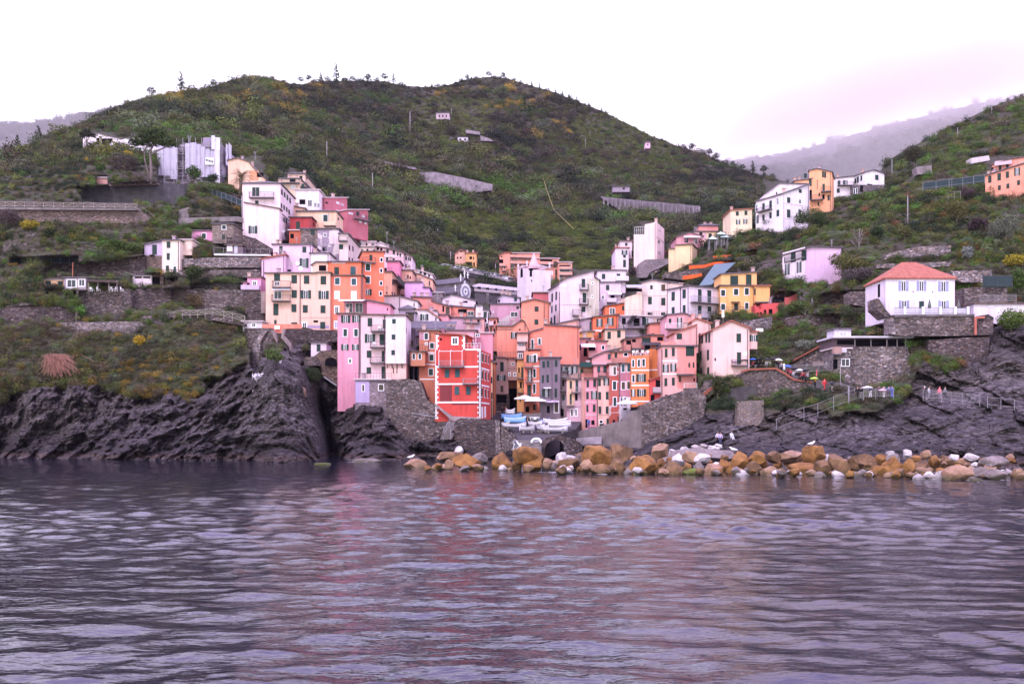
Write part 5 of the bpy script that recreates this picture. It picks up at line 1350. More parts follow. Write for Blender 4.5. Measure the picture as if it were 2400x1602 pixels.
h.patch(20,310,922,985,'','painted_dark_interior',mat=M_DARK());h.patch(318,470,922,985,'','painted_dark_interior',mat=M_DARK());h.patch(-150,10,925,970,'','painted_dark_interior',mat=M_DARK())  # black panels paint the shaded interior behind the posts
for x in(12,160,305,400,478):h.pipe('%d,905,988'%x,'b0a4ac')
MB().quadbox([h.pt(-.5,h.zt+.02,-1.5),h.pt(h.W+.4,h.zt+.02,-1.5),h.pt(h.W+.4,h.zt+.3,-1.5),h.pt(-.5,h.zt+.3,-1.5),h.pt(-.5,h.zt+.02,7),h.pt(h.W+.4,h.zt+.02,7),h.pt(h.W+.4,h.zt+.3,7),h.pt(-.5,h.zt+.3,7)]).build('roof',m_plain('pale_roof_sheet',(.5,.47,.52),.6),h.root)
h=H('restaurant','small white cabin on the cliff restaurant roof','cabin','N',1240,1390,282,345,160,'e6dcea',dep=4,roof='slate',foot=.2)
h.win('l70x44:1318,322')
h=H('kiosk','grey concrete annex with an air conditioner below the restaurant','annex','N',1232,1385,460,670,156.5,'',dep=6,roof='white',foot=2,mat=ST_L())
h.win('g80x74:1338,585;k40x90:1245,600').patch(1290,1340,460,495,'d8d0dc','air_conditioner',p=.5).bal('1215,1285,505,60',solid='b08a80')
h=House('scaffolded_building','building wrapped in white scaffold sheets above the grey netted wall','building','A',285,862,232,600,270,'a89cac',dep=13,roof='none',foot=3)
m=MB()
for x in range(285,870,58):
 a,_=h.uv('F',x,400);m.bar(h.pt(a,h.z0-1,-1.2),h.pt(a,h.zt+1.5,-1.2),.1);m.bar(h.pt(a,h.z0-1,-.3),h.pt(a,h.zt+.6,-.3),.1)
for k in range(6):
 z=h.z0+k*2.0;m.bar(h.pt(-.4,z,-1.2),h.pt(h.W+.4,z,-1.2),.09)
m.build('scaffold_pole',M_LMETAL(),h.root)
m=MB()
for k in range(1,6):
 z=h.z0+k*2.0;h.fb(m,'F',-.3,h.W+.3,z-.06,z,.35,1.15)
m.build('scaffold_deck',M_WOOD(),h.root)
for x0,x1,y in((470,540,300),(470,540,350),(470,540,440),(470,540,500)):
 h.patch(x0,x1,y,y+45,'5c5060','painted_bay')  # flat darker panels paint the dimness inside the open bays
sheet=m_plain('white_scaffold_sheet',(.44,.40,.50),.75,.15,.08,0,.6)
sheetw=m_plain('bright_scaffold_sheet',(.62,.58,.66),.75,.15,.05,0,.6)
r=random.Random(3)
def hang(x0,x1,y0,y1,mat,f='F',out=1.35):
 a0,z1=h.uv(f,x0,y0);a1,z0=h.uv(f,x1,y1)
 n=7;v=[];fs=[]
 for j in range(n):
  for i in range(n):
   a=a0+(a1-a0)*i/(n-1);z=z1+(z0-z1)*j/(n-1)
   w=out+.16*math.sin(i*1.9+x0)+.07*math.sin(j*2.3+x0)+r.uniform(-.04,.04)
   v.append(h.pt(a,z,-w)if f=='F' else h.pt(h.W+w,z,a))
 for j in range(n-1):
  for i in range(n-1):fs.append((j*n+i,(j+1)*n+i,(j+1)*n+i+1,j*n+i+1))
 MB().raw(v,fs).build('scaffold_sheet',mat,h.root,True)
for q in((282,345,240,525),(347,408,238,528),(410,470,230,560)):hang(*q,sheet)
for q in((540,585,232,500),(587,640,225,470),(642,682,240,560),(684,722,262,540),(724,768,285,540),(770,810,300,520)):hang(*q,sheet)
for q in((782,816,162,290),(818,860,180,300),(812,858,295,600)):hang(*q,sheetw,'F',1.5)
for q in((868,892,215,430),(894,922,210,600)):hang(*q,sheetw,'R',.8)
h.patch(690,780,165,240,'9a8ca4','painted_bay')
a0,z1=h.uv('F',728,368);a1,z0=h.uv('F',806,430)
h.fb(MB(),'F',a0,a1,z0,z1,1.62,1.68).build('banner',M_WHITE(),h.root)
m=MB()
for i in range(5):
 a,z=h.uv('F',738+i*14,388+i*4);h.fb(m,'F',a-.14,a+.14,z-.3,z+.3,1.682,1.70);
m.build('banner_lettering',M_DARK(),h.root)
h.ant('540,150;555,150',3.0)
def poly(txt):
 return np.array([[float(q)for q in t.split(',')]for t in txt.split()])
RIDGE_A=poly('-160,425 0,358 50,345 110,318 190,290 240,266 300,240 350,228 420,215 480,208 520,195 560,183 600,179 640,184 680,196 710,198 760,190 850,190 900,191 950,201 1000,204 1025,205 1060,196 1100,184 1150,180 1190,184 1230,196 1300,216 1350,236 1410,260 1470,290 1530,320 1600,347 1650,360 1700,382 1750,402 1800,414 1850,428 1900,445 2010,490')
RIDGE_B=poly('1380,760 1430,660 1480,632 1540,610 1600,590 1650,560 1700,540 1760,528 1830,503 1900,474 1960,458 2000,446 2040,425 2060,405 2080,378 2110,358 2160,332 2200,314 2240,292 2300,262 2350,240 2400,224 2570,150')
ROCK_A=poly('-160,930 0,930 60,912 130,898 180,890 260,902 330,925 420,918 450,945 475,900 540,868 600,850 650,822 690,800 720,798 770,860 800,900 840,925 900,935 2100,935')
ROCK_B=poly('1380,900 1560,935 1640,965 1700,955 1760,965 1850,955 1950,965 2050,962 2120,930 2165,850 2230,862 2310,806 2330,765 2570,745')
def ip(pl,x):
 return np.interp(x,pl[:,0],pl[:,1])
def terrain(name,dfun,ridge,x0,x1,rows,rockline,label):
 xs=np.arange(x0,x1+.1,3.0)
 t=np.linspace(0,1,rows)**1.0
 yt=ip(ridge,xs)
 X=np.repeat(xs[None,:],rows,0)
 Y=yt[None,:]+(1100-yt[None,:])*t[:,None]
 D=dfun(X,Y)
 ray=lambda X,Y,D:(D*(X-CX)/FPX,D,HC+(HY-Y)/FPX*D)
 px,py,pz=ray(X,Y,D)
 nz=fbm(px/25,py/25,pz/25,3,5)
 rl=ip(rockline,X)
 rock=np.clip((Y-rl+14*fbm(X/40,Y/40,0*X,4,3))/6,0,1)
 far=np.clip((D-280)/200,0,1)
 veg=(1-rock)*(far*(14*fbm(px/95,py/95,pz/95,4,11)+3*fbm(px/18,py/18,pz/18,3,12))+(1-far)*1.3*fbm(px/9,py/9,pz/7,4,13))
 tilt=pz+.35*px*np.where(px>5,-1,.25)+.15*py
 led=np.abs(((tilt/2.6+.8*fbm(px/14,py/14,pz/14,3,21))%1)-.5)*2
 blk=ridged(px/8,py/8,pz/10,5,31)
 c2=px*.6+pz*.8+1.5*fbm(px/12,py/12,pz/12,3,22)
 blocks=vnoise(np.floor(c2/2.3)*1.7,np.floor((px*.8-pz*.6+fbm(px/9,pz/9,0*px,2,23))/3.1)*1.3,0*px,24)
 crk=ridged(px/3.4,py/3.4,pz/15,4,45)+.5*ridged(px/1.3,py/1.3,pz/6,3,48)
 bed=vnoise(tilt/.9,px/16,py/16,46)+.6*vnoise(tilt/.33,px/9,py/9,47)
 spur=np.clip((X-570)/70,0,1)*np.clip((720+(Y-860)*.25-X)/16,0,1)*np.clip((Y-800)/60,0,1)*(name=='hillside')
 rk=rock*(1.7*blk+.55*bed+1.7*blocks+2.1*crk+3.6*fbm(px/20,py/20,pz/24,3,41)-.6)*(1-.45*spur)
 if name!='hillside':rk=rock*(.9*blk+.7*bed+1.5*blocks+.7*crk+3.6*fbm(px/20,py/20,pz/24,3,41)-.6)
 base=D
 D=D+veg*np.clip((Y-yt[None,:])/40,0.15,1)+rk
 cl=np.exp(-((X-(732+(Y-860)*.25))/np.maximum(6+(Y-860)*.03,3))**2)*np.clip((Y-890)/90,0,1)
 if name=='hillside':D=D+16*cl-5.5*spur
 tz=np.zeros_like(D)
 px,py,pz=ray(X,Y,D)
 sl=np.clip(-np.gradient(D,axis=0)/np.minimum(np.gradient(pz,axis=0),-1e-3)*-1,0,4.5)
 for _ in range(3):sl[1:-1,1:-1]=(sl[:-2,1:-1]+sl[2:,1:-1]+sl[1:-1,:-2]+sl[1:-1,2:])/4
 for(a,b,c,d,hgt)in TERR[name]:
  m=np.clip(np.minimum(np.minimum(X-a,b-X),np.minimum(Y-c,d-Y))/20,0,1)*(1-rock)
  w=pz+1.2*fbm(px/40,py/40,0*px,2,51)
  fr=(w/hgt)%1
  st=np.clip((fr-.72)/.26,0,1);st=st*st*(3-2*st)
  D=D+m*(st-fr+.25)*hgt*sl*.85
  tz=np.maximum(tz,m*(fr<.74))
 need=np.zeros_like(D)
 soft=np.zeros_like(D)
 for q in CARVE:
  a,b,c,d,dm=q[:5]
  i0,i1=np.searchsorted(xs,a),np.searchsorted(xs,b,'right')
  if i1<=i0:continue
  XX,YY=X[:,i0:i1],Y[:,i0:i1]
  m=(YY>=c)&(YY<=d)
  if len(q)>6:
   ins=np.zeros(XX.shape,bool);pg=q[6]
   for k in range(len(pg)):
    (ax,ay),(bx,by)=pg[k],pg[(k+1)%len(pg)]
    if ay!=by:ins^=((ay>YY)!=(by>YY))&(XX<(bx-ax)*(YY-ay)/(by-ay)+ax)
   m&=ins
  tgt=soft if len(q)>5 and q[5]==1 else need
  tgt[:,i0:i1][m]=np.maximum(tgt[:,i0:i1][m],dm)
 hard=need;need=np.maximum(need,soft)
 D1=np.maximum(D,need)
 k=D1.copy()
 for _ in range(2):
  k[1:-1,1:-1]=(k[1:-1,1:-1]*2+k[:-2,1:-1]+k[2:,1:-1]+k[1:-1,:-2]+k[1:-1,2:])/6
 D=np.where(rock>.5,D1,np.maximum(k,need))
 px,py,pz=ray(X,Y,D)
 V=np.stack([px,py,pz],-1)
 extra=[]
 for k,(dd,dz)in enumerate(((60,-22),(30,-6))):
  e=V[0].copy();e[:,1]+=dd;e[:,0]*=(e[:,1]/V[0][:,1]);e[:,2]+=dz;extra.append(e)
 V=np.concatenate([np.stack(extra),V],0)
 ex=len(extra)
 pad=lambda a:np.concatenate([np.repeat(a[:1],ex,0),a],0)
 R,C=V.shape[:2]
 idx=np.arange(R*C).reshape(R,C)
 q=np.stack([idx[:-1,:-1],idx[1:,:-1],idx[1:,1:],idx[:-1,1:]],-1).reshape(-1,4)
 tint=ground_tint(name,X,Y,px,py,pz)
 o=np_mesh(name,V.reshape(-1,3),q,m_ground(),smooth=True,attrs={'rock_tone':pad((.95+.1*(name!='hillside'))*(1+.45*fbm(px/13,py/13,pz/9,3,71))).ravel(),'rock':pad(rock).ravel(),'terr':pad(tz).ravel(),'tint':np.concatenate([np.repeat(tint[:1],ex,0),tint],0).reshape(-1,3)})  # rock has its own tone per sheet, varied by noise
 o['kind']='structure'
 return dict(o=o,X=X,Y=Y,P=np.stack([px,py,pz],-1),rock=rock,D=D,need=hard,yt=yt,x0=x0)
TERR=dict(hillside=[(1330,1620,262,420,3.2),(920,1160,225,360,3.2),(1180,1440,470,640,2.8),(700,960,195,300,3.5),(-200,560,350,780,3.4),(1100,1330,330,460,3.4)],right_hillside=[(1640,2600,330,800,3.2)])
def ground_tint(name,X,Y,x,y,z):
 n1=fbm(x/30,y/30,z/30,4,61)*.5+.5
 n2=fbm(x/8,y/8,z/8,3,62)*.5+.5
 a=np.array([.060,.062,.028]);b=np.array([.105,.086,.062]);c=np.array([.085,.105,.032])
 t=np.clip(n1,0,1)[...,None];u=np.clip(n2,0,1)[...,None]
 col=a*(1-t)+b*t
 g=np.clip((n2-.5)*3,0,1)[...,None]
 return col*(1-g*.6)+c*g*.6
def m_ground():
 t=NT('ground_and_rock')
 rock=t.attr('rock',out='Fac');tint=t.attr('tint')
 geo=t.node('ShaderNodeNewGeometry')
 sep=t.node('ShaderNodeSeparateXYZ');t.l.new(geo.outputs['Normal'],sep.inputs[0])
 n1=t.noise(.55,7,.66);n2=t.noise(.09,5,.6);n3=t.noise(2.8,5,.65)
 soil=t.mix(t.ramp(n1,[(.3,0.),(.7,1.)]),t.mix(.55,(0,0,0),tint),t.mix(.0,tint,tint))
 vec=t.mapping((1,1,1.6));vo=t.vor(1.9,'F1',vec,'Color');sv=t.node('ShaderNodeSeparateColor');t.l.new(vo,sv.inputs[0])
 st=t.mix(sv.outputs[0],(.07,.055,.055),(.26,.21,.21))
 steep=t.math('MULTIPLY',t.ramp(sep.outputs['Z'],[(.22,1.),(.5,0.)]),t.attr('terr',out='Fac'))
 steep=t.math('MULTIPLY',steep,t.ramp(n2,[(.38,.0),(.55,1.)]))
 soil=t.mix(steep,soil,st)
 warp=t.noise(.3,4,.6)
 ds=t.vor(.33,'DISTANCE_TO_EDGE',t.mapping((1,1,1.5),(0,.5,0)))
 ds2=t.vor(1.1,'DISTANCE_TO_EDGE',t.mapping((.6,.6,2.6),(0,.35,0)))
 wv=t.node('ShaderNodeTexWave',bands_direction='Z',wave_profile='SAW')
 wv.inputs['Scale'].default_value=.35;wv.inputs['Distortion'].default_value=7;wv.inputs['Detail'].default_value=5;wv.inputs['Detail Scale'].default_value=.6
 t.l.new(t.mapping((1,1,1),(0,.32,0)),wv.inputs['Vector'])
 rc=t.ramp(t.noise(.8,9,.72),[(.3,(.018,.014,.015)),(.45,(.070,.057,.058)),(.58,(.135,.113,.114)),(.72,(.27,.23,.23))])
 rc=t.mix(t.ramp(n2,[(.45,0.),(.7,.55)]),rc,(.062,.047,.036))
 rc=t.mix(t.ramp(wv.outputs['Fac'],[(.0,.4),(.2,0.)]),rc,(.014,.011,.013))
 rc=t.mix(t.ramp(ds,[(.0,.8),(.035,0.)]),rc,(.010,.008,.010))
 rc=t.mix(t.ramp(ds2,[(.0,.55),(.05,0.)]),rc,(.014,.011,.014))
 ps=t.node('ShaderNodeSeparateXYZ');t.l.new(geo.outputs['Position'],ps.inputs[0])
 zz=t.math('ADD',ps.outputs['Z'],t.math('MULTIPLY',t.math('SUBTRACT',n1,.5),2.2))
 rc=t.mix(t.ramp(t.math('DIVIDE',zz,10),[(.03,.0),(.06,.5),(.16,.55),(.45,0.)]),rc,(.018,.014,.018))
 rc=t.mix(t.ramp(t.math('DIVIDE',zz,2),[(.05,0.),(.16,.45),(.3,.4),(.5,0.)]),rc,(.085,.045,.028))
 sh=t.node('ShaderNodeMix',data_type='RGBA',blend_type='MULTIPLY');sh.inputs[0].default_value=1
 t.l.new(rc,sh.inputs[6]);t.l.new(t.attr('rock_tone',out='Fac'),sh.inputs[7]);rc=sh.outputs[2]
 col=t.mix(rock,soil,rc)
 h=t.math('ADD',t.math('MULTIPLY',n1,1.0),t.math('MULTIPLY',n3,.35))
 h=t.math('ADD',h,t.math('MULTIPLY',t.ramp(ds,[(0.,0.),(.08,1.)]),.5))
 h=t.math('ADD',h,t.math('MULTIPLY',t.ramp(ds2,[(0.,0.),(.12,1.)]),.35))
 h=t.math('ADD',h,t.math('MULTIPLY',wv.outputs['Fac'],.15))
 t.bump(h,.8,1.0)
 return t.done(col,.85,.2)
TA=terrain('hillside',dA,RIDGE_A,-140,2008,330,ROCK_A,'')
TB=terrain('right_hillside',dB,RIDGE_B,1384,2560,300,ROCK_B,'')
def far_hill(name,pts,D0,D1,base,seed,amp):
 pl=poly(pts)
 xs=np.arange(pl[0,0],pl[-1,0]+1,5.0);R=60
 yt=ip(pl,xs);t=np.linspace(0,1,R)
 X=np.repeat(xs[None],R,0);Y=yt[None]+(base-yt[None])*t[:,None]
 D=D1+(D0-D1)*t[:,None]**.8+0*X
 x=D*(X-CX)/FPX;y=D.copy();z=HC+(HY-Y)/FPX*D
 D2=D+amp*fbm(x/260,y/260,z/260,4,seed)
 x=D2*(X-CX)/FPX;y=D2;z=HC+(HY-Y)/FPX*D2+amp*.1*vnoise(x/24,y/24,z/24,seed+5)*np.clip(t[:,None]*8,.3,1)
 V=np.stack([x,y,z],-1)
 b=V[0].copy();b[:,1]+=200;b[:,2]-=60
 V=np.concatenate([b[None],V],0)
 R,C=V.shape[:2];idx=np.arange(R*C).reshape(R,C)
 q=np.stack([idx[:-1,:-1],idx[1:,:-1],idx[1:,1:],idx[:-1,1:]],-1).reshape(-1,4)
 tm=NT('far_woodland')
 n=tm.noise(.03,6,.7)
 tm.bump(n,6,1)
 mt=tm.done(tm.ramp(n,[(.3,(.018,.022,.014)),(.7,(.06,.055,.04))]),.9,.1)
 o=np_mesh(name,V.reshape(-1,3),q,mt)
 o['kind']='structure'
 return V
FH1=far_hill('distant_hill','-300,330 0,296 60,296 110,292 170,275 215,268 260,262 330,255 420,300',2600,3000,470,71,80)
FH2=far_hill('distant_mountain','1500,430 1700,376 1790,368 1850,362 1950,330 2060,300 2170,270 2280,244 2400,225 2600,190',2700,3900,520,81,150)
def water():
 xs=np.concatenate([np.arange(-900,-60,20.),np.arange(-60,2460,2.6),np.arange(2460,3300,20.)])
 ys=np.concatenate([1000+np.array([42,46,50,54,57.]),1000+np.arange(59,640,1.0),1000+np.arange(640,1300,12.)])
 Dr=HC*FPX/(ys-HY)
 X=Dr[:,None]*(xs[None]-CX)/FPX
 Y=np.repeat(Dr[:,None],len(xs),1)
 sp=np.abs(np.gradient(Dr))[:,None]
 Z=np.zeros_like(X);ox=np.zeros_like(X);oy=np.zeros_like(X)
 r=np.random.default_rng(3)
 gust=.75+.55*fbm(X/45,Y/16,0*X,3,91)
 for i in range(90):
  lam=.4*(7/.4)**(r.random()**1.1)
  th=r.normal(0,.55)+.1
  k=2*math.pi/lam
  wt=math.exp(-(math.log(lam/1.55)/.95)**2)+.16
  a=.0056*lam*wt*(.5+.9*r.random())
  ph=r.random()*6.283
  kx,ky=k*math.sin(th),k*math.cos(th)
  att=np.clip((lam/(2.2*sp)-.7),0,1)
  wob=1.6*vnoise(X/(lam*3.5),Y/(lam*3.5),0*X+i,200+i)
  grp=.6+.8*vnoise(X/(lam*4)+7,Y/(lam*3),0*X+i,400+i)
  p=kx*X+ky*Y+ph+wob
  Z+=a*att*gust*grp*np.sin(p)
  c=a*att*.6*np.cos(p)
  ox+=c*math.sin(th);oy+=c*math.cos(th)
 foam=np.zeros_like(X)
 for(fx,fy,fr,s)in FOAM:
  d=np.hypot((X-fx)/1.6,(Y-fy))
  foam=np.maximum(foam,s*np.clip(1-d/fr,0,1))
 V=np.stack([X+ox,Y+oy,Z],-1)
 R,C=X.shape;idx=np.arange(R*C).reshape(R,C)
 q=np.stack([idx[:-1,:-1],idx[1:,:-1],idx[1:,1:],idx[:-1,1:]],-1).reshape(-1,4)
 t=NT('sea_water')
 n=t.noise(2.6,3,.6,t.mapping((.30,1.,1.)))
 n2=t.noise(8.0,2,.5,t.mapping((.35,1.,1.)))
 b=t.math('ADD',n,t.math('MULTIPLY',n2,.3))
 t.bump(b,.04,1.0)
 fo=t.attr('foam',out='Fac')
 fn=t.noise(1.4,6,.7)
 ff=t.ramp(t.math('ADD',fo,t.math('MULTIPLY',fn,.9)),[(.93,0.),(1.12,1.)])
 deep=t.mix(t.ramp(t.noise(.06,3),[(.4,0.),(.65,1.)]),(.010,.010,.018),(.018,.017,.030))
 col=t.mix(ff,deep,(.75,.72,.78))
 rough=t.mix(ff,(.03,.03,.03),(.8,.8,.8))
 t.b.inputs['IOR'].default_value=1.42
 t.l.new(rough,t.b.inputs['Roughness'])
 t.l.new(col,t.b.inputs['Base Color'])
 t.b.inputs['Specular IOR Level'].default_value=.5
 o=np_mesh('water',V.reshape(-1,3),q,t.m,attrs={'foam':foam.ravel()})
 o['kind']='structure'
FOAM=[]
for x,y,r,s in((1215,1104,4,.5),(1290,1106,5,.55),(1340,1106,4,.5),(1110,1096,4,.42),(1020,1096,4,.45),(960,1094,4,.4),(1450,1108,3,.4),(540,1079,4,.5),(170,1074,4,.35),(25,1071,4,.4),(2355,1575,1.6,.44),(2320,1545,1.2,.36),(2390,1600,1.5,.42)):
 q=HC*FPX/(y-HY)
 FOAM.append((q*(x-CX)/FPX,q,r,s))
def clump_mesh(name,n,seed,leaf=.17,flat=.8,twig=False):
 r=np.random.default_rng(seed)
 c=r.normal(size=(n,3));c/=np.linalg.norm(c,axis=1)[:,None]
 rad=r.random(n)**.4
 lob=1+.35*np.sin(c[:,0]*5+seed)*np.cos(c[:,1]*4+seed*2)+.2*r.normal(size=n)
 p=c*(rad*np.clip(lob,.4,1.5))[:,None]
 p[:,2]=p[:,2]*flat+.35
 if twig:
  d=c+r.normal(size=(n,3))*.4;d[:,2]=np.abs(d[:,2])+.3
  d/=np.linalg.norm(d,axis=1)[:,None]
  a=np.cross(d,r.normal(size=(n,3)));a/=np.linalg.norm(a,axis=1)[:,None]
  L=(.35+.4*r.random(n))[:,None];w=.018
  q=np.stack([p-a*w-d*L,p+a*w-d*L,p+a*w*.5+d*L,p-a*w*.5+d*L],1)
 else:
  nn=c*.7+r.normal(size=(n,3))*.7;nn[:,2]+=.25
  nn/=np.linalg.norm(nn,axis=1)[:,None]
  a=np.cross(nn,r.normal(size=(n,3)));a/=np.linalg.norm(a,axis=1)[:,None]
  b=np.cross(nn,a)
  s=(leaf*(.6+.8*r.random(n)))[:,None]
  q=np.stack([p-a*s,p-b*s*.55,p+a*s,p+b*s*.55],1)
 return q.reshape(-1,3),np.arange(n*4).reshape(-1,4)
SRC=bpy.data.collections.new('scrub_sources')
SM=m_leaf('scrub_leaves',True)
for i,(n,leaf,flat,tw)in enumerate(((520,.085,.75,0),(600,.075,.6,0),(480,.10,1.0,0),(420,.08,.5,0),(140,.2,.8,1))):
 v,f=clump_mesh('c',n,100+i,leaf,flat,bool(tw))
 me=bpy.data.meshes.new('scrub_clump_%d'%i)
 me.from_pydata(v.tolist(),[],f.tolist());me.materials.append(SM)
 ob=bpy.data.objects.new('scrub_clump_%d'%i,me);SRC.objects.link(ob)
def scatter(name,pts,scl,vid,tint,kind='stuff'):
 pts=np.asarray(pts,np.float32);n=len(pts)
 me=bpy.data.meshes.new(name)
 me.vertices.add(n);me.vertices.foreach_set('co',pts.ravel())
 for nm,typ,arr in(('scl','FLOAT',scl),('vid','INT',vid),('ang','FLOAT',rng.random(n)*6.28)):
  a=me.attributes.new(nm,typ,'POINT');a.data.foreach_set('value',np.asarray(arr,np.int32 if typ=='INT' else np.float32))
 a=me.attributes.new('tint','FLOAT_COLOR','POINT')
 a.data.foreach_set('color',np.c_[np.clip(tint,0,1),np.ones(n)].astype(np.float32).ravel())
 o=bpy.data.objects.new(name,me);COL.objects.link(o);o['kind']=kind
 g=bpy.data.node_groups.new('scatter_'+name,'GeometryNodeTree')
 g.interface.new_socket('Geometry',in_out='INPUT',socket_type='NodeSocketGeometry')
 g.interface.new_socket('Geometry',in_out='OUTPUT',socket_type='NodeSocketGeometry')
 N,L=g.nodes,g.links
 gi,go=N.new('NodeGroupInput'),N.new('NodeGroupOutput')
 ins=N.new('GeometryNodeInstanceOnPoints');ins.inputs['Pick Instance'].default_value=True
 ci=N.new('GeometryNodeCollectionInfo');ci.inputs['Collection'].default_value=SRC
 ci.inputs['Separate Children'].default_value=True;ci.inputs['Reset Children'].default_value=True
 L.new(ci.outputs[0],ins.inputs['Instance'])
 def na(nm,typ):
  x=N.new('GeometryNodeInputNamedAttribute');x.data_type=typ;x.inputs['Name'].default_value=nm
  return x.outputs[0]
 L.new(na('vid','INT'),ins.inputs['Instance Index'])
 L.new(na('scl','FLOAT'),ins.inputs['Scale'])
 cx=N.new('ShaderNodeCombineXYZ');L.new(na('ang','FLOAT'),cx.inputs[2])
 e2r=N.new('FunctionNodeEulerToRotation');L.new(cx.outputs[0],e2r.inputs[0]);L.new(e2r.outputs[0],ins.inputs['Rotation'])
 L.new(gi.outputs[0],ins.inputs['Points']);L.new(ins.outputs[0],go.inputs[0])
 md=o.modifiers.new('scatter','NODES');md.node_group=g
 return o
OLIVE,GREEN,HEATH,BROWN,GREY,DARK=[np.array(c)for c in((.115,.130,.034),(.085,.155,.028),(.078,.076,.040),(.105,.088,.055),(.110,.130,.075),(.034,.050,.022))]
GORSE=np.array((.30,.20,.035));LIME=np.array((.14,.17,.035));STRAW=np.array((.19,.14,.07));RUST=np.array((.22,.10,.05))
def pick(T,n,x0,x1,y0,y1,dens=None):
 0
 X,Y,PP=T['X'],T['Y'],T['P']
 xs=x0+(x1-x0)*rng.random(n);ys=y0+(y1-y0)*rng.random(n)
 c=np.clip(((xs-X[0,0])/3).round().astype(int),0,X.shape[1]-1)
 yt=T['yt'][c]
 r=((ys-yt)/(1100-yt)*(X.shape[0]-1))
 ok=(r>=0)&(r<X.shape[0]-1)
 r=np.clip(r.round().astype(int),0,X.shape[0]-1)
 p=PP[r,c]
 ok&=T['rock'][r,c]<.6
 ok&=T['need'][r,c]<=0
 if dens is not None:ok&=rng.random(n)<dens(xs,ys,p)
 return xs[ok],ys[ok],p[ok],T['D'][r,c][ok]
def palette(p,cols,wts,sc=14,seed=1,zs=1.0):
 n=fbm(p[:,0]/sc,p[:,1]/sc,p[:,2]/sc*zs,3,seed)*.35+.5+.12*rng.normal(size=len(p))
 edges=np.cumsum(wts)/np.sum(wts)
 u=np.clip((np.argsort(np.argsort(n))+.5)/len(n),0,1)
 i=np.clip(np.searchsorted(edges,u),0,len(cols)-1)
 c=np.array(cols)[i]
 return c*np.exp(rng.normal(0,.28,size=(len(p),1)))*(1+rng.normal(0,.06,size=(len(p),3)))
def veg():
 out=[]
 x,y,p,d=pick(TA,44000,-140,2000,175,700,lambda x,y,p:np.where((p[:,1]>265),1,0)*(.55+.45*(fbm(p[:,0]/30,p[:,1]/30,p[:,2]/30,3,300)>-.25)))
 vin=((x>1340)&(x<1610)&(y>275)&(y<410))|((x>940)&(x<1150)&(y>235)&(y<345))|((x>1190)&(x<1430)&(y>480)&(y<640))|((x>1040)&(x<1180)&(y>500)&(y<560))
 keep=~(vin&(rng.random(len(x))<.75));x,y,p,d=x[keep],y[keep],p[keep],d[keep]
 col=palette(p,[DARK,HEATH,OLIVE,BROWN,GREY,GREEN],[.20,.24,.25,.12,.08,.11],34,310,5.0)
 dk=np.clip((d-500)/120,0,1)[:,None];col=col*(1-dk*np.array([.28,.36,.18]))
 gz=((np.abs(x-640)<110)&(np.abs(y-225)<45)&(y<190+(x-520)*.42+28))|((x>1010)&(x<1260)&(y<260))|((np.abs(x-1300)<60)&(np.abs(y-305)<22))|((np.abs(x-1260)<60)&(y<232))|((x>340)&(x<470)&(y<260))
 g=gz&(fbm(p[:,0]/12,p[:,1]/12,p[:,2]/12,3,320)>.2)&(rng.random(len(x))<.5)
 col[g]=GORSE*np.exp(rng.normal(0,.3,size=(g.sum(),1)))
 near=np.clip((d-260)/250,0,1)
 s=(.95+.95*near)*np.clip((y-ip(RIDGE_A,x))/25+.45,.45,1)*np.exp(rng.normal(0,.35,len(x)))
 big=rng.random(len(x))<.10;s[big]*=1.7
 v=rng.integers(0,4,len(x));v[rng.random(len(x))<.08]=4
 out.append((p,s,v,col))
 for(a,b,c,e,h,n,cc)in((1340,1612,268,412,3.2,5200,LIME*.75),(930,1155,232,350,3.2,3600,OLIVE*1.2),(1190,1432,478,640,2.8,5200,LIME*.8),(1040,1185,500,560,2.8,1400,LIME*.8)):
  x,y,p,d=pick(TA,n*2,a,b,c,e,lambda x,y,p:np.where(np.abs(((p[:,2]+1.2*fbm(p[:,0]/40,p[:,1]/40,0*p[:,0],2,51))/h)%1-.8)<.22,1,.04))
  out.append((p,.9*np.exp(rng.normal(0,.25,len(x))),rng.integers(0,4,len(x)),cc*np.exp(rng.normal(0,.3,(len(x),1)))))
 x,y,p,d=pick(TA,20000,-140,690,330,940,lambda x,y,p:np.where(p[:,1]<=300,1,0)*(.25+.75*(fbm(p[:,0]/9,p[:,1]/9,p[:,2]/5,3,330)>-.12)))
 col=palette(p,[DARK,BROWN,OLIVE,GREEN,LIME*.7,GREY],[.16,.22,.26,.2,.06,.1],9,340)
 low=y>760
 col[low]=palette(p[low],[BROWN,STRAW*.7,OLIVE,GREY,HEATH],[.25,.12,.3,.15,.18],6,345)
 g=(rng.random(len(x))<.035)|((x>280)&(x<470)&(y>840)&(rng.random(len(x))<.22))
 col[g]=GORSE*.75*np.exp(rng.normal(0,.35,(g.sum(),1)))
 s=.55*np.exp(np.clip(rng.normal(0,.4,len(x)),-.8,.6));b=rng.random(len(x))<.10;s[b]*=1.5
 v=rng.integers(0,4,len(x));v[rng.random(len(x))<.12]=4
 out.append((p,s,v,col))
 x,y,p,d=pick(TB,30000,1400,2560,150,960,lambda x,y,p:.3+.7*(fbm(p[:,0]/10,p[:,1]/10,p[:,2]/6,3,350)>-.15))
 col=palette(p,[DARK,HEATH,OLIVE,GREEN,LIME*.7,GREY,BROWN],[.16,.1,.26,.22,.08,.1,.1],10,360)
 g=(x>2150)&(y>480)&(rng.random(len(x))<.10)
 col[g]=GORSE*.55*np.exp(rng.normal(0,.35,(g.sum(),1)))
 g=(rng.random(len(x))<.015);col[g]=RUST
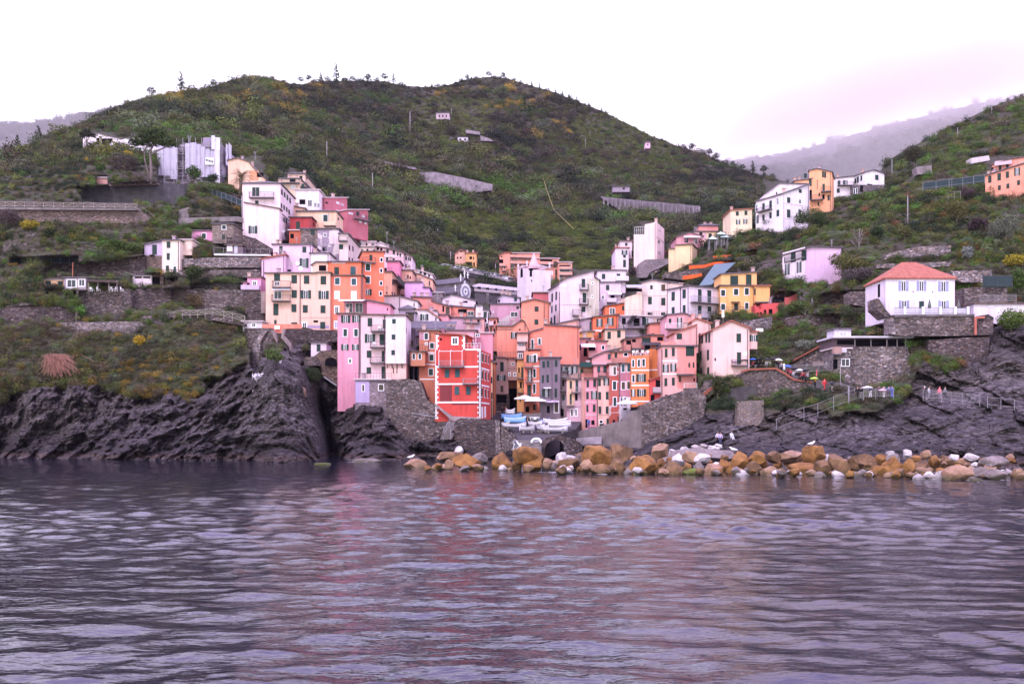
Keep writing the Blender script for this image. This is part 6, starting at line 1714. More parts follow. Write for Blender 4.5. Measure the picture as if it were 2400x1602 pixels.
 s=(.52+.5*np.clip((d-190)/120,0,1))*np.exp(np.clip(rng.normal(0,.4,len(x)),-.8,.6));b=rng.random(len(x))<.12;s[b]*=1.5
 v=rng.integers(0,4,len(x));v[rng.random(len(x))<.10]=4
 out.append((p,s,v,col))
 names=['heath','vine_rows','vine_rows','vine_rows','vine_rows','scrub','scrub']
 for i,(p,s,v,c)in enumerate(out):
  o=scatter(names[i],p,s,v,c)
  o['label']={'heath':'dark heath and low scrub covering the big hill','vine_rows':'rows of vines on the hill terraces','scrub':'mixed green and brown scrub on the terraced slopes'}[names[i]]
 V=FH1.reshape(-1,3)
 n=700
 i=rng.integers(0,FH1.shape[1],n);r=rng.choice([1,1,2,3,5,8,12],n)
 p=FH1[r,i]+np.c_[rng.normal(0,3,n),rng.normal(0,3,n),np.zeros(n)]
 o=scatter('distant_woods',p,11*np.exp(rng.normal(0,.3,n)),rng.integers(0,4,n),DARK*np.exp(rng.normal(0,.2,(n,1))))
 n=2500
 i=rng.integers(0,FH2.shape[1],n);r=rng.integers(1,FH2.shape[0]-5,n)
 p=FH2[r,i]+np.c_[rng.normal(0,6,n),rng.normal(0,6,n),np.zeros(n)]
 o=scatter('distant_woods',p,13*np.exp(rng.normal(0,.3,n)),rng.integers(0,4,n),DARK*np.exp(rng.normal(0,.25,(n,1))))
def gd(X,Y,D):
 0
 best=None
 for T in(TA,TB):
  c=int(round((X-T['x0'])/3))
  if 0<=c<T['X'].shape[1]:
   yt=T['yt'][c];r=int(round((Y-yt)/(1100-yt)*(T['X'].shape[0]-1)))
   if 0<=r<T['X'].shape[0]:
    q=T['D'][r,c]
    if best is None or q<best:best=q
 return float(best)if best is not None and abs(best-D)<45 else D
def leaf_quads(blobs,n,leaf,seed,shell=.55):
 r=np.random.default_rng(seed)
 vol=np.array([b[3]*b[3]*b[4]for b in blobs]);vol=vol**.75
 pts=[];nor=[]
 for b,k in zip(blobs,(n*vol/vol.sum()).astype(int)):
  c=r.normal(size=(k,3));c/=np.linalg.norm(c,axis=1)[:,None]
  rad=(shell+(1-shell)*r.random(k))*(1+.25*np.sin(c[:,0]*6+seed)*np.sin(c[:,2]*5+seed)+.1*r.normal(size=k))
  gap=vnoise(c[:,0]*2.6+seed,c[:,1]*2.6,c[:,2]*2.6,seed)>-.30
  p=c*rad[:,None]*np.array([b[3],b[3],b[4]])+np.array(b[:3])
  pts.append(p[gap]);nor.append(c[gap])
 p=np.concatenate(pts);c=np.concatenate(nor);k=len(p)
 nn=c*.6+r.normal(size=(k,3))*.7;nn/=np.linalg.norm(nn,axis=1)[:,None]
 a=np.cross(nn,r.normal(size=(k,3)));a/=np.linalg.norm(a,axis=1)[:,None];b=np.cross(nn,a)
 s=(leaf*(.6+.8*r.random(k)))[:,None]
 q=np.stack([p-a*s,p-b*s*.6,p+a*s,p+b*s*.6],1)
 return q.reshape(-1,3),np.arange(k*4).reshape(-1,4)
def tree(name,label,cat,base,blobs,n=900,leaf=.25,col=(.05,.075,.02),trunks=None,tr=.18,group=None,bark=(.12,.095,.085)):
 0
 root=thing(name,base,label,cat,group)
 v,f=leaf_quads(blobs,n,leaf,sum(map(ord,label))%9973)
 np_mesh('crown',v,f,m_leaf('crown_%d_%d_%d'%tuple(int(c*1000)for c in col),False,col),root,smooth=False)
 m=MB()
 if trunks is None:
  top=blobs[0]
  trunks=[[(0,0,-.4),(top[0]*.3,0,top[2]*.5),(top[0]*.8,top[1],top[2])]]+[[(top[0]*.3,0,top[2]*.5),(b[0]*.8,b[1]*.8,b[2])]for b in blobs[1:4]]
 for i,t in enumerate(trunks):
  k=len(t)
  r0=tr if i==0 else tr*.55
  m.tube([Vector(base)+Vector(q)for q in t],[r0*(1-.55*j/max(1,k-1))for j in range(k)],6)
 m.build('trunk',m_plain('bark_%d'%int(bark[0]*100),bark,.9,.1,.4,0,4.0),root,True)
 return root
def bush(label,crop,x,yb,w,hpx,D,col,name='bush',cat='bush',n=700,leaf=.22,group=None,trunk=True):
 n=int(n*2.3);leaf*=.62
 X,Y=cp(crop,x,yb);D=gd(X,Y,D);s=CROPS[crop][2]*mpp(D)
 W_,Hh=w*s/2,hpx*s
 r=random.Random(label)
 z0=Hh*(.30 if trunk else.12)
 blobs=[(0,0,z0+(Hh-z0)*.5,W_*.72,(Hh-z0)*.5)]
 for i in range(5):
  t=r.random()*6.28
  blobs.append((math.cos(t)*W_*.55,math.sin(t)*W_*.45,z0+(Hh-z0)*(.25+.5*r.random()),W_*(.32+.2*r.random()),(Hh-z0)*(.24+.14*r.random())))
 return tree(name,label,cat,P(X,Y,D),blobs,n,leaf,col,tr=max(.08,Hh*.03),group=group)
b=P(*cp('V',1385,575),gd(*cp('V',1385,575),268));s=CROPS['V'][2]*mpp(b.y)
pb=[]
for x,y,rx,rz in((1290,190,100,40),(1390,150,130,55),(1470,175,120,50),(1560,225,90,38),(1240,215,60,26),(1430,120,110,35),(1620,245,55,20),(1350,215,110,30),(1500,225,80,28)):
 pb.append(((x-1385)*s,random.uniform(-1.5,1.5),(575-y)*s,rx*s,rz*s))
tr=[[(0,0,-.5),(.1,0,120*s),(-.2,0,280*s),(40*s,0,370*s)],[(0,0,0),(-45*s,.3,140*s),(-62*s,.3,230*s),(-60*s,0,300*s),(-95*s,0,360*s)],[(0,0,250*s),(70*s,.5,300*s),(180*s,.5,345*s)],[(-60*s,0,290*s),(-20*s,.3,350*s),(20*s,.4,420*s)]]
tree('stone_pine','big umbrella shaped stone pine with two leaning trunks left of the scaffolding','pine tree',b,pb,11000,.18,(.042,.060,.018),tr,.42,bark=(.19,.145,.15))
b=P(*cp('V',795,270),292);s=CROPS['V'][2]*mpp(292)
tree('stone_pine','small dark stone pine in front of the white modern house','pine tree',b,[(0,0,140*s,62*s,28*s),(45*s,.5,130*s,40*s,20*s),(-35*s,0,120*s,30*s,18*s),(10*s,0,165*s,40*s,16*s)],1100,.24,(.028,.032,.018),[[(0,0,-.3),(0,0,70*s),(5*s,0,140*s)],[(0,0,70*s),(40*s,0,125*s)],[(0,0,60*s),(-30*s,0,115*s)]],.2)
pr=thing('palm_tree',P(*cp('A',1025,700),240),'date palm with arching fronds beside the peach gabled house','palm tree')
s=CROPS['A'][2]*mpp(240);ctr=P(*cp('A',1038,545),240)
MB().tube([pr.location-Vector((0,0,.5)),pr.location.lerp(ctr,.5)+Vector((.1,0,0)),ctr],[.42,.36,.45],8).build('trunk',m_plain('palm_bark',(.10,.075,.06),.9,.1,.4,0,5.),pr,True)
m=MB();r=random.Random(5)
for i in range(60):
 az=r.random()*6.28;el=R_(r.uniform(-15,85));L=r.uniform(3.0,4.0)
 pts=[]
 for k in range(6):
  t=k/5;e=el-t*t*1.1
  d=Vector((math.cos(az)*math.cos(el-t*.55),math.sin(az)*math.cos(el-t*.55),math.sin(el-t*.55)))
  pts.append(ctr+d*L*t+Vector((0,0,-.55*t*t*L*.35)))
 for k in range(5):
  a,c=pts[k],pts[k+1];dd=(c-a).normalized();sd=dd.cross(Vector((0,0,1)))
  if sd.length<.01:sd=Vector((1,0,0))
  sd.normalize();w=.5*(1-abs(k/5-.4))
  for sgn in(-1,1):
   for q in range(3):
    o=a.lerp(c,q/3);e2=o+sd*sgn*w*1.4+dd*w*1.3+Vector((0,0,-.10))
    m.raw([o,o+dd*.09,e2],[(0,1,2)])
m.build('fronds',m_leaf('palm_fronds',False,(.15,.11,.055),.4),pr)
G1,G2,G3,YL,GB,BR=(.05,.085,.018),(.075,.105,.03),(.075,.08,.045),(.36,.24,.02),(.095,.105,.085),(.075,.05,.05)
bush('round bright green tree standing before the scaffold sheets','A',605,612,165,185,262,G1,'tree','tree',1300)
bush('dark green tree beside the banner on the scaffold','A',770,610,135,105,262,(.03,.05,.022),'tree','tree',900)
bush('long leafy green hedge above the green netted fence','A',800,690,380,110,250,G2,'hedge','hedge',1800,trunk=False)
bush('dark green bush at the foot of the palm','A',930,690,110,90,246,G1)
bush('round yellow flowering bush beside the white modern wing','V',1185,360,120,70,288,YL,trunk=False)
bush('large purple brown bush left of the pine trunks','V',1150,560,300,260,280,(.055,.042,.036),n=2000)
bush('bright green bush left of the purple brown bush','V',920,520,130,130,275,G1)
bush('small yellow bush on the bare patch of the upper left slope','V',800,395,50,45,280,YL,n=250,trunk=False)
bush('dense green clipped tree by the pale grey wing','V',1080,1215,170,110,208,G1,'tree','tree',1000)
bush('long green hedge left of the grey lilac wing','V',1240,1225,200,85,209,G2,'hedge','hedge',1000,trunk=False)
bush('yellow broom bush on the left terrace','V',275,1020,190,100,212,(.24,.19,.02),n=1000,trunk=False)
bush('dark brown leafless bush at the left edge','V',60,1010,220,190,212,BR,n=1200)
bush('round dense green tree under the grey terrace walls','Q',595,400,215,150,199,(.045,.06,.02),'tree','tree',1400)
bush('green vine covered pergola beside the low pink house','Q',930,420,330,70,197,G2,'pergola','pergola',1100,.18)
bush('fan of brown spiky leaves below the blue door','Q',640,645,260,150,190,(.14,.10,.05),'plant','plant',1300,.2,trunk=False)
bush('yellow flowering bush on the lower left cliff top','U',1285,990,130,110,176,YL,n=600,trunk=False)
bush('bushy plant on a trunk before the conservatory','U',625,585,110,130,190,G2,'tree','tree',700)
bush('green bush left of the low yellow cottage','U',355,485,100,150,193,G1,n=600)
bush('silvery bush by the brown handrail','U',730,710,130,120,186,GB,n=700)
bush('bright green bush clinging to the cliff under the bastion','C',275,1290,210,170,172,G2,n=1000)
bush('spiky yucca plant left of the white slate roofed hut','C',590,1170,110,100,179,(.12,.12,.06),'plant','plant',500,.25)
bush('dark ivy clump hanging below the brown stone store','C',660,1480,230,180,173,(.032,.045,.018),n=1400,trunk=False)
bush('grey green olive tree below the large white house','K',605,625,210,125,230,GB,'olive_tree','olive tree',1300,.2)
bush('large round green tree right of the large white house','K',940,625,320,215,228,(.048,.07,.022),'tree','tree',2600)
bush('small green tree before the pale yellow garden house','I',750,595,130,150,235,G2,'tree','tree',900)
bush('reddish flowering shrub beside the tall cream ridge house','I',605,540,70,80,238,(.16,.07,.06),n=350)
bush('grey bushes in front of the white striped awning','I',1070,420,130,80,242,GB,n=500,trunk=False)
bush('grey green shrubs along the upper garden edge','I',1270,375,150,70,240,GB,n=600,trunk=False)
bush('brown leafless bush between the narrow white house and the ruin','I',270,745,130,110,230,BR,n=700)
bush('dark leafy tree at the corner of the lilac white house','K',1290,1050,420,200,194,(.085,.085,.025),'tree','tree',2800)
bush('grey leafless thicket above the villa roof line','K',1350,1130,420,150,188,(.085,.07,.068),n=1800)
bush('dark round bush beside the white garden chairs','K',1330,1500,240,170,178,(.04,.05,.022),n=1300)
bush('tall dark tree on the skyline right of the gabled house','L',560,700,200,220,285,(.045,.042,.024),'tree','tree',1800)
bush('purple brown round bush on the right slope','L',1160,1310,260,170,205,(.045,.028,.03),n=1500)
bush('bushy olive tree in the middle of the right slope','L',470,1360,170,160,208,(.085,.085,.03),'tree','tree',1100)
bush('green tree with rusty tips left of the purple bush','L',950,1210,250,240,210,(.085,.08,.025),'tree','tree',1900)
bush('dark green tree at the edge of the right terraces','L',230,1360,170,150,209,(.03,.05,.02),'tree','tree',1100)
bush('dark brown bare bush under the green screened fence','L',1055,985,190,130,220,BR,n=900)
bush('dense grey green silver bush at the far right','L',1400,1400,340,280,196,(.11,.115,.085),n=2600)
bush('yellow flowering shrub at the far right above the villa','M',1480,260,240,120,182,(.26,.21,.02),n=1300,trunk=False)
bush('dark green ivy bank beside the smoked roof railing','M',1520,500,120,240,164,G1,n=1100,trunk=False)
bush('light green creeper spilling over the right cliff','M',1450,860,290,230,151,(.085,.125,.025),'creeper','creeper',1700,trunk=False)
bush('spiky straw coloured agave above the restaurant','M',200,905,200,90,160.5,(.24,.18,.09),'agave','agave',600,.3,trunk=False)
bush('grey spiky agave clump on the slope above the villa','M',1040,190,130,120,184,(.20,.21,.2),'agave','agave',450,.3,trunk=False)
bush('dark cypress bush by the stair below the gabled house','J',880,1130,120,240,159,(.05,.055,.02),n=1300)
bush('silver leaved prickly bush along the rising stair wall','N',1010,500,300,130,170,(.15,.16,.12),n=1500,trunk=False)
bush('green shrubs below the coral red ruin walls','K',820,1385,240,120,186,G2,n=1300,trunk=False)
bush('hanging green tuft on the quay wall face','F',600,1110,60,40,160.4,G1,n=150,trunk=False)
tb=P(*cp('K',1385,860),200);s=CROPS['K'][2]*mpp(200)
tree('bare_tree','tall bare grey tree with thin branches above the lilac white house','tree',tb,[(0,0,200*s,70*s,60*s),(-40*s,0,150*s,50*s,50*s)],260,.12,(.12,.10,.095),[[(0,0,-.5),(0,0,130*s),(6*s,0,250*s)],[(0,0,100*s),(-50*s,0,210*s)],[(0,0,90*s),(45*s,.3,200*s)],[(0,0,60*s),(-80*s,.2,150*s)],[(0,0,150*s),(30*s,-.2,240*s)]],.16,bark=(.2,.165,.165))
rr=thing('cane_heap',P(*cp('U',530,1200),172),'heap of dry reddish canes spilling down the left cliff','dry canes')
m=MB();r=random.Random(9);top=P(*cp('U',520,1070),174)
for i in range(230):
 x=530+r.gauss(0,95);y=1180+r.uniform(-20,110)-abs(x-530)*.25
 e=P(*cp('U',x,y),170.3+r.uniform(-1,1));a=top+Vector((r.gauss(0,1.1),r.gauss(0,.8),r.uniform(-.6,.3)))
 mid=a.lerp(e,.5)+Vector((0,-.6,.7))
 m.bar(a,mid,.035);m.bar(mid,e,.035)
m.build('canes',m_plain('dry_cane',(.30,.15,.11),.85,.1,.35),rr)
def pine_proto(kind):
 if kind==0:return tree('pine_tree','tmp','pine tree',(0,0,0),[(0,0,5.2,2.6,1.5),(1.3,.4,4.4,1.6,.9),(-1.5,0,4.8,1.5,.9),(.2,0,6.4,1.5,.8)],420,.34,(.022,.028,.015),[[(0,0,-2),(.15,0,3),(0,0,6.2)],[(.1,0,3.4),(1.3,.3,4.5)],[(.1,0,3.2),(-1.4,0,4.7)]],.2,bark=(.06,.045,.04))
 if kind==1:return tree('pine_tree','tmp1','pine tree',(0,0,0),[(0,0,2.6,2.4,1.0),(0,0,4.2,1.9,.9),(.1,0,5.7,1.4,.8),(0,0,7.1,.9,.9),(0,0,8.3,.5,.7)],480,.32,(.022,.03,.016),[[(0,0,-2),(0,0,4),(0,0,8.6)]],.2,bark=(.06,.045,.04))
 return tree('pine_tree','tmp2','pine tree',(0,0,0),[(0,0,3.2,3.0,2.2),(1.6,.2,2.6,1.7,1.6),(-1.6,0,2.4,1.7,1.5)],460,.36,(.025,.03,.016),[[(0,0,-2),(0,0,3)]],.2,bark=(.06,.045,.04))
CREST=[(354,226,1.0,0),(424,211,1.35,1),(448,212,.9,2),(500,196,.9,2),(705,192,1.0,0),(724,189,1.1,0),(738,190,.9,2),(752,188,1.1,1),(768,187,.9,2),(788,184,1.7,1),(806,188,1.0,2),(826,187,1.0,0),(846,189,1.0,2),(862,188,1.1,0),(884,190,1.0,2),(901,190,1.3,0),(922,190,1.3,1),(940,196,1.0,2),(1012,204,1.0,1),(1026,203,1.1,2),(1080,190,1.0,2),(1094,188,1.1,0),(1145,180,1.25,0),(1180,181,1.3,0),(1205,188,.9,0),(1220,193,1.0,2),(1246,201,.9,1),(1264,207,1.0,1),(1282,211,1.0,2),(1302,217,.9,1),(1318,222,1.0,1),(1334,229,1.0,1),(1352,236,.9,1),(1380,247,.8,1),(1410,259,.8,1),(1420,263,.7,1),(1548,328,.9,2),(1602,347,1.0,0),(1622,352,1.2,0),(1645,360,1.1,2),(1662,366,1.2,0),(1680,373,1.2,0),(1700,381,1.1,2),(1716,387,1.0,0),(1740,397,1.0,0),(1764,402,1.2,1),(1790,408,1.2,0),(1810,415,1.0,2),(40,352,1.0,1),(90,327,1.0,1),(20,355,.9,2)]
SPECIAL={(424,211):'tall lone conifer on the skyline above the scaffolding',(354,226):'small lone pine on the skyline left of the tall conifer',(788,184):'tallest pine standing above the wooded middle ridge'}
pp={}
rc=random.Random(8)
for i in range(64):
 x=rc.choice((rc.uniform(698,945),rc.uniform(1000,1110),rc.uniform(1080,1420),rc.uniform(1560,1830)));CREST.append((x,float(np.interp(x,RIDGE_A[:,0],RIDGE_A[:,1]))+rc.uniform(0,5),rc.uniform(.4,.75),rc.choice((0,1,2,2))))
for i,(x,y,sc,k)in enumerate(CREST):
 y+=2;sc*=.82
 D=float(dA(x,y+3))+3
 loc=P(x,y+6,D)
 if k not in pp:o=pp[k]=pine_proto(k);o.location=loc
 else:o=copy_tree(pp[k],loc)
 o.scale=(sc,sc,sc*(1+.15*math.sin(i)));o.rotation_euler=(0,0,i*1.7)
 o['group']='pines along the crest of the big hill';o['category']='pine tree'
 o['label']=SPECIAL.get((x,y-2))or{0:'loose flat topped pine on the skyline of the big hill',1:'narrow upright pine on the skyline of the big hill',2:'round bushy pine on the skyline of the big hill'}[k]
st=thing('scaffold_stair',P(*cp('A',385,780),262),'grey scaffold stair tower climbing the netted wall','scaffold stair')
m=MB();mt=MB()
for x in(335,420):
 for d in(262,264):m.bar(P(*cp('A',x,790),d),P(*cp('A',x,465),d),.1)
for i,y in enumerate((770,715,635,555)):
 mt.box(P(*cp('A',378,y),263),(2.6,1.9,.1))
 x0,x1=(335,420)if i%2 else(420,335)
 if i<3:m.bar(P(*cp('A',x0,y),262),P(*cp('A',x1,(715,635,555)[i]),262),.16)
for y in(465,500,530):m.bar(P(*cp('A',335,y),262),P(*cp('A',420,y),262),.08)
m.bar(P(*cp('A',420,470),262),P(*cp('A',465,590),262),.1)
m.build('poles',M_LMETAL(),st);mt.build('platforms',M_LMETAL(),st)
pg=thing('pergola',P(*cp('U',940,478),190),'dark roofed pergola with posts beside the grey conservatory','pergola')
m=MB()
for x in(812,900,1000,1075):m.bar(P(*cp('U',x,480),189),P(*cp('U',x,385),189),.14);m.bar(P(*cp('U',x,480),192),P(*cp('U',x,380),192),.14)
m.build('post',M_WOOD(),pg)
MB().quadbox([P(*cp('U',800,392),188.5),P(*cp('U',1085,405),188.5),P(*cp('U',1085,395),188.5),P(*cp('U',800,380),188.5),P(*cp('U',815,376),192.5),P(*cp('U',1060,385),192.5),P(*cp('U',1060,378),192.5),P(*cp('U',815,370),192.5)]).build('roof',m_plain('thatch',(.06,.045,.035),.95,.05,.4),pg)
MB().quadbox([P(*cp('U',812,478),192.6),P(*cp('U',1075,478),192.6),P(*cp('U',1075,390),192.6),P(*cp('U',812,390),192.6)]+[P(*cp('U',x,y),193)for x,y in((812,478),(1075,478),(1075,390),(812,390))]).build('back_screen',m_plain('dark_screen',(.02,.016,.016)),pg)
def chair(label,p,yaw,group,proto=[None]):
 if proto[0]is None:
  t=proto[0]=thing('chair',(0,0,0),label,'chair',group)
  MB().box((0,0,.43),(.5,.5,.06)).build('seat',M_WHITE(),t)
  MB().box((0,.25,.68),(.5,.05,.45)).build('backrest',M_WHITE(),t)
  for x in(-.22,.22):
   for y in(-.2,.22):MB().box((x,y,.2),(.05,.05,.4)).build('leg',M_WHITE(),t)
  t.location=p
 else:t=copy_tree(proto[0],p)
 t['label']=label;t['group']=group;t.rotation_euler=(0,0,yaw)
 return t
def table(label,p,w=1.0):
 t=thing('table',p,label,'table')
 q=Vector(p)
 MB().box(q+Vector((0,0,.72)),(w,.8,.05)).build('top',M_WHITE(),t)
 for x in(-w*.4,w*.4):
  for y in(-.3,.3):MB().box(q+Vector((x,y,.35)),(.06,.06,.69)).build('leg',M_WHITE(),t)
 return t
g='white chairs on the pergola terrace'
for i,x in enumerate((830,850,905,1015,1045,1068,1120)):chair('white chair on the terrace beneath the thatched pergola',P(*cp('U',x,482),189.5+.4*(i%2)),i*1.3,g)
table('white table on the garden wall ledge between two white chairs',P(*cp('K',1052,1396),182.5),1.1)
table('white slatted table on the garden wall ledge, left end',P(*cp('K',918,1398),182.5),1.6)
g='white chairs on the garden wall ledge'
for i,x in enumerate((970,1078,1104)):chair('white chair on the stone garden ledge below the brown drystone wall',P(*cp('K',x,1397),182.8),2+i,g)
g='white chairs on the orange house terrace'
for i,x in enumerate((25,45,70,110,135,160)):chair('white chair on the roof terrace of the orange house',P(*cp('J',x,668),172+.5*(i%2))+Vector((0,0,.05)),i*1.1,g)
g='white chairs on the pale pink balconies'
for i,(x,y)in enumerate(((560,503),(590,503),(510,668),(540,824))):chair('white chair on a balcony of the tall pale pink house',P(*cp('D',x,y),171.4),i*1.6,g)
g='white chairs on the villa terrace'
for i,x in enumerate((600,850,870)):chair('white chair on the white villa terrace',P(*cp('M',x,690),156.4),i*1.6,g)
vt=thing('terrace_railing',P(*cp('M',700,690),155.2),'white villa terrace railing with square white posts and dark bars','railing')
for x in(472,640,800,936,1052):
 p=P(*cp('M',x,691),155.2);MB().box(p+Vector((0,0,.55)),(.32,.32,1.15)).box(p+Vector((0,0,1.15)),(.4,.4,.08)).build('post',M_WHITE(),vt)
m=MB();a,b=P(*cp('M',375,690),155.2),P(*cp('M',1060,690),155.2)
for z in(.15,1.0):m.bar(a+Vector((0,0,z)),b+Vector((0,0,z)),.05)
for i in range(60):q=a.lerp(b,i/59);m.bar(q+Vector((0,0,.15)),q+Vector((0,0,1.0)),.025)
m.build('bars',M_METAL(),vt)
MB().quadbox([a+Vector((0,.3,.1)),b+Vector((0,.3,.1)),b+Vector((0,.3,.95)),a+Vector((0,.3,.95))]+[a+Vector((0,.35,.1)),b+Vector((0,.35,.1)),b+Vector((0,.35,.95)),a+Vector((0,.35,.95))]).build('panel',m_plain('pale_panel',(.7,.66,.74)),vt)
def parasol(label,base,r_,hgt,col,closed=False,group=None,n=8):
 t=thing('parasol',base,label,'parasol',group)
 b=Vector(base)
 MB().tube([b,b+Vector((0,0,hgt))],.04,6).build('pole',M_WOOD(),t)
 m=MB()
 if closed:
  m.tube([b+Vector((0,0,hgt*.4)),b+Vector((0,0,hgt*.55)),b+Vector((0,0,hgt))],[.22,.3,.05],8)
 else:
  ring=[b+Vector((math.cos(2*math.pi*(k+.5)/n)*r_,math.sin(2*math.pi*(k+.5)/n)*r_,hgt-.55))for k in range(n)]
  ap=b+Vector((0,0,hgt+.05))
  m.raw(ring+[ap]+[q-Vector((0,0,.18))for q in ring],[(k,(k+1)%n,n)for k in range(n)]+[(k,n+1+k,n+1+(k+1)%n,(k+1)%n)for k in range(n)])
  rb=MB()
  for q in ring:rb.bar(ap-Vector((0,0,.08)),q-Vector((0,0,.05)),.03)
  rb.build('ribs',M_WOOD(),t)
 m.build('canopy',m_plain('canopy_%d_%d'%(int(col[0]*100),int(col[2]*100)),col,.8,.1,.05),t)
 return t
WH=(.80,.78,.78)
parasol('large white square parasol on the harbour terrace, left of two',P(*cp('HB',505,275),178),2.7,3.3,WH,n=4)
parasol('large white square parasol on the harbour terrace, right of two',P(*cp('HB',640,275),176.5),2.7,2.9,WH,n=4)
parasol('lilac octagonal parasol on the harbour terrace',P(*cp('HB',815,320),177.5),1.9,3.3,(.55,.42,.58))
parasol('white parasol before the small white plaster house',P(*cp('T',845,480),169),1.9,2.2,WH)
parasol('closed grey parasol standing on the left of the villa terrace',P(*cp('M',700,690),156),.5,2.3,(.10,.12,.10),True)
parasol('closed dark parasol at the right end of the villa terrace',P(*cp('M',967,690),156),.5,2.3,(.13,.12,.12),True)
parasol('closed grey parasol by the white garden chairs',P(*cp('K',955,1395),183),.5,3.0,(.22,.2,.22),True)
parasol('closed white parasol under the yellow house',P(*cp('J',935,330),183),.4,2.3,WH,True)
for i,(x,y,lab)in enumerate(((1085,440,'small pavilion with a pale pyramid roof, left of three'),(1170,390,'small pavilion with a pale pyramid roof, back of three'),(1205,420,'small pavilion with a pale pyramid roof, tallest right one of three'))):
 b=P(*cp('I',x,y),238-(i==0)*3);t=thing('pavilion',b,lab,'pavilion');w=.75
 m=MB()
 for dx in(-w,w):
  for dy in(-w,w):m.bar(b+Vector((dx,dy,-.6)),b+Vector((dx,dy,1.9)),.1)
 m.build('post',M_LMETAL(),t)
 c=b+Vector((0,0,1.9));e=1.15
 MB().raw([c+Vector((-e,-e,0)),c+Vector((e,-e,0)),c+Vector((e,e,0)),c+Vector((-e,e,0)),c+Vector((0,0,.9))],[(0,1,4),(1,2,4),(2,3,4),(3,0,4),(3,2,1,0)]).build('roof',m_plain('pale_green_roof',(.42,.52,.50),.6),t)
def pole(label,crop,x,y0,y1,D,r=.13,mat=None,arm=0,lean=0,name='utility_pole'):
 D=gd(*cp(crop,x,y1),D)
 a,b=P(*cp(crop,x+lean,y0),D),P(*cp(crop,x,y1),D)
 t=thing(name,b,label,'pole')
 MB().tube([b-Vector((0,0,1.0)),b.lerp(a,.5),a],[r,r*.85,r*.65],7).build('shaft',mat or M_LMETAL(),t,True)
 if arm:MB().bar(a-Vector((arm,0,.5)),a+Vector((arm,0,-.5)),.09).build('crossarm',M_LMETAL(),t)
 return t
GP=m_plain('grey_pole',(.30,.26,.28),.8)
pole('utility pole on the hill above the terraced apartments','px',766,331,378,400,.2,GP)
pole('utility pole right of the dusty rose houses','px',873,405,455,340,.18,GP)
pole('tall pole with bent top on the vine terraces','px',961,262,318,600,.25,GP)
pole('short pole beside the pinkish stone cottage','px',1058,254,278,612,.2,GP)
pole('thin pole in the middle of the hill','px',1152,300,315,600,.18,GP)
pole('pole at the left of the far right vine terraces','px',1298,339,354,600,.18,GP)
pole('pole on the far right vine terraces','px',1372,324,345,640,.18,GP)
pole('short pole above the round windowed house','px',1026,535,555,330,.16,GP)
pole('thin pole standing above the parked cars','W',255,95,200,322,.15,GP)
pole('street pole beside the long salmon apartment block','W',610,195,285,300,.14,GP)
pole('orange pole in front of the grey conservatory','U',662,215,470,189,.09,m_plain('orange_pole',(.35,.12,.07),.7),lean=8)
pole('tall grey pole at the corner of the pale pink house','A',1045,700,905,221,.12,GP)
pole('lone utility pole in the middle of the right slope','L',500,935,1190,222,.12,GP)
pole('white mast beside the gabled skyline house','L',355,600,760,272,.12,M_LMETAL())
pole('thin pole on the right skyline','L',958,310,420,330,.12,GP)
pole('thin mast on the high right skyline','L',1272,110,190,350,.12,GP)
pole('radio mast at the top right corner','L',1518,0,75,365,.16,GP)
pole('slim street lamp on the salmon wall terrace','Z',162,770,870,190,.06,M_METAL(),name='street_lamp')
pole('grey lamp post on the crowded path','PP',1290,170,440,152,.07,GP,name='lamp_post')
pole('white post where the crowded path bends','PP',607,165,250,159,.22,M_WHITE(),name='post')
pole('tall thin white post on the rock slab beside the railing','N',1370,795,1000,141,.1,M_LMETAL())
fl=pole('flagpole with a furled red flag beside the yellow coat','PP',1005,225,460,152,.05,M_LMETAL(),name='flagpole')
MB().quadbox([P(*cp('PP',x,y),152+d)for d in(0,.1)for x,y in((992,310),(1008,312),(1010,235),(1002,232))]).build('flag',m_plain('red_flag',(.55,.10,.14),.8),fl)
tm=MB();L=[(1272,415,530),(1282,450,500),(1298,494,470),(1345,540,420)]
tm.tube([P(*q)+Vector((0,0,.6))for q in L],.09,5)
props(tm.build('monorail_track',m_plain('yellow_track',(.35,.29,.10),.7)),'thin yellowish monorail track running down the vineyard','track')
rd=[(10,196,322),(150,215,318),(330,245,312),(480,275,306),(620,305,300),(700,330,297),(790,352,294)]
m=MB();wl=MB()
for(x0,y0,d0),(x1,y1,d1)in zip(rd[:-1],rd[1:]):
 a,b=cq(x0,y0,d0),cq(x1,y1,d1)
 m.quadbox([a-Vector((0,0,.4)),b-Vector((0,0,.4)),b,a]+[q+Vector((1.5,7,0))for q in(a-Vector((0,0,.4)),b-Vector((0,0,.4)),b,a)])
 wl.bar(a+Vector((0,-.1,.15)),b+Vector((0,-.1,.15)),.3,.7)
ro=m.build('road',m_plain('asphalt',(.06,.055,.06),.9));ro['kind']='structure'
props(wl.build('parapet',m_concrete('road_parapet',(.36,.30,.34))),'pale concrete parapet along the parked car road','parapet')
W('dark wall under the road with parked cars','W',[(15,205),(330,252),(620,312),(790,358),(790,372),(620,345),(330,292),(150,250),(15,225)],322.5,295.5,2,m_concrete('dark_underside',(.05,.045,.05)),'road_wall')
for i,x in enumerate((28,88)):
 pole('white pillar under the road end, %s one'%('left' if i==0 else 'right'),'W',x,200+i*8,240,321,.35,m_concrete('road_parapet',(.36,.30,.34)),name='pillar')
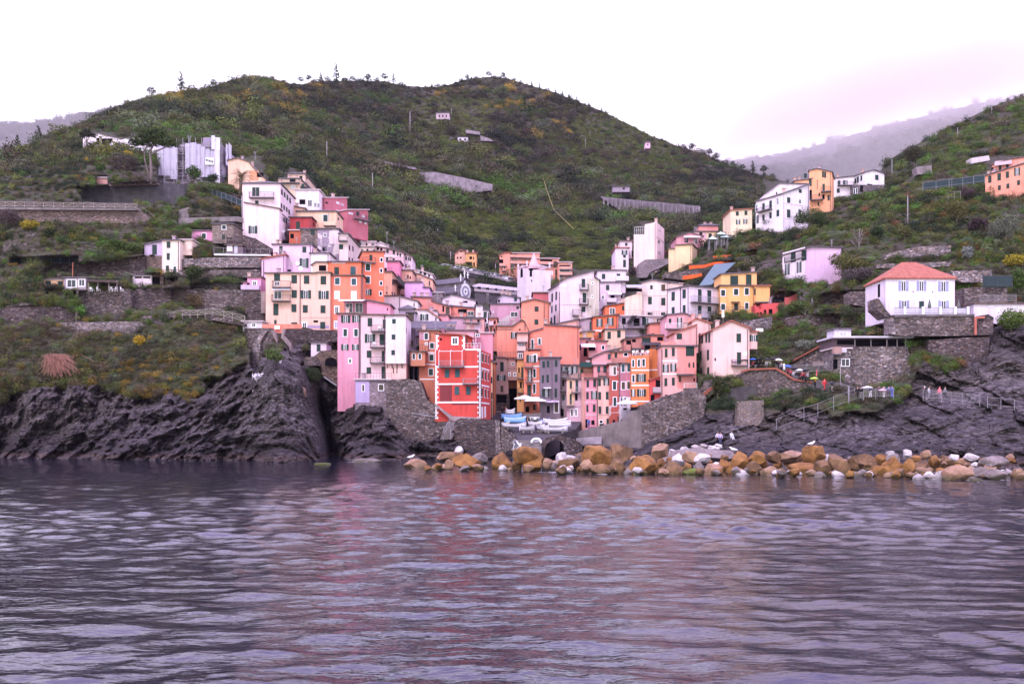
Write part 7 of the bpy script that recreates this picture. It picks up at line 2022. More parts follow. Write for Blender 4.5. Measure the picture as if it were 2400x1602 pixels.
def car(col,proto={}):
 key=col
 if key in proto:return copy_tree(proto[key])
 t=thing('parked_car',(0,0,0),'','car')
 prof=[(-2.0,.25),(-2.05,.7),(-1.75,.9),(-1.1,.95),(-.55,1.42),(.75,1.45),(1.35,.98),(1.95,.85),(2.05,.5),(2.0,.25)]
 MB().prism([(x,-.82,z)for x,z in prof],(0,1.64,0)).build('body',m_plain('car_paint_%d_%d'%(int(col[0]*100),int(col[2]*100)),col,.25,.5,.05),t)
 m=MB()
 for y in(-.83,.80):
  m.prism([(-1.0,y,.97),(-.52,y,1.36),(.12,y,1.38),(.12,y,.97)],(0,.03,0)).prism([(.2,y,.97),(.2,y,1.38),(.72,y,1.38),(1.2,y,.99)],(0,.03,0))
 m.build('window',m_glass(),t)
 for x in(-1.25,1.25):
  for y in(-.78,.78):
   v=MB().tube([(x,y-.1,.3),(x,y+.1,.3)],.31,10);v.build('wheel',m_plain('tyre',(.02,.02,.02),.9),t)
 proto[key]=t
 return t
r=random.Random(2);cols=[((.75,.74,.78),'white'),((.03,.03,.035),'black'),((.35,.34,.37),'silver'),((.10,.10,.12),'dark grey'),((.28,.04,.04),'red'),((.05,.08,.2),'blue')]
seg=[(x,y,d)for x,y,d in rd]
xs=np.linspace(60,770,46)
for i,x in enumerate(xs):
 y=np.interp(x,[q[0]for q in rd],[q[1]for q in rd]);d=np.interp(x,[q[0]for q in rd],[q[2]for q in rd])
 c,cn=cols[r.choice([0,0,1,1,2,3,3,2,0,4,5])]
 o=car(c);p=cq(x,y,d)+Vector((.8,3.2+(i%2)*.5,.02))
 o.location=p;o.rotation_euler=(0,0,math.atan2(-28,14)+math.pi/2+r.uniform(-.15,.15))
 o['label']='%s car parked on the road above the church'%cn;o['group']='cars parked on the road above the church';o['category']='car'
for i,x in enumerate((945,970,990,1015)):
 c,cn=cols[(1,4,0,3)[i]]
 o=car(c);o.location=cq(x,368,285);o.rotation_euler=(0,0,.2)
 o['label']='%s car parked right of the bell tower'%cn;o['group']='cars parked beside the bell tower';o['category']='car'
def ramp_pt(x,y):
 d=np.interp(y,[965,985,1005,1032,1068],[184,176,168,158,149]);return P(x,y,float(d))
g=MB()
ys=[965,985,1005,1032,1050,1068]
L_=[1150,1160,1178,1203,1205,1200];R__=[1370,1365,1350,1272,1270,1268]
for i in range(5):
 a,b,c,d=ramp_pt(L_[i],ys[i]),ramp_pt(R__[i],ys[i]),ramp_pt(R__[i+1],ys[i+1]),ramp_pt(L_[i+1],ys[i+1])
 g.quadbox([d-Vector((0,0,3)),c-Vector((0,0,3)),c,d,a-Vector((0,0,3)),b-Vector((0,0,3)),b,a])
o=g.build('slipway',m_concrete('slipway_concrete',(.075,.064,.068)));o['kind']='structure'
m=MB()
for i in range(9):
 y=1033+i*3.7;m.bar(ramp_pt(1208,y)+Vector((0,0,.06)),ramp_pt(1268,y)+Vector((0,0,.06)),.28,.14)
props(m.build('slipway_timbers',M_WOOD()),'row of pale timbers laid across the lower slipway','timbers')
def boat(label,x,y,L,yaw,hull,inside=(.12,.10,.09),crop='HB',cover=None,roll=0,beam=1.7,D=None,lift=0.0):
 L*=.64;beam*=.78
 X,Y=cp(crop,x,y)
 p=ramp_pt(X,Y)if D is None else P(X,Y,D)
 t=thing('boat',p,label,'boat')
 n=11;k=7;v=[];f=[]
 for i in range(n):
  u=i/(n-1);xx=(u-.5)*L
  w=beam/2*(math.sin(math.pi*min(1,(u*.78+.22)))**.6 if u<1 else.0);w=max(w,.02)
  sh=.62+.28*(2*u-1)**2+.15*u
  for j in range(k):
   a=(j/(k-1)-.5)*math.pi
   v.append((xx,w*math.sin(a),sh-(sh-.05*(2*u-1)**2)*math.cos(a)**.8))
 for i in range(n-1):
  for j in range(k-1):f.append((i*k+j,i*k+j+1,(i+1)*k+j+1,(i+1)*k+j))
 def place(mb,nm,mat,sm=False):
  mb.v=[tuple(Vector(q)+p)for q in mb.v];return mb.build(nm,mat,t,sm)
 hl=place(MB().raw(v,f),'hull',m_plain('hull_%d_%d_%d'%tuple(int(c*100)for c in hull),hull,.45,.4,.08),True)
 sd=hl.modifiers.new('thickness','SOLIDIFY');sd.thickness=.05
 gw=MB()
 for j in(0,k-1):gw.tube([Vector(v[i*k+j])+Vector((0,0,.02))for i in range(n)],.05,5)
 place(gw,'gunwale',m_plain('gunwale',(.45,.40,.40),.6))
 if cover:
  cv=[];cf=[]
  for i in range(n):
   for j in range(5):
    s=j/4;a0,a1=Vector(v[i*k]),Vector(v[i*k+k-1]);q=a0.lerp(a1,s);cv.append(q+Vector((0,0,.06+.18*math.sin(math.pi*s))))
  for i in range(n-1):
   for j in range(4):cf.append((i*5+j,(i+1)*5+j,(i+1)*5+j+1,i*5+j+1))
  place(MB().raw(cv,cf),'cover',m_plain('cover_%d_%d_%d'%tuple(int(c*100)for c in cover),cover,.7,.2,.1),True)
 else:
  fl=MB()
  for i in(2,5,8):fl.box((((i/(n-1))-.5)*L,0,.5),(.25,beam*.8,.05))
  place(fl,'thwart',M_WOOD())
 ch=MB()
 for s in(-.28,.28):ch.box((s*L,0,-.1),(.25,beam*.7,.35))
 place(ch,'cradle',M_WOOD())
 t.rotation_euler=(roll,0,yaw);t.location.z+=.3+lift
 return t
WB=(.58,.54,.60);BL=(.10,.28,.62)
boat('light blue boat on the slipway, upper of the blue pair',330,385,5.6,.05,(.16,.38,.75),cover=(.10,.28,.60),lift=.1)
boat('pale blue boat with white rim on the slipway, lower of the blue pair',375,425,5.8,.03,(.22,.44,.78),D=169.5,cover=(.35,.50,.72))
boat('white boat on a trestle left of the slipway',365,490,6.2,.04,WB,D=165)
boat('small green rimmed boat end at the left edge of the slipway',245,480,2.6,.5,(.40,.46,.34),D=166)
boat('grey dinghy lying alone in the middle of the slipway',535,518,3.9,.15,(.50,.46,.50),D=163.5,lift=-.15)
boat('white boat seen bow on beside the dark boat store',650,465,3.9,-.5,WB,D=167)
boat('bright blue small boat behind the long white boats',765,450,2.6,.2,(.05,.15,.50),D=168.5,cover=(.05,.16,.5))
boat('long white boat under a pale cover, right of the blue boat',905,445,6.4,-.08,WB,D=168,cover=(.60,.56,.64))
boat('long white upturned boat on the right of the slipway',960,480,6.0,-.06,(.66,.62,.68),D=166.2,cover=(.55,.5,.57))
boat('white boat with dark fittings at the lower right of the slipway',905,535,6.4,-.03,WB,D=164)
boat('small white boat bow at the lower right of the slipway',765,525,3.2,-.9,WB,D=164.5)
boat('white boat bow left of the small white bow',725,515,2.6,-1.0,(.62,.58,.66),D=165)
boat('white dinghy leaning by the parasol terrace',315,312,2.6,.1,(.75,.72,.72),D=177,cover=(.7,.68,.68))
boat('white tender lying against the quay wall, front one',375,768,2.3,1.2,(.74,.72,.78),D=152.5,cover=(.74,.72,.78),beam=1.3,roll=.7)
boat('white tender lying against the quay wall, behind the front one',420,735,2.4,1.35,(.74,.72,.78),D=154,cover=(.7,.68,.74),beam=1.0,roll=-.5)
t=thing('inflatable_boat',P(*cp('HB',655,672),155.5),'white horseshoe shaped inflatable boat on the slipway timbers','inflatable boat')
b=t.location.copy();m=MB()
m.tube([b+Vector(q)for q in((-.75,0,.1),(-.7,.2,.45),(-.4,.3,.75),(0,.35,.82),(.4,.3,.75),(.7,.2,.45),(.75,0,.1))],[.17,.2,.2,.2,.2,.2,.17],8)
m.build('tube',m_plain('white_rubber',(.75,.73,.77),.5),t,True)
MB().box(b+Vector((0,.32,.45)),(1.0,.08,.3)).build('floor',m_plain('grey_rubber',(.35,.33,.37)),t)
sp_=thing('steps',P(*cp('F',380,1250),160),'narrow stone steps climbing the quay wall','steps')
m=MB()
for i in range(14):
 y=1250-i*13;x=375+i*5.2
 m.box(P(*cp('F',x,y),160.2+i*.25),(1.9,.9,.24))
m.build('treads',m_concrete('step_stone',(.17,.14,.14)),sp_)
fence('bent white handrail on the left of the stone steps','F',[(345,1250),(345,1215),(405,1130),(412,1070)],(159.5,162),1.0,1.5,'rail',M_LMETAL())
fence('bent white handrail on the right of the stone steps','F',[(415,1245),(420,1190),(450,1150)],(159.2,160.5),1.0,1.5,'rail',M_LMETAL())
t=thing('broken_railing',P(*cp('C',165,1440),160),'tangled white broken railing and netting on the left cliff spur','railing')
m=MB();r=random.Random(4)
for a,b in(((50,1380),(95,1450)),((95,1450),(50,1560)),((60,1400),(105,1465)),((105,1465),(60,1540)),((95,1420),(280,1420)),((95,1445),(285,1440)),((280,1420),(270,1470)),((270,1470),(130,1480)),((280,1390),(340,1230)),((285,1400),(350,1235)),((100,1470),(250,1475)),((280,1475),(370,1465)),((50,1370),(50,1430)),((110,1360),(110,1420))):
 m.tube([P(*cp('C',*a),160.4),P(*cp('C',(a[0]+b[0])/2,(a[1]+b[1])/2+4),160),P(*cp('C',*b),160.2)],.035,5)
m.build('bars',M_WHITE(),t)
v,f=leaf_quads([(-.9,0,.6,.75,.45),(.3,0,.55,.9,.25),(1.2,0,.4,.7,.2)],260,.2,77)
np_mesh('netting',v,f,m_plain('white_netting',(.75,.68,.73),.8),t,smooth=False)
pole('leaning brown wooden beam on the rock face','px',713,908,916,156.5,.45,m_plain('brown_beam',(.2,.12,.09)),name='beam',lean=-4)
def m_boulder(kind):
 t=NT('boulder_'+kind)
 n=t.noise(1.1,7,.66,dist=.4);n2=t.noise(.45,4,.6);n3=t.noise(5.,4,.6)
 if kind=='ochre':a,b,c=(.13,.055,.014),(.34,.165,.05),(.07,.032,.014)
 elif kind=='tan':a,b,c=(.19,.105,.06),(.40,.25,.165),(.12,.065,.04)
 elif kind=='brown':a,b,c=(.09,.05,.025),(.24,.135,.065),(.05,.03,.022)
 elif kind=='grey':a,b,c=(.12,.095,.09),(.26,.21,.20),(.07,.055,.055)
 elif kind=='moss':a,b,c=(.07,.10,.015),(.16,.22,.03),(.10,.08,.03)
 else:a,b,c=(.34,.29,.30),(.68,.62,.64),(.22,.16,.14)
 col=t.mix(t.ramp(n,[(.3,0.),(.68,1.)]),a,b)
 col=t.mix(t.ramp(n2,[(.48,0.),(.68,.75)]),col,c)
 cr=t.vor(.9,'DISTANCE_TO_EDGE',t.mapping((1,1,.8)))
 col=t.mix(t.ramp(cr,[(0.,.55),(.025,0.)]),col,tuple(x*.25 for x in a))
 sp=t.node('ShaderNodeSeparateXYZ');t.l.new(t.pos(),sp.inputs[0])
 z=t.math('ADD',sp.outputs['Z'],t.math('MULTIPLY',n,-.7))
 alg=t.ramp(t.math('ADD',t.math('MULTIPLY',z,.5),.5),[(.38,.85),(.62,0.)])
 col=t.mix(t.math('MULTIPLY',alg,t.ramp(n2,[(.35,.35),(.6,1.)])),col,(.045,.045,.014))
 t.bump(t.math('ADD',n,t.math('MULTIPLY',n3,.3)),.13,.8)
 return t.done(col,.8,.25)
BM={k:m_boulder(k)for k in('ochre','tan','brown','grey','moss','white')}
def ico(sub):
 import bmesh
 bm=bmesh.new();bmesh.ops.create_icosphere(bm,subdivisions=sub,radius=1)
 v=np.array([q.co[:]for q in bm.verts]);f=np.array([[q.index for q in p.verts]for p in bm.faces]);bm.free()
 return v,f
ICO={3:ico(3),4:ico(4)}
def boulder_shape(seed,dims,ang=.5,sub=4,tilt=0.0):
 r=np.random.default_rng(seed)
 v,f=ICO[sub]
 v=v.copy()
 q=np.linalg.qr(r.normal(size=(3,3))*.35+np.eye(3))[0]
 pl=np.concatenate([q,-q]);pl=pl+r.normal(size=pl.shape)*(.16+.2*ang)
 pl=np.concatenate([pl,r.normal(size=(4,3))]);pl/=np.linalg.norm(pl,axis=1)[:,None]
 for kk,n in enumerate(pl):
  d=(.50+.16*r.random()if kk<6 else.60+.2*r.random())+(1-ang)*.16
  s=v@n;ex=np.maximum(s-d,0)
  v-=ex[:,None]*n[None]*(.90+.10*ang)
 ns=fbm(v[:,0]*1.3+seed,v[:,1]*1.3,v[:,2]*1.3,4,seed)*.09+fbm(v[:,0]*5+seed,v[:,1]*5,v[:,2]*5,2,seed+3)*.025
 v*=(1+ns)[:,None]
 c,s=math.cos(tilt),math.sin(tilt)
 x,z=v[:,0].copy(),v[:,2].copy()
 v-=(v.max(0)+v.min(0))/2
 v/=(v.max(0)-v.min(0))/2
 return v*np.array(dims)/2,f
BOULD=[]
seedc=[100]
def boulder(label,x,y,w,hgt,kind,D=None,ang=.5,group=None,depth=None):
 0
 yb=y+hgt/2
 if D is None:
  D=HC*FPX/(max(yb,1090)-HY)if yb>1092 else 112+(1092-yb)*.35
  D=min(D,128)
 seedc[0]+=1
 c=P(x,y,D);dims=(w*mpp(D)*1.06,(depth or(w*.8+hgt*.3))*mpp(D),hgt*mpp(D)*1.08)
 extra=0.5 if c.z-dims[2]/2<.7 else 0.25
 dims=(dims[0],dims[1],dims[2]+extra);c.z-=extra/2
 c.y+=dims[1]*.35
 v,f=boulder_shape(seedc[0],dims,ang,4 if w>24 else 3)
 if LOOP['on']and w<24 and False:pass
 o=np_mesh('boulder',v,f,BM[kind],smooth=True)
 o.data.set_sharp_from_angle(angle=R_(24))
 o.location=c
 props(o,label,'boulder',group or 'boulders of the breakwater')
 BOULD.append((c.x,c.y-dims[1]*.4,max(dims[0],1.0),c.z-dims[2]/2))
 return o
LOOP={'on':False}
for a in[('tan boulder with a gull on top, alone at the left end of the breakwater',972,1086,53,22,'tan',None,.5),('low pale boulder awash between the gull rock and the big ochre wedge',1032,1094,42,14,'tan',None,.3),('small pale pink boulder behind the low awash one',1052,1083,21,14,'tan',None,.5),('big ochre wedge shaped boulder in front of the quay wall',1092,1081,66,36,'ochre',None,.9),('pinkish white boulder perched on the ledge below the stone steps',1075,1055,20,19,'white',140,.6),('little white boulder at the foot of the big ochre wedge',1089,1095,21,10,'white',None,.4),('flat pale boulder awash right of the big ochre wedge',1131,1096,27,9,'white',None,.3),('rounded ochre boulder below the quay pilaster',1176,1079,47,38,'ochre',None,.35),('long ochre boulder with a peaked back, below the slipway',1238,1067,70,40,'ochre',112,.5),('bulging ochre boulder with mossy foot before the slipway',1249,1085,46,38,'ochre',None,.2),('dark brown block boulder left of the bulging ochre one',1212,1088,27,28,'brown',None,.5),('flat brown boulder awash below the rounded ochre one',1178,1098,26,9,'brown',None,.3),('small tan boulder under the long peaked ochre one',1195,1099,15,8,'tan',None,.3),('low tan boulder between the bulging ochre one and the white slabs',1283,1082,24,18,'tan',None,.4),('grey brown boulder with green moss front of the tunnel',1290,1093,38,18,'grey',None,.3),('upright white boulder before the boat tunnel',1316,1072,25,25,'white',114,.6),('flat white slab boulder right of the upright white one',1338,1073,22,13,'white',115,.6),('brown round backed boulder before the boat tunnel',1333,1089,50,29,'brown',None,.3),('pink grey boulder wedged left of the largest tan boulder',1360,1073,20,20,'grey',None,.5),('largest tan ochre boulder below the concrete quay wall',1400,1069,68,48,'ochre',110,.3),('cracked tan boulder in front of the largest one',1377,1092,33,30,'tan',None,.6),('pyramid shaped olive brown boulder at the waterline',1413,1099,58,23,'brown',None,.8),('rough rusty boulder rising behind the pyramid shaped one',1458,1060,50,38,'brown',114,.8),('white topped brown boulder right of the pyramid shaped one',1447,1092,39,33,'brown',None,.7),('big smooth egg shaped ochre boulder below the rubble wall',1509,1089,64,43,'ochre',None,.12),('bright green mossy boulder at the waterline',1501,1106,34,10,'moss',None,.2),('small grey boulder left of the bright green one',1475,1103,26,14,'grey',None,.5),('angular tan boulder with a flat sloping top behind the egg shaped one',1549,1056,40,34,'tan',114,.95),('ochre boulder below the angular flat topped one',1549,1086,27,25,'ochre',None,.4),('brown ribbed boulder at the waterline right of the egg shaped one',1554,1102,24,18,'brown',None,.6),('olive brown standing boulder in the middle of the pile',1581,1097,36,30,'brown',None,.4),('low green stained boulder at the waterline',1620,1105,48,14,'moss',None,.2),('pale pink boulder with white streaks at the top of the pile',1592,1074,30,24,'white',114,.5),('tan boulder left of the wrapped white one',1619,1071,34,27,'tan',112,.4),('long white striped boulder lying on top of the pile',1648,1072,37,19,'white',111,.25),('pink grey upright boulder with a dark hole',1639,1093,25,27,'grey',None,.5),('yellowish low boulder between the standing and the pink grey ones',1607,1090,33,16,'ochre',None,.4),('banded tan boulder at the waterline',1674,1099,45,25,'tan',None,.4),('rusty rounded boulder above the banded one',1699,1090,33,27,'ochre',None,.4),('large angular ochre boulder with a gull on its tip',1736,1082,46,46,'ochre',None,.95),('tan boulder under the large angular one',1719,1103,25,15,'tan',None,.5),('pale low boulder at the waterline under the angular one',1741,1107,34,12,'white',None,.4),('brown boulder with a broken face right of the angular one',1770,1095,33,28,'brown',None,.7),('ochre boulder on top of the pile right of the angular one',1779,1069,39,24,'ochre',111,.5),('round reddish brown boulder on top of the pile',1817,1069,30,23,'brown',111,.2),('small ochre boulder beneath the round reddish one',1790,1082,20,17,'ochre',None,.4),('pale tan boulder at the waterline with creamy face',1808,1103,42,21,'tan',None,.6),('ochre boulder squeezed under the round reddish one',1824,1091,25,22,'ochre',None,.4),('long flat topped tan slab boulder on top of the pile',1860,1067,58,22,'tan',112,.85),('brown boulder leaning under the flat topped slab',1864,1079,48,18,'brown',None,.5),('large smooth tan boulder humped highest on the pile',1912,1061,55,33,'ochre',109,.2),('rough ochre boulder below the highest humped one',1900,1078,24,23,'ochre',None,.5),('white boulder below the right shoulder of the humped one',1925,1078,21,17,'white',None,.4),('speckled white round boulder right of the humped one',1946,1074,20,20,'white',None,.3),('long dark ochre overhanging boulder with a shadowed cave',1884,1097,62,26,'ochre',None,.4),('olive brown rounded boulder right of the overhanging one',1931,1095,36,36,'brown',None,.3),('pale grey boulder at the waterline under the olive brown one',1924,1112,31,14,'grey',None,.5),('large dark angular boulder with a straight edge',1971,1088,51,45,'brown',None,.95),('mottled pale boulder at the foot of the dark angular one',1967,1111,28,15,'white',None,.5),('largest rectangular brown block boulder',2024,1083,69,38,'brown',None,.9),('dark wet boulder under the rectangular block',2006,1110,33,10,'grey',None,.4),('small ochre boulder right of the rectangular block',2068,1075,27,22,'ochre',None,.5),('dark grey rounded boulder beside the white cluster',2097,1074,32,22,'grey',106,.3),('white jagged boulder behind the dark grey rounded one',2089,1062,18,12,'white',110,.7),('ochre boulder cluster peak right of the rectangular block',2095,1091,42,42,'ochre',None,.7),('tan flat boulder left of the ochre peak',2064,1101,34,21,'ochre',None,.5),('tan pebbly boulder at the waterline under the ochre peak',2085,1113,22,12,'tan',None,.4),('tall smooth ochre boulder right of the ochre peak',2131,1095,32,39,'ochre',None,.35),('bright white boulder on top of the right part of the pile',2129,1062,18,18,'white',108,.5),('tan boulder with a pale cap on top of the right part',2174,1063,26,17,'tan',108,.4),('rusty boulder below the bright white one',2149,1076,26,19,'ochre',None,.5),('olive ochre boulder split by a shadow',2168,1091,43,26,'brown',None,.5),('ochre boulder with dark folds left of the big square block',2194,1077,28,22,'ochre',None,.6),('big square brown block boulder on the right part of the pile',2244,1085,76,34,'brown',None,.8),('large smooth pinkish brown boulder leaning at the waterline',2253,1108,64,34,'tan',None,.2),('white striped boulder behind the big square block',2280,1069,36,14,'white',107,.5),('white boulder peeping over the big square block',2239,1069,21,10,'white',107,.5),('grey slab boulder at the right end of the pile',2342,1078,56,20,'grey',104,.6),('brown long boulder below the grey slab',2304,1086,46,17,'brown',None,.5),('pinkish boulder right of the large leaning one',2300,1107,40,25,'grey',None,.3),('creamy tan boulder between the brown long and grey ones',2325,1097,32,20,'tan',None,.4),('broad grey pink boulder at the right waterline',2343,1111,50,24,'grey',None,.3),('pink white boulder near the right edge',2371,1106,27,15,'white',None,.4),('peach coloured boulder at the right edge',2391,1108,30,20,'tan',None,.4),('pinkish white angular boulder at the waterline left of the large leaning one',2209,1112,26,22,'white',None,.7),('round white algae stained boulder at the waterline',2157,1117,32,12,'white',None,.2),('small round white boulder right of the algae stained one',2187,1117,21,11,'white',None,.2),('tan wedge boulder lying between the tall smooth and split ones',2169,1102,36,14,'tan',None,.7),('flat pinkish boulder at the waterline below the leaning one',2293,1122,36,10,'grey',None,.2),('flat grey reef rock at the foot of the cleft',858,1080,70,12,'grey',143,.3),('low mossy yellow green reef rock left of the grey reef',754,1088,42,8,'moss',132,.2),('dark brown ledge boulder below the pinkish white perched one',1052,1068,60,18,'brown',138,.7),('dark boulder in the shadow right of the perched pinkish one',1122,1072,40,22,'grey',136,.5),]:
 lab,x,y,w,hh,k,D,ang=a
 boulder(lab,x,y,w,hh,k,D,ang)
LOOP['on']=True
protos={}
r=random.Random(11)
gl={'ochre':'small ochre stone among the larger boulders of the breakwater','tan':'small tan stone among the larger boulders of the breakwater','white':'small whitish stone among the larger boulders of the breakwater','brown':'small brown stone among the larger boulders of the breakwater','grey':'small grey stone among the larger boulders of the breakwater'}
for i in range(240):
 x=r.uniform(1280,2400)if i>12 else r.uniform(1000,1280)
 y=(1098+16*(x-1150)/1250+r.uniform(-3,3))if r.random()<.45 else r.uniform(1068,1100)+4*(x-1400)/1000
 w=r.uniform(11,27);hh=w*r.uniform(.5,.8)
 k=r.choice(['ochre','ochre','ochre','brown','brown','tan','tan','white','grey'])
 key=(k,i%3)
 D=HC*FPX/(max(y+hh/2,1092)-HY)if y>1092 else 116+(1092-y)*.3-6*(x-1400)/1000
 if key not in protos:
  seedc[0]+=1
  v,f=boulder_shape(seedc[0],(1,.9,.75),.8,3)
  o=protos[key]=np_mesh('stone',v,f,BM[k]);o.data.set_sharp_from_angle(angle=R_(24))
 else:o=protos[key].copy();COL.objects.link(o)
 s=w*mpp(D);o.scale=(s,s,s*r.uniform(.8,1.2));o.rotation_euler=(r.uniform(-.3,.3),r.uniform(-.3,.3),r.uniform(0,6))
 o.location=P(x,y,D)+Vector((0,s*.3,0))
 props(o,gl[k],'stone','small stones of the breakwater')
for i in range(26):
 x=r.uniform(1568,1690);y=1052+(x-1568)*-.06+r.uniform(-5,8)+(1690-x)*.04
 k=('white',i%3);o=protos.get(k)
 if o is None:continue
 o=o.copy();COL.objects.link(o);s=r.uniform(.5,1.1);D=128
 o.scale=(s,s,s*.8);o.rotation_euler=(0,0,r.uniform(0,6));o.location=P(x,y,D)
 props(o,'pale pebble on the little beach under the tall rubble wall','pebble','pebbles on the little beach')
boulder('flat dark grey rock shelf behind the pale striped boulder',1640,1066,165,30,'grey',125,.6,depth=90)
for(x,y,rr,z)in BOULD:
 if z<.4 and r.random()<.85:FOAM.append((x,y-.3,rr*.5+.9,r.uniform(.42,.62)))
for x in range(-40,940,22):
 y=1071+9*min(1,max(0,(x-150)/350));q=HC*FPX/(y+r.uniform(0,2)-HY);FOAM.append((q*(x+r.uniform(-8,8)-CX)/FPX,q-.5,r.uniform(1.2,2.6),r.uniform(.3,.58)))
def gull(label,p,yaw,s=1.0):
 t=thing('seagull',p,label,'seagull');b=Vector(p)
 prof=[(-.34,.20,.015),(-.24,.21,.05),(-.1,.22,.10),(.06,.25,.115),(.17,.30,.085),(.22,.36,.055),(.26,.40,.06),(.31,.40,.05),(.345,.39,.02)]
 m=MB();m.tube([b+Vector((x,0,z))for x,z,q in prof],[q for*_,q in prof],10)
 m.build('body',M_WHITE(),t,True)
 w=MB()
 for sd in(-1,1):w.raw([b+Vector(q)for q in((.12,sd*.10,.30),(-.02,sd*.125,.26),(-.36,sd*.05,.21),(-.12,sd*.115,.18),(.1,sd*.11,.22))],[(0,1,2,3,4)])
 w.build('wing',m_plain('gull_grey',(.42,.42,.46),.7),t)
 MB().tube([b+Vector((.335,0,.395)),b+Vector((.37,0,.39)),b+Vector((.42,0,.375))],[.02,.017,.005],6).build('beak',m_plain('beak_yellow',(.6,.35,.04)),t)
 l=MB()
 for sd in(-.04,.04):l.tube([b+Vector((.02,sd,.16)),b+Vector((.02,sd,.0))],.012,5).bar(b+Vector((.0,sd,.005)),b+Vector((.07,sd,.005)),.04,.01)
 l.build('legs',m_plain('leg_pink',(.5,.25,.2)),t)
 t.rotation_euler=(0,0,yaw);t.scale=(s,s,s)
gull('white gull on the lone tan boulder at the left end of the breakwater',P(962,1077,116.5)+Vector((0,.4,0)),.4,1.4)
gull('white gull on the tip of the large angular ochre boulder',P(1722,1060,108.5)+Vector((0,.5,0)),2.6,1.4)
gull('white gull standing on the highest humped boulder',P(1904,1046,110)+Vector((0,.4,0)),.3,1.4)
def skin_mesh(name,pts,edges,rad,sub=1):
 me=bpy.data.meshes.new(name);me.from_pydata(pts,edges,[])
 o=bpy.data.objects.new(name,me);COL.objects.link(o)
 o.modifiers.new('skin','SKIN');o.modifiers.new('sub','SUBSURF').levels=sub
 sv=me.skin_vertices[0].data
 for i,q in enumerate(rad):
  q=q if isinstance(q,tuple)else(q,q);sv[i].radius=q
 sv[0].use_root=True
 dg=bpy.context.evaluated_depsgraph_get();dg.update()
 m2=bpy.data.meshes.new_from_object(o.evaluated_get(dg),depsgraph=dg)
 bpy.data.objects.remove(o);bpy.data.meshes.remove(me)
 m2.polygons.foreach_set('use_smooth',[True]*len(m2.polygons))
 m2.name=name
 return m2
def figure(pose):
 0
 J={}
 hipz,shz=.93,1.43
 if pose=='sit':hipz,shz=.47,.98
 L=dict(pel=(0,0,hipz),wa=(0,.0,hipz+.17),ch=(0,.01,shz-.12),nk=(0,0,shz+.05),hd0=(0,-.015,shz+.14),hd1=(0,-.02,shz+.25),hd2=(0,-.01,shz+.33))
 for s,sg in(('l',-1),('r',1)):
  L['hip'+s]=(sg*.09,0,hipz-.04);L['sh'+s]=(sg*.19,.01,shz)
  st={'walk':.26*sg,'stand':.03*sg,'umb':.10*sg,'sit':0}[pose]
  if pose=='sit':
   L['kn'+s]=(sg*.11,-.42,.47);L['an'+s]=(sg*.11,-.44,.08);L['to'+s]=(sg*.12,-.60,.03)
  else:
   L['kn'+s]=(sg*.095,-st*.55-.03,.50);L['an'+s]=(sg*.10,-st+.03,.09+(.03 if st<-.1 else 0));L['to'+s]=(sg*.12,-st-.13,.03)
  if pose=='umb' and sg==1:
   L['el'+s]=(sg*.27,-.12,shz-.22);L['wr'+s]=(sg*.20,-.26,shz-.02);hd=Vector((-.15,-.25,1)).normalized()
  elif pose=='walk':
   L['el'+s]=(sg*.26,st*.45+.05,shz-.27);L['wr'+s]=(sg*.25,st*.9-.10,shz-.48);hd=Vector((0,-.3,-1)).normalized()
  elif pose=='sit':
   L['el'+s]=(sg*.25,-.05,shz-.25);L['wr'+s]=(sg*.12,-.28,shz-.40);hd=Vector((-sg*.3,-1,-.2)).normalized()
  else:
   L['el'+s]=(sg*.26,.03,shz-.27);L['wr'+s]=(sg*.27,-.06,shz-.52);hd=Vector((0,-.15,-1)).normalized()
  J['hd'+s]=hd
 V=[];E=[];Rr=[];ix={}
 def add(n,p,r,par=None):
  ix[n]=len(V);V.append(tuple(p));Rr.append(r)
  if par is not None:E.append((ix[par],ix[n]))
 add('pel',L['pel'],(.15,.11));add('wa',L['wa'],(.125,.09),'pel');add('ch',L['ch'],(.165,.11),'wa');add('nk',L['nk'],.055,'ch')
 add('hd0',L['hd0'],(.07,.085),'nk');add('hd1',L['hd1'],(.078,.098),'hd0');add('hd2',L['hd2'],(.05,.06),'hd1')
 add('nose',(0,L['hd0'][1]-.115,L['hd0'][2]+.045),.016,'hd0')
 for s in 'lr':
  add('hip'+s,L['hip'+s],.088,'pel');add('kn'+s,L['kn'+s],.055,'hip'+s);add('an'+s,L['an'+s],.038,'kn'+s);add('to'+s,L['to'+s],.035,'an'+s)
  add('sh'+s,L['sh'+s],.062,'ch');add('el'+s,L['el'+s],.043,'sh'+s);add('wr'+s,L['wr'+s],.029,'el'+s)
  hd=J['hd'+s];w=Vector(L['wr'+s]);pm=w+hd*.07;add('pm'+s,pm,(.04,.02),'wr'+s)
  side=Vector((1,0,0))if abs(hd.x)<.7 else Vector((0,1,0));fw=hd.cross(side).normalized()
  for k in range(4):
   b=pm+side*(.024*(k-1.5))+hd*.02;l=(.072,.082,.078,.06)[k]
   add('f%s%d'%(s,k),b,.0095,'pm'+s);add('g%s%d'%(s,k),b+hd*l*.55+fw*.012,.0085,'f%s%d'%(s,k));add('h%s%d'%(s,k),b+hd*l*.85+fw*.035,.007,'g%s%d'%(s,k))
  sg=-1 if s=='l' else 1
  tb=w+hd*.03-side*sg*.035;add('t'+s,tb,.011,'pm'+s);add('u'+s,tb+hd*.045-side*sg*.015,.009,'t'+s)
 body=skin_mesh('body',V,E,Rr)
 def sub(names,links,rad,nm):
  p=[L[n]for n in names];e=[(names.index(a),names.index(b))for a,b in links]
  return skin_mesh(nm,p,e,rad)
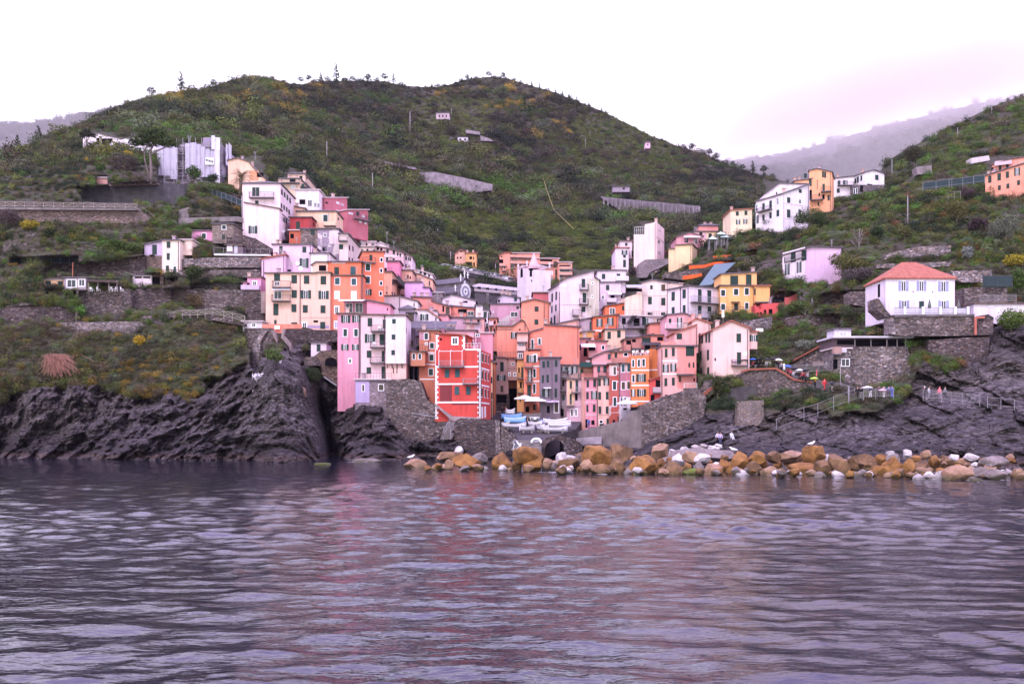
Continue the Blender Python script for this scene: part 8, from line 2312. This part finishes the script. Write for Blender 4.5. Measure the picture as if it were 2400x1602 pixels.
 coat=sub(['ch','wa','pel','nk','shl','ell','wrl','shr','elr','wrr'],[('ch','wa'),('wa','pel'),('ch','nk'),('ch','shl'),('shl','ell'),('ell','wrl'),('ch','shr'),('shr','elr'),('elr','wrr')],[(.19,.135),(.16,.12),(.18,.14),.07,.08,.062,.05,.08,.062,.05],'coat')
 trou=sub(['pel','hipl','knl','anl','hipr','knr','anr'],[('pel','hipl'),('hipl','knl'),('knl','anl'),('pel','hipr'),('hipr','knr'),('knr','anr')],[(.16,.125),.10,.07,.055,.10,.07,.055],'trousers')
 h0,h1=Vector(L['hd0']),Vector(L['hd1'])
 v,f=ICO[3]
 hv=v*np.array([.092,.112,.105])+np.array([0,h1.y+.018,h1.z+.005])
 keep=[q for q in f if not(hv[q][:,1].mean()<h1.y-.03 and hv[q][:,2].mean()<h1.z+.03)and hv[q][:,2].mean()>h1.z-.09]
 hm=bpy.data.meshes.new('hair');hm.from_pydata(hv.tolist(),[],[list(map(int,q))for q in keep]);hm.polygons.foreach_set('use_smooth',[True]*len(keep))
 fm=bpy.data.meshes.new('face');fv=[];ff=[]
 for x,z,w,h in((-.032,.012,.012,.006),(.032,.012,.012,.006),(0,-.075,.02,.006)):
  n=len(fv);y=h1.y-.101 if z>0 else h0.y-.086
  for a,b in((-1,-1),(1,-1),(1,1),(-1,1)):fv.append((x+a*w,y,h1.z+z-(.02)+b*h))
  ff.append((n,n+1,n+2,n+3))
 fm.from_pydata(fv,[],ff)
 sm=MB()
 for s in 'lr':
  a,b=Vector(L['an'+s]),Vector(L['to'+s]);sm.tube([a+Vector((0,.05,-.045)),a.lerp(b,.4)+Vector((0,0,-.01)),b+Vector((0,-.03,.005))],[.05,.052,.035],8)
 sh=bpy.data.meshes.new('shoes');sh.from_pydata(sm.v,[],sm.f)
 return dict(body=body,coat=coat,trousers=trou,hair=hm,face=fm,shoes=sh)
FIG={k:figure(k)for k in('walk','stand','umb','sit')}
SKIN=m_plain('skin',(.42,.24,.18),.6,.3,.05)
def person(label,p,yaw,pose,coat,trou,hair=(.03,.02,.015),group=None,s=1.0,hood=False):
 t=thing('person',p,label,'person',group)
 for nm,mt in(('body',SKIN),('coat',m_plain('coat_%d_%d_%d'%tuple(int(c*100)for c in coat),coat,.8,.15)),('trousers',m_plain('trousers_%d_%d_%d'%tuple(int(c*100)for c in trou),trou,.85,.1)),('hair',m_plain('coat_%d_%d_%d'%tuple(int(c*100)for c in coat),coat,.8,.15)if hood else m_plain('hair_%d'%int(hair[0]*100),hair,.8)),('face',M_DARK()),('shoes',m_plain('shoes',(.03,.03,.03)))):
  me=FIG[pose][nm].copy();me.materials.clear();me.materials.append(mt)
  o=bpy.data.objects.new(nm,me);COL.objects.link(o);o.parent=t
 t.rotation_euler=(0,0,yaw);t.scale=(s,s,s)
 return t
def umbrella(label,p,col,group,r_=.55,tilt=0.0):
 t=thing('umbrella',p,label,'umbrella',group);b=Vector(p);n=8
 MB().tube([b+Vector((0,0,-.65)),b+Vector((0,0,.02))],.012,5).build('shaft',M_METAL(),t)
 rings=[(.0,.0),(.35,-.03),(.7,-.11),(1.,-.24)]
 v=[b+Vector((0,0,.04))];f=[]
 for k,(q,z)in enumerate(rings[1:]):
  for i in range(n*2):a=math.pi*i/n;v.append(b+Vector((math.cos(a)*q*r_,math.sin(a)*q*r_,z-(.03*q if i%2==0 else 0))))
 for i in range(n*2):f.append((0,1+i,1+(i+1)%(2*n)))
 for k in range(2):
  for i in range(2*n):a=1+k*2*n;f.append((a+i,a+2*n+i,a+2*n+(i+1)%(2*n),a+(i+1)%(2*n)))
 MB().raw(v,f).build('canopy',m_plain('umbrella_%d_%d_%d'%tuple(int(c*100)for c in col),col,.6,.25,.1),t,True)
 t.rotation_euler=(tilt,tilt*.6,0)
 return t
BK,WT,BLU,RD,GRY,PNK,PUR,YEL=(.02,.02,.025),(.72,.70,.72),(.05,.12,.5),(.65,.04,.05),(.22,.21,.24),(.75,.16,.2),(.18,.12,.25),(.75,.32,.03)
G='people crowding the path above the stone bastion'
UG='umbrellas over the crowded path'
person('person in a red hooded raincoat walking on the cliff path',P(*cp('PP',1098,488),150.5),2.2,'walk',RD,(.5,.05,.06),hood=True)
person('person in pale trousers under a black umbrella striding down the path',P(*cp('PP',1192,512),149.5),-1.8,'umb',BK,(.62,.55,.55))
umbrella('black umbrella held by the person in pale trousers',P(*cp('PP',1185,385),149.4),BK,'umbrellas of walkers standing apart',.6)
person('person in a yellow orange jacket beside the flagpole',P(*cp('PP',985,455),151.5),1.2,'umb',YEL,BK)
umbrella('lime green umbrella over the yellow orange jacket',P(*cp('PP',972,328),151.4),(.42,.65,.08),'umbrellas of walkers standing apart',.65)
person('person in a pink hooded raincoat at the long railing',P(*cp('M',793,1476),135.6),.3,'stand',PNK,(.25,.2,.25),hood=True)
person('person in a grey coat left of the pink raincoat',P(*cp('M',695,1472),136.4),.8,'stand',(.45,.45,.48),GRY)
person('person in black with a white cap leaning near the long railing',P(*cp('M',655,1470),136.8),-1.2,'stand',BK,BK,(.7,.7,.7))
person('person in grey walking far behind the pink raincoat',P(*cp('M',842,1470),139),1.4,'walk',GRY,BK)
for i,(x,c,tr,lab)in enumerate(((40,BK,BK,'person in black at the left of the lookout bend'),(72,BK,GRY,'person in black close behind the lookout railing'),(155,(.03,.04,.08),WT,'person in navy with white trousers under the white umbrella'),(235,(.06,.05,.06),BK,'person in dark coat under the pink umbrella'),(280,GRY,WT,'person in grey with white trousers at the lookout railing'),(325,(.12,.12,.3),BK,'person in dark blue jacket at the lookout railing'),(355,(.06,.12,.4),BLU,'person in bright blue at the right of the lookout railing'))):
 person(lab,P(*cp('M',x,1458+(10 if i<2 else 0)),139.3+(i%2)*.5),i*.8-1,('umb','stand','umb','umb','stand','stand','stand')[i],c,tr)
umbrella('white and grey umbrella at the lookout railing',P(*cp('M',128,1350),139.2),(.7,.7,.72),'umbrellas of walkers standing apart',.75)
umbrella('pale pink umbrella at the lookout railing',P(*cp('M',268,1375),139.3),(.62,.38,.42),'umbrellas of walkers standing apart',.6)
person('person in white shirt standing on the rocks by the shingle',P(*cp('N',165,1335),141.5),0.2,'stand',(.62,.55,.75),BK)
person('person in lilac shirt standing beside the white shirt on the rocks',P(*cp('N',190,1338),141),-.4,'stand',(.50,.42,.68),(.1,.1,.2))
person('person in pale blue sitting on the rock ledge',P(*cp('N',292,1300),141),.4,'sit',(.60,.66,.85),WT)
person('person in blue beside the dark doorway of the painted row',P(*cp('T',447,645),171.8),.3,'stand',(.06,.10,.4),(.05,.06,.2))
person('person in dark clothes seen at the head of the slipway',P(*cp('HB',208,305),181),.6,'stand',BK,BK)
person('person in dark red coat at the head of the slipway',P(*cp('HB',255,300),182),-.6,'stand',(.25,.05,.06),BK)
person('person in black standing among the boats on the slipway',P(*cp('HB',540,470),167.5),.2,'stand',(.04,.04,.05),BK)
r=random.Random(21)
crowd=[(10,262),(40,258),(75,250),(110,245),(140,238),(190,236),(232,232),(262,232),(300,232),(345,230),(400,226),(440,224),(480,222),(520,226),(548,240),(575,258),(655,318),(690,340),(725,352),(760,366),(800,372),(835,372),(865,376),(895,380)]
cc=[(BK,BK,'black'),(GRY,BK,'grey'),((.05,.1,.42),BK,'blue'),(WT,GRY,'white'),((.35,.06,.08),BK,'dark red'),(BK,GRY,'black')]
ub=[(BK,'black'),(BK,'black'),(BLU,'blue'),(PUR,'purple'),(WT,'white'),(BK,'black')]
for i,(x,y)in enumerate(crowd):
 D=164.5-11.5*max(0,(x-450))/450
 c,tr,cn=cc[r.randrange(6)]
 um=i%2==0
 person(('person in %s clothes '%cn)+('beneath an umbrella ' if um else 'bareheaded ')+'in the queue on the crowded path',P(*cp('PP',x,y+18),D),r.uniform(-1.5,1.5),'umb' if um else r.choice(['stand','walk']),c,tr,group=G)
 if um:
  uc,un={75:(BK,'black'),345:(BK,'black'),440:(BK,'black'),690:(BLU,'blue'),760:(PUR,'purple'),835:(BLU,'blue')}.get(x,ub[r.randrange(6)])
  umbrella('%s umbrella held up in the queue on the crowded path'%un,P(*cp('PP',x-4,y+18),D-.1)+Vector((0,-.1,2.08)),uc,UG,.62,r.uniform(-.2,.2))
veg()
water()
HAZE=0.000025
EXPOSURE=0.75
CLOUD=(.245,740,900,.003,.0004)
w=bpy.data.worlds.new('World');scene.world=w;w.use_nodes=True
nt=w.node_tree;N,L=nt.nodes,nt.links
N.clear()
out=N.new('ShaderNodeOutputWorld')
SUN_EL,SUN_AZ=R_(48),R_(205)
sky=N.new('ShaderNodeTexSky');sky.sky_type='NISHITA';sky.sun_disc=False
sky.sun_elevation=SUN_EL;sky.sun_rotation=SUN_AZ
b1=N.new('ShaderNodeBackground');b1.inputs['Strength'].default_value=.05
L.new(sky.outputs[0],b1.inputs['Color'])
tc=N.new('ShaderNodeTexCoord');sp=N.new('ShaderNodeSeparateXYZ');L.new(tc.outputs['Generated'],sp.inputs[0])
rm=N.new('ShaderNodeValToRGB');L.new(sp.outputs['Z'],rm.inputs['Fac'])
e=rm.color_ramp.elements
while len(e)<5:e.new(.5)
for i,(p,c)in enumerate(((0.0,(.97,.93,.98)),(.18,(1.,.985,1.)),(.36,(1.05,.95,1.14)),(.6,(1.02,.80,1.52)),(1.,(.84,.65,1.36)))):
 e[i].position=p;e[i].color=(*c,1)
no=N.new('ShaderNodeTexNoise');no.inputs['Scale'].default_value=2.2;no.inputs['Detail'].default_value=5
mp=N.new('ShaderNodeMapping');mp.inputs['Scale'].default_value=(1,1,3);L.new(tc.outputs['Generated'],mp.inputs[0]);L.new(mp.outputs[0],no.inputs['Vector'])
mr=N.new('ShaderNodeMapRange');mr.inputs[1].default_value=.3;mr.inputs[2].default_value=.7;mr.inputs[3].default_value=.93;mr.inputs[4].default_value=1.07
L.new(no.outputs['Fac'],mr.inputs[0])
b2=N.new('ShaderNodeBackground')
mu=N.new('ShaderNodeMath');mu.operation='MULTIPLY';mu.inputs[1].default_value=1.15;L.new(mr.outputs[0],mu.inputs[0])
L.new(rm.outputs[0],b2.inputs['Color']);L.new(mu.outputs[0],b2.inputs['Strength'])
ad=N.new('ShaderNodeAddShader');L.new(b1.outputs[0],ad.inputs[0]);L.new(b2.outputs[0],ad.inputs[1]);L.new(ad.outputs[0],out.inputs['Surface'])
ld=bpy.data.lights.new('sun','SUN');ld.energy=1.3;ld.angle=R_(14);ld.color=(1.,.93,.93)
so=bpy.data.objects.new('sun',ld);COL.objects.link(so)
dv=Vector((math.sin(SUN_AZ)*math.cos(SUN_EL),math.cos(SUN_AZ)*math.cos(SUN_EL),math.sin(SUN_EL)))
so.rotation_euler=dv.to_track_quat('Z','Y').to_euler()
if HAZE>0:
 hz=bpy.data.materials.new('haze_air');hz.use_nodes=True
 n=hz.node_tree.nodes;n.clear()
 o_=n.new('ShaderNodeOutputMaterial');pv=n.new('ShaderNodeVolumePrincipled')
 pv.inputs['Color'].default_value=(.80,.72,1.0,1);pv.inputs['Density'].default_value=HAZE;pv.inputs['Anisotropy'].default_value=0.0
 hz.node_tree.links.new(pv.outputs[0],o_.inputs['Volume'])
 b=MB().box((0,1150,246),(4800,2420,520))
 props(b.build('haze',hz,None,kind='stuff'),'thin lilac mist that fades the far hills')
ck=bpy.data.materials.new('cloud_bank');ck.use_nodes=True
n=ck.node_tree.nodes;n.clear();l=ck.node_tree.links
o_=n.new('ShaderNodeOutputMaterial');pv=n.new('ShaderNodeVolumePrincipled')
pv.inputs['Color'].default_value=(1.0,.93,.98,1);pv.inputs['Anisotropy'].default_value=.0
ge=n.new('ShaderNodeNewGeometry');sx=n.new('ShaderNodeSeparateXYZ');l.new(ge.outputs['Position'],sx.inputs[0])
nz=n.new('ShaderNodeTexNoise');nz.inputs['Scale'].default_value=.0035;nz.inputs['Detail'].default_value=3;l.new(ge.outputs['Position'],nz.inputs['Vector'])
def mt(op,a,b):
 m=n.new('ShaderNodeMath');m.operation=op
 for s_,v_ in((m.inputs[0],a),(m.inputs[1],b)):
  if isinstance(v_,(int,float)):s_.default_value=v_
  else:l.new(v_,s_)
 return m.outputs[0]
def ss(src,a,b_,c=0.0,d_=1.0):
 m=n.new('ShaderNodeMapRange');m.interpolation_type='SMOOTHSTEP'
 for i_,v_ in enumerate((a,b_,c,d_)):m.inputs[i_+1].default_value=v_
 l.new(src,m.inputs[0]);return m.outputs[0]
veil=mt('MULTIPLY',mt('ADD',ss(sx.outputs['X'],350,1000),ss(sx.outputs['X'],-450,-1000)),CLOUD[4])
zz=mt('ADD',mt('SUBTRACT',sx.outputs['Z'],mt('MULTIPLY',sx.outputs['X'],CLOUD[0])),mt('MULTIPLY',nz.outputs['Fac'],160.0))
mr2=n.new('ShaderNodeMapRange');mr2.inputs[1].default_value=CLOUD[1];mr2.inputs[2].default_value=CLOUD[2];mr2.inputs[3].default_value=0;mr2.inputs[4].default_value=CLOUD[3]
mr2.interpolation_type='SMOOTHSTEP'
l.new(zz,mr2.inputs[0]);l.new(mt('ADD',mt('MULTIPLY',mr2.outputs[0],ss(sx.outputs['X'],300,700)),veil),pv.inputs['Density']);l.new(pv.outputs[0],o_.inputs['Volume'])
b=MB().box((300,3080,900),(6200,1360,1700))
props(b.build('cloud_bank',ck,None,kind='stuff'),'pale pink cloud bank hiding the top of the distant mountain')
cam=bpy.data.cameras.new('camera');co=bpy.data.objects.new('camera',cam);COL.objects.link(co)
co.location=(0,0,HC);co.rotation_euler=(R_(90),0,0)
cam.sensor_fit='HORIZONTAL';cam.sensor_width=36;cam.lens=FPX/2400*36
cam.shift_y=(HY-801)/2400
cam.clip_start=.5;cam.clip_end=12000
scene.camera=co
vs=scene.view_settings
scene.display_settings.display_device='sRGB'
vs.view_transform='Standard';vs.look='None';vs.gamma=1;vs.use_curve_mapping=False
vs.exposure=EXPOSURE
scene.cycles.max_bounces=8;scene.cycles.diffuse_bounces=2;scene.cycles.glossy_bounces=2;scene.cycles.transmission_bounces=2
scene.cycles.volume_bounces=4
scene.cycles.use_denoising=True
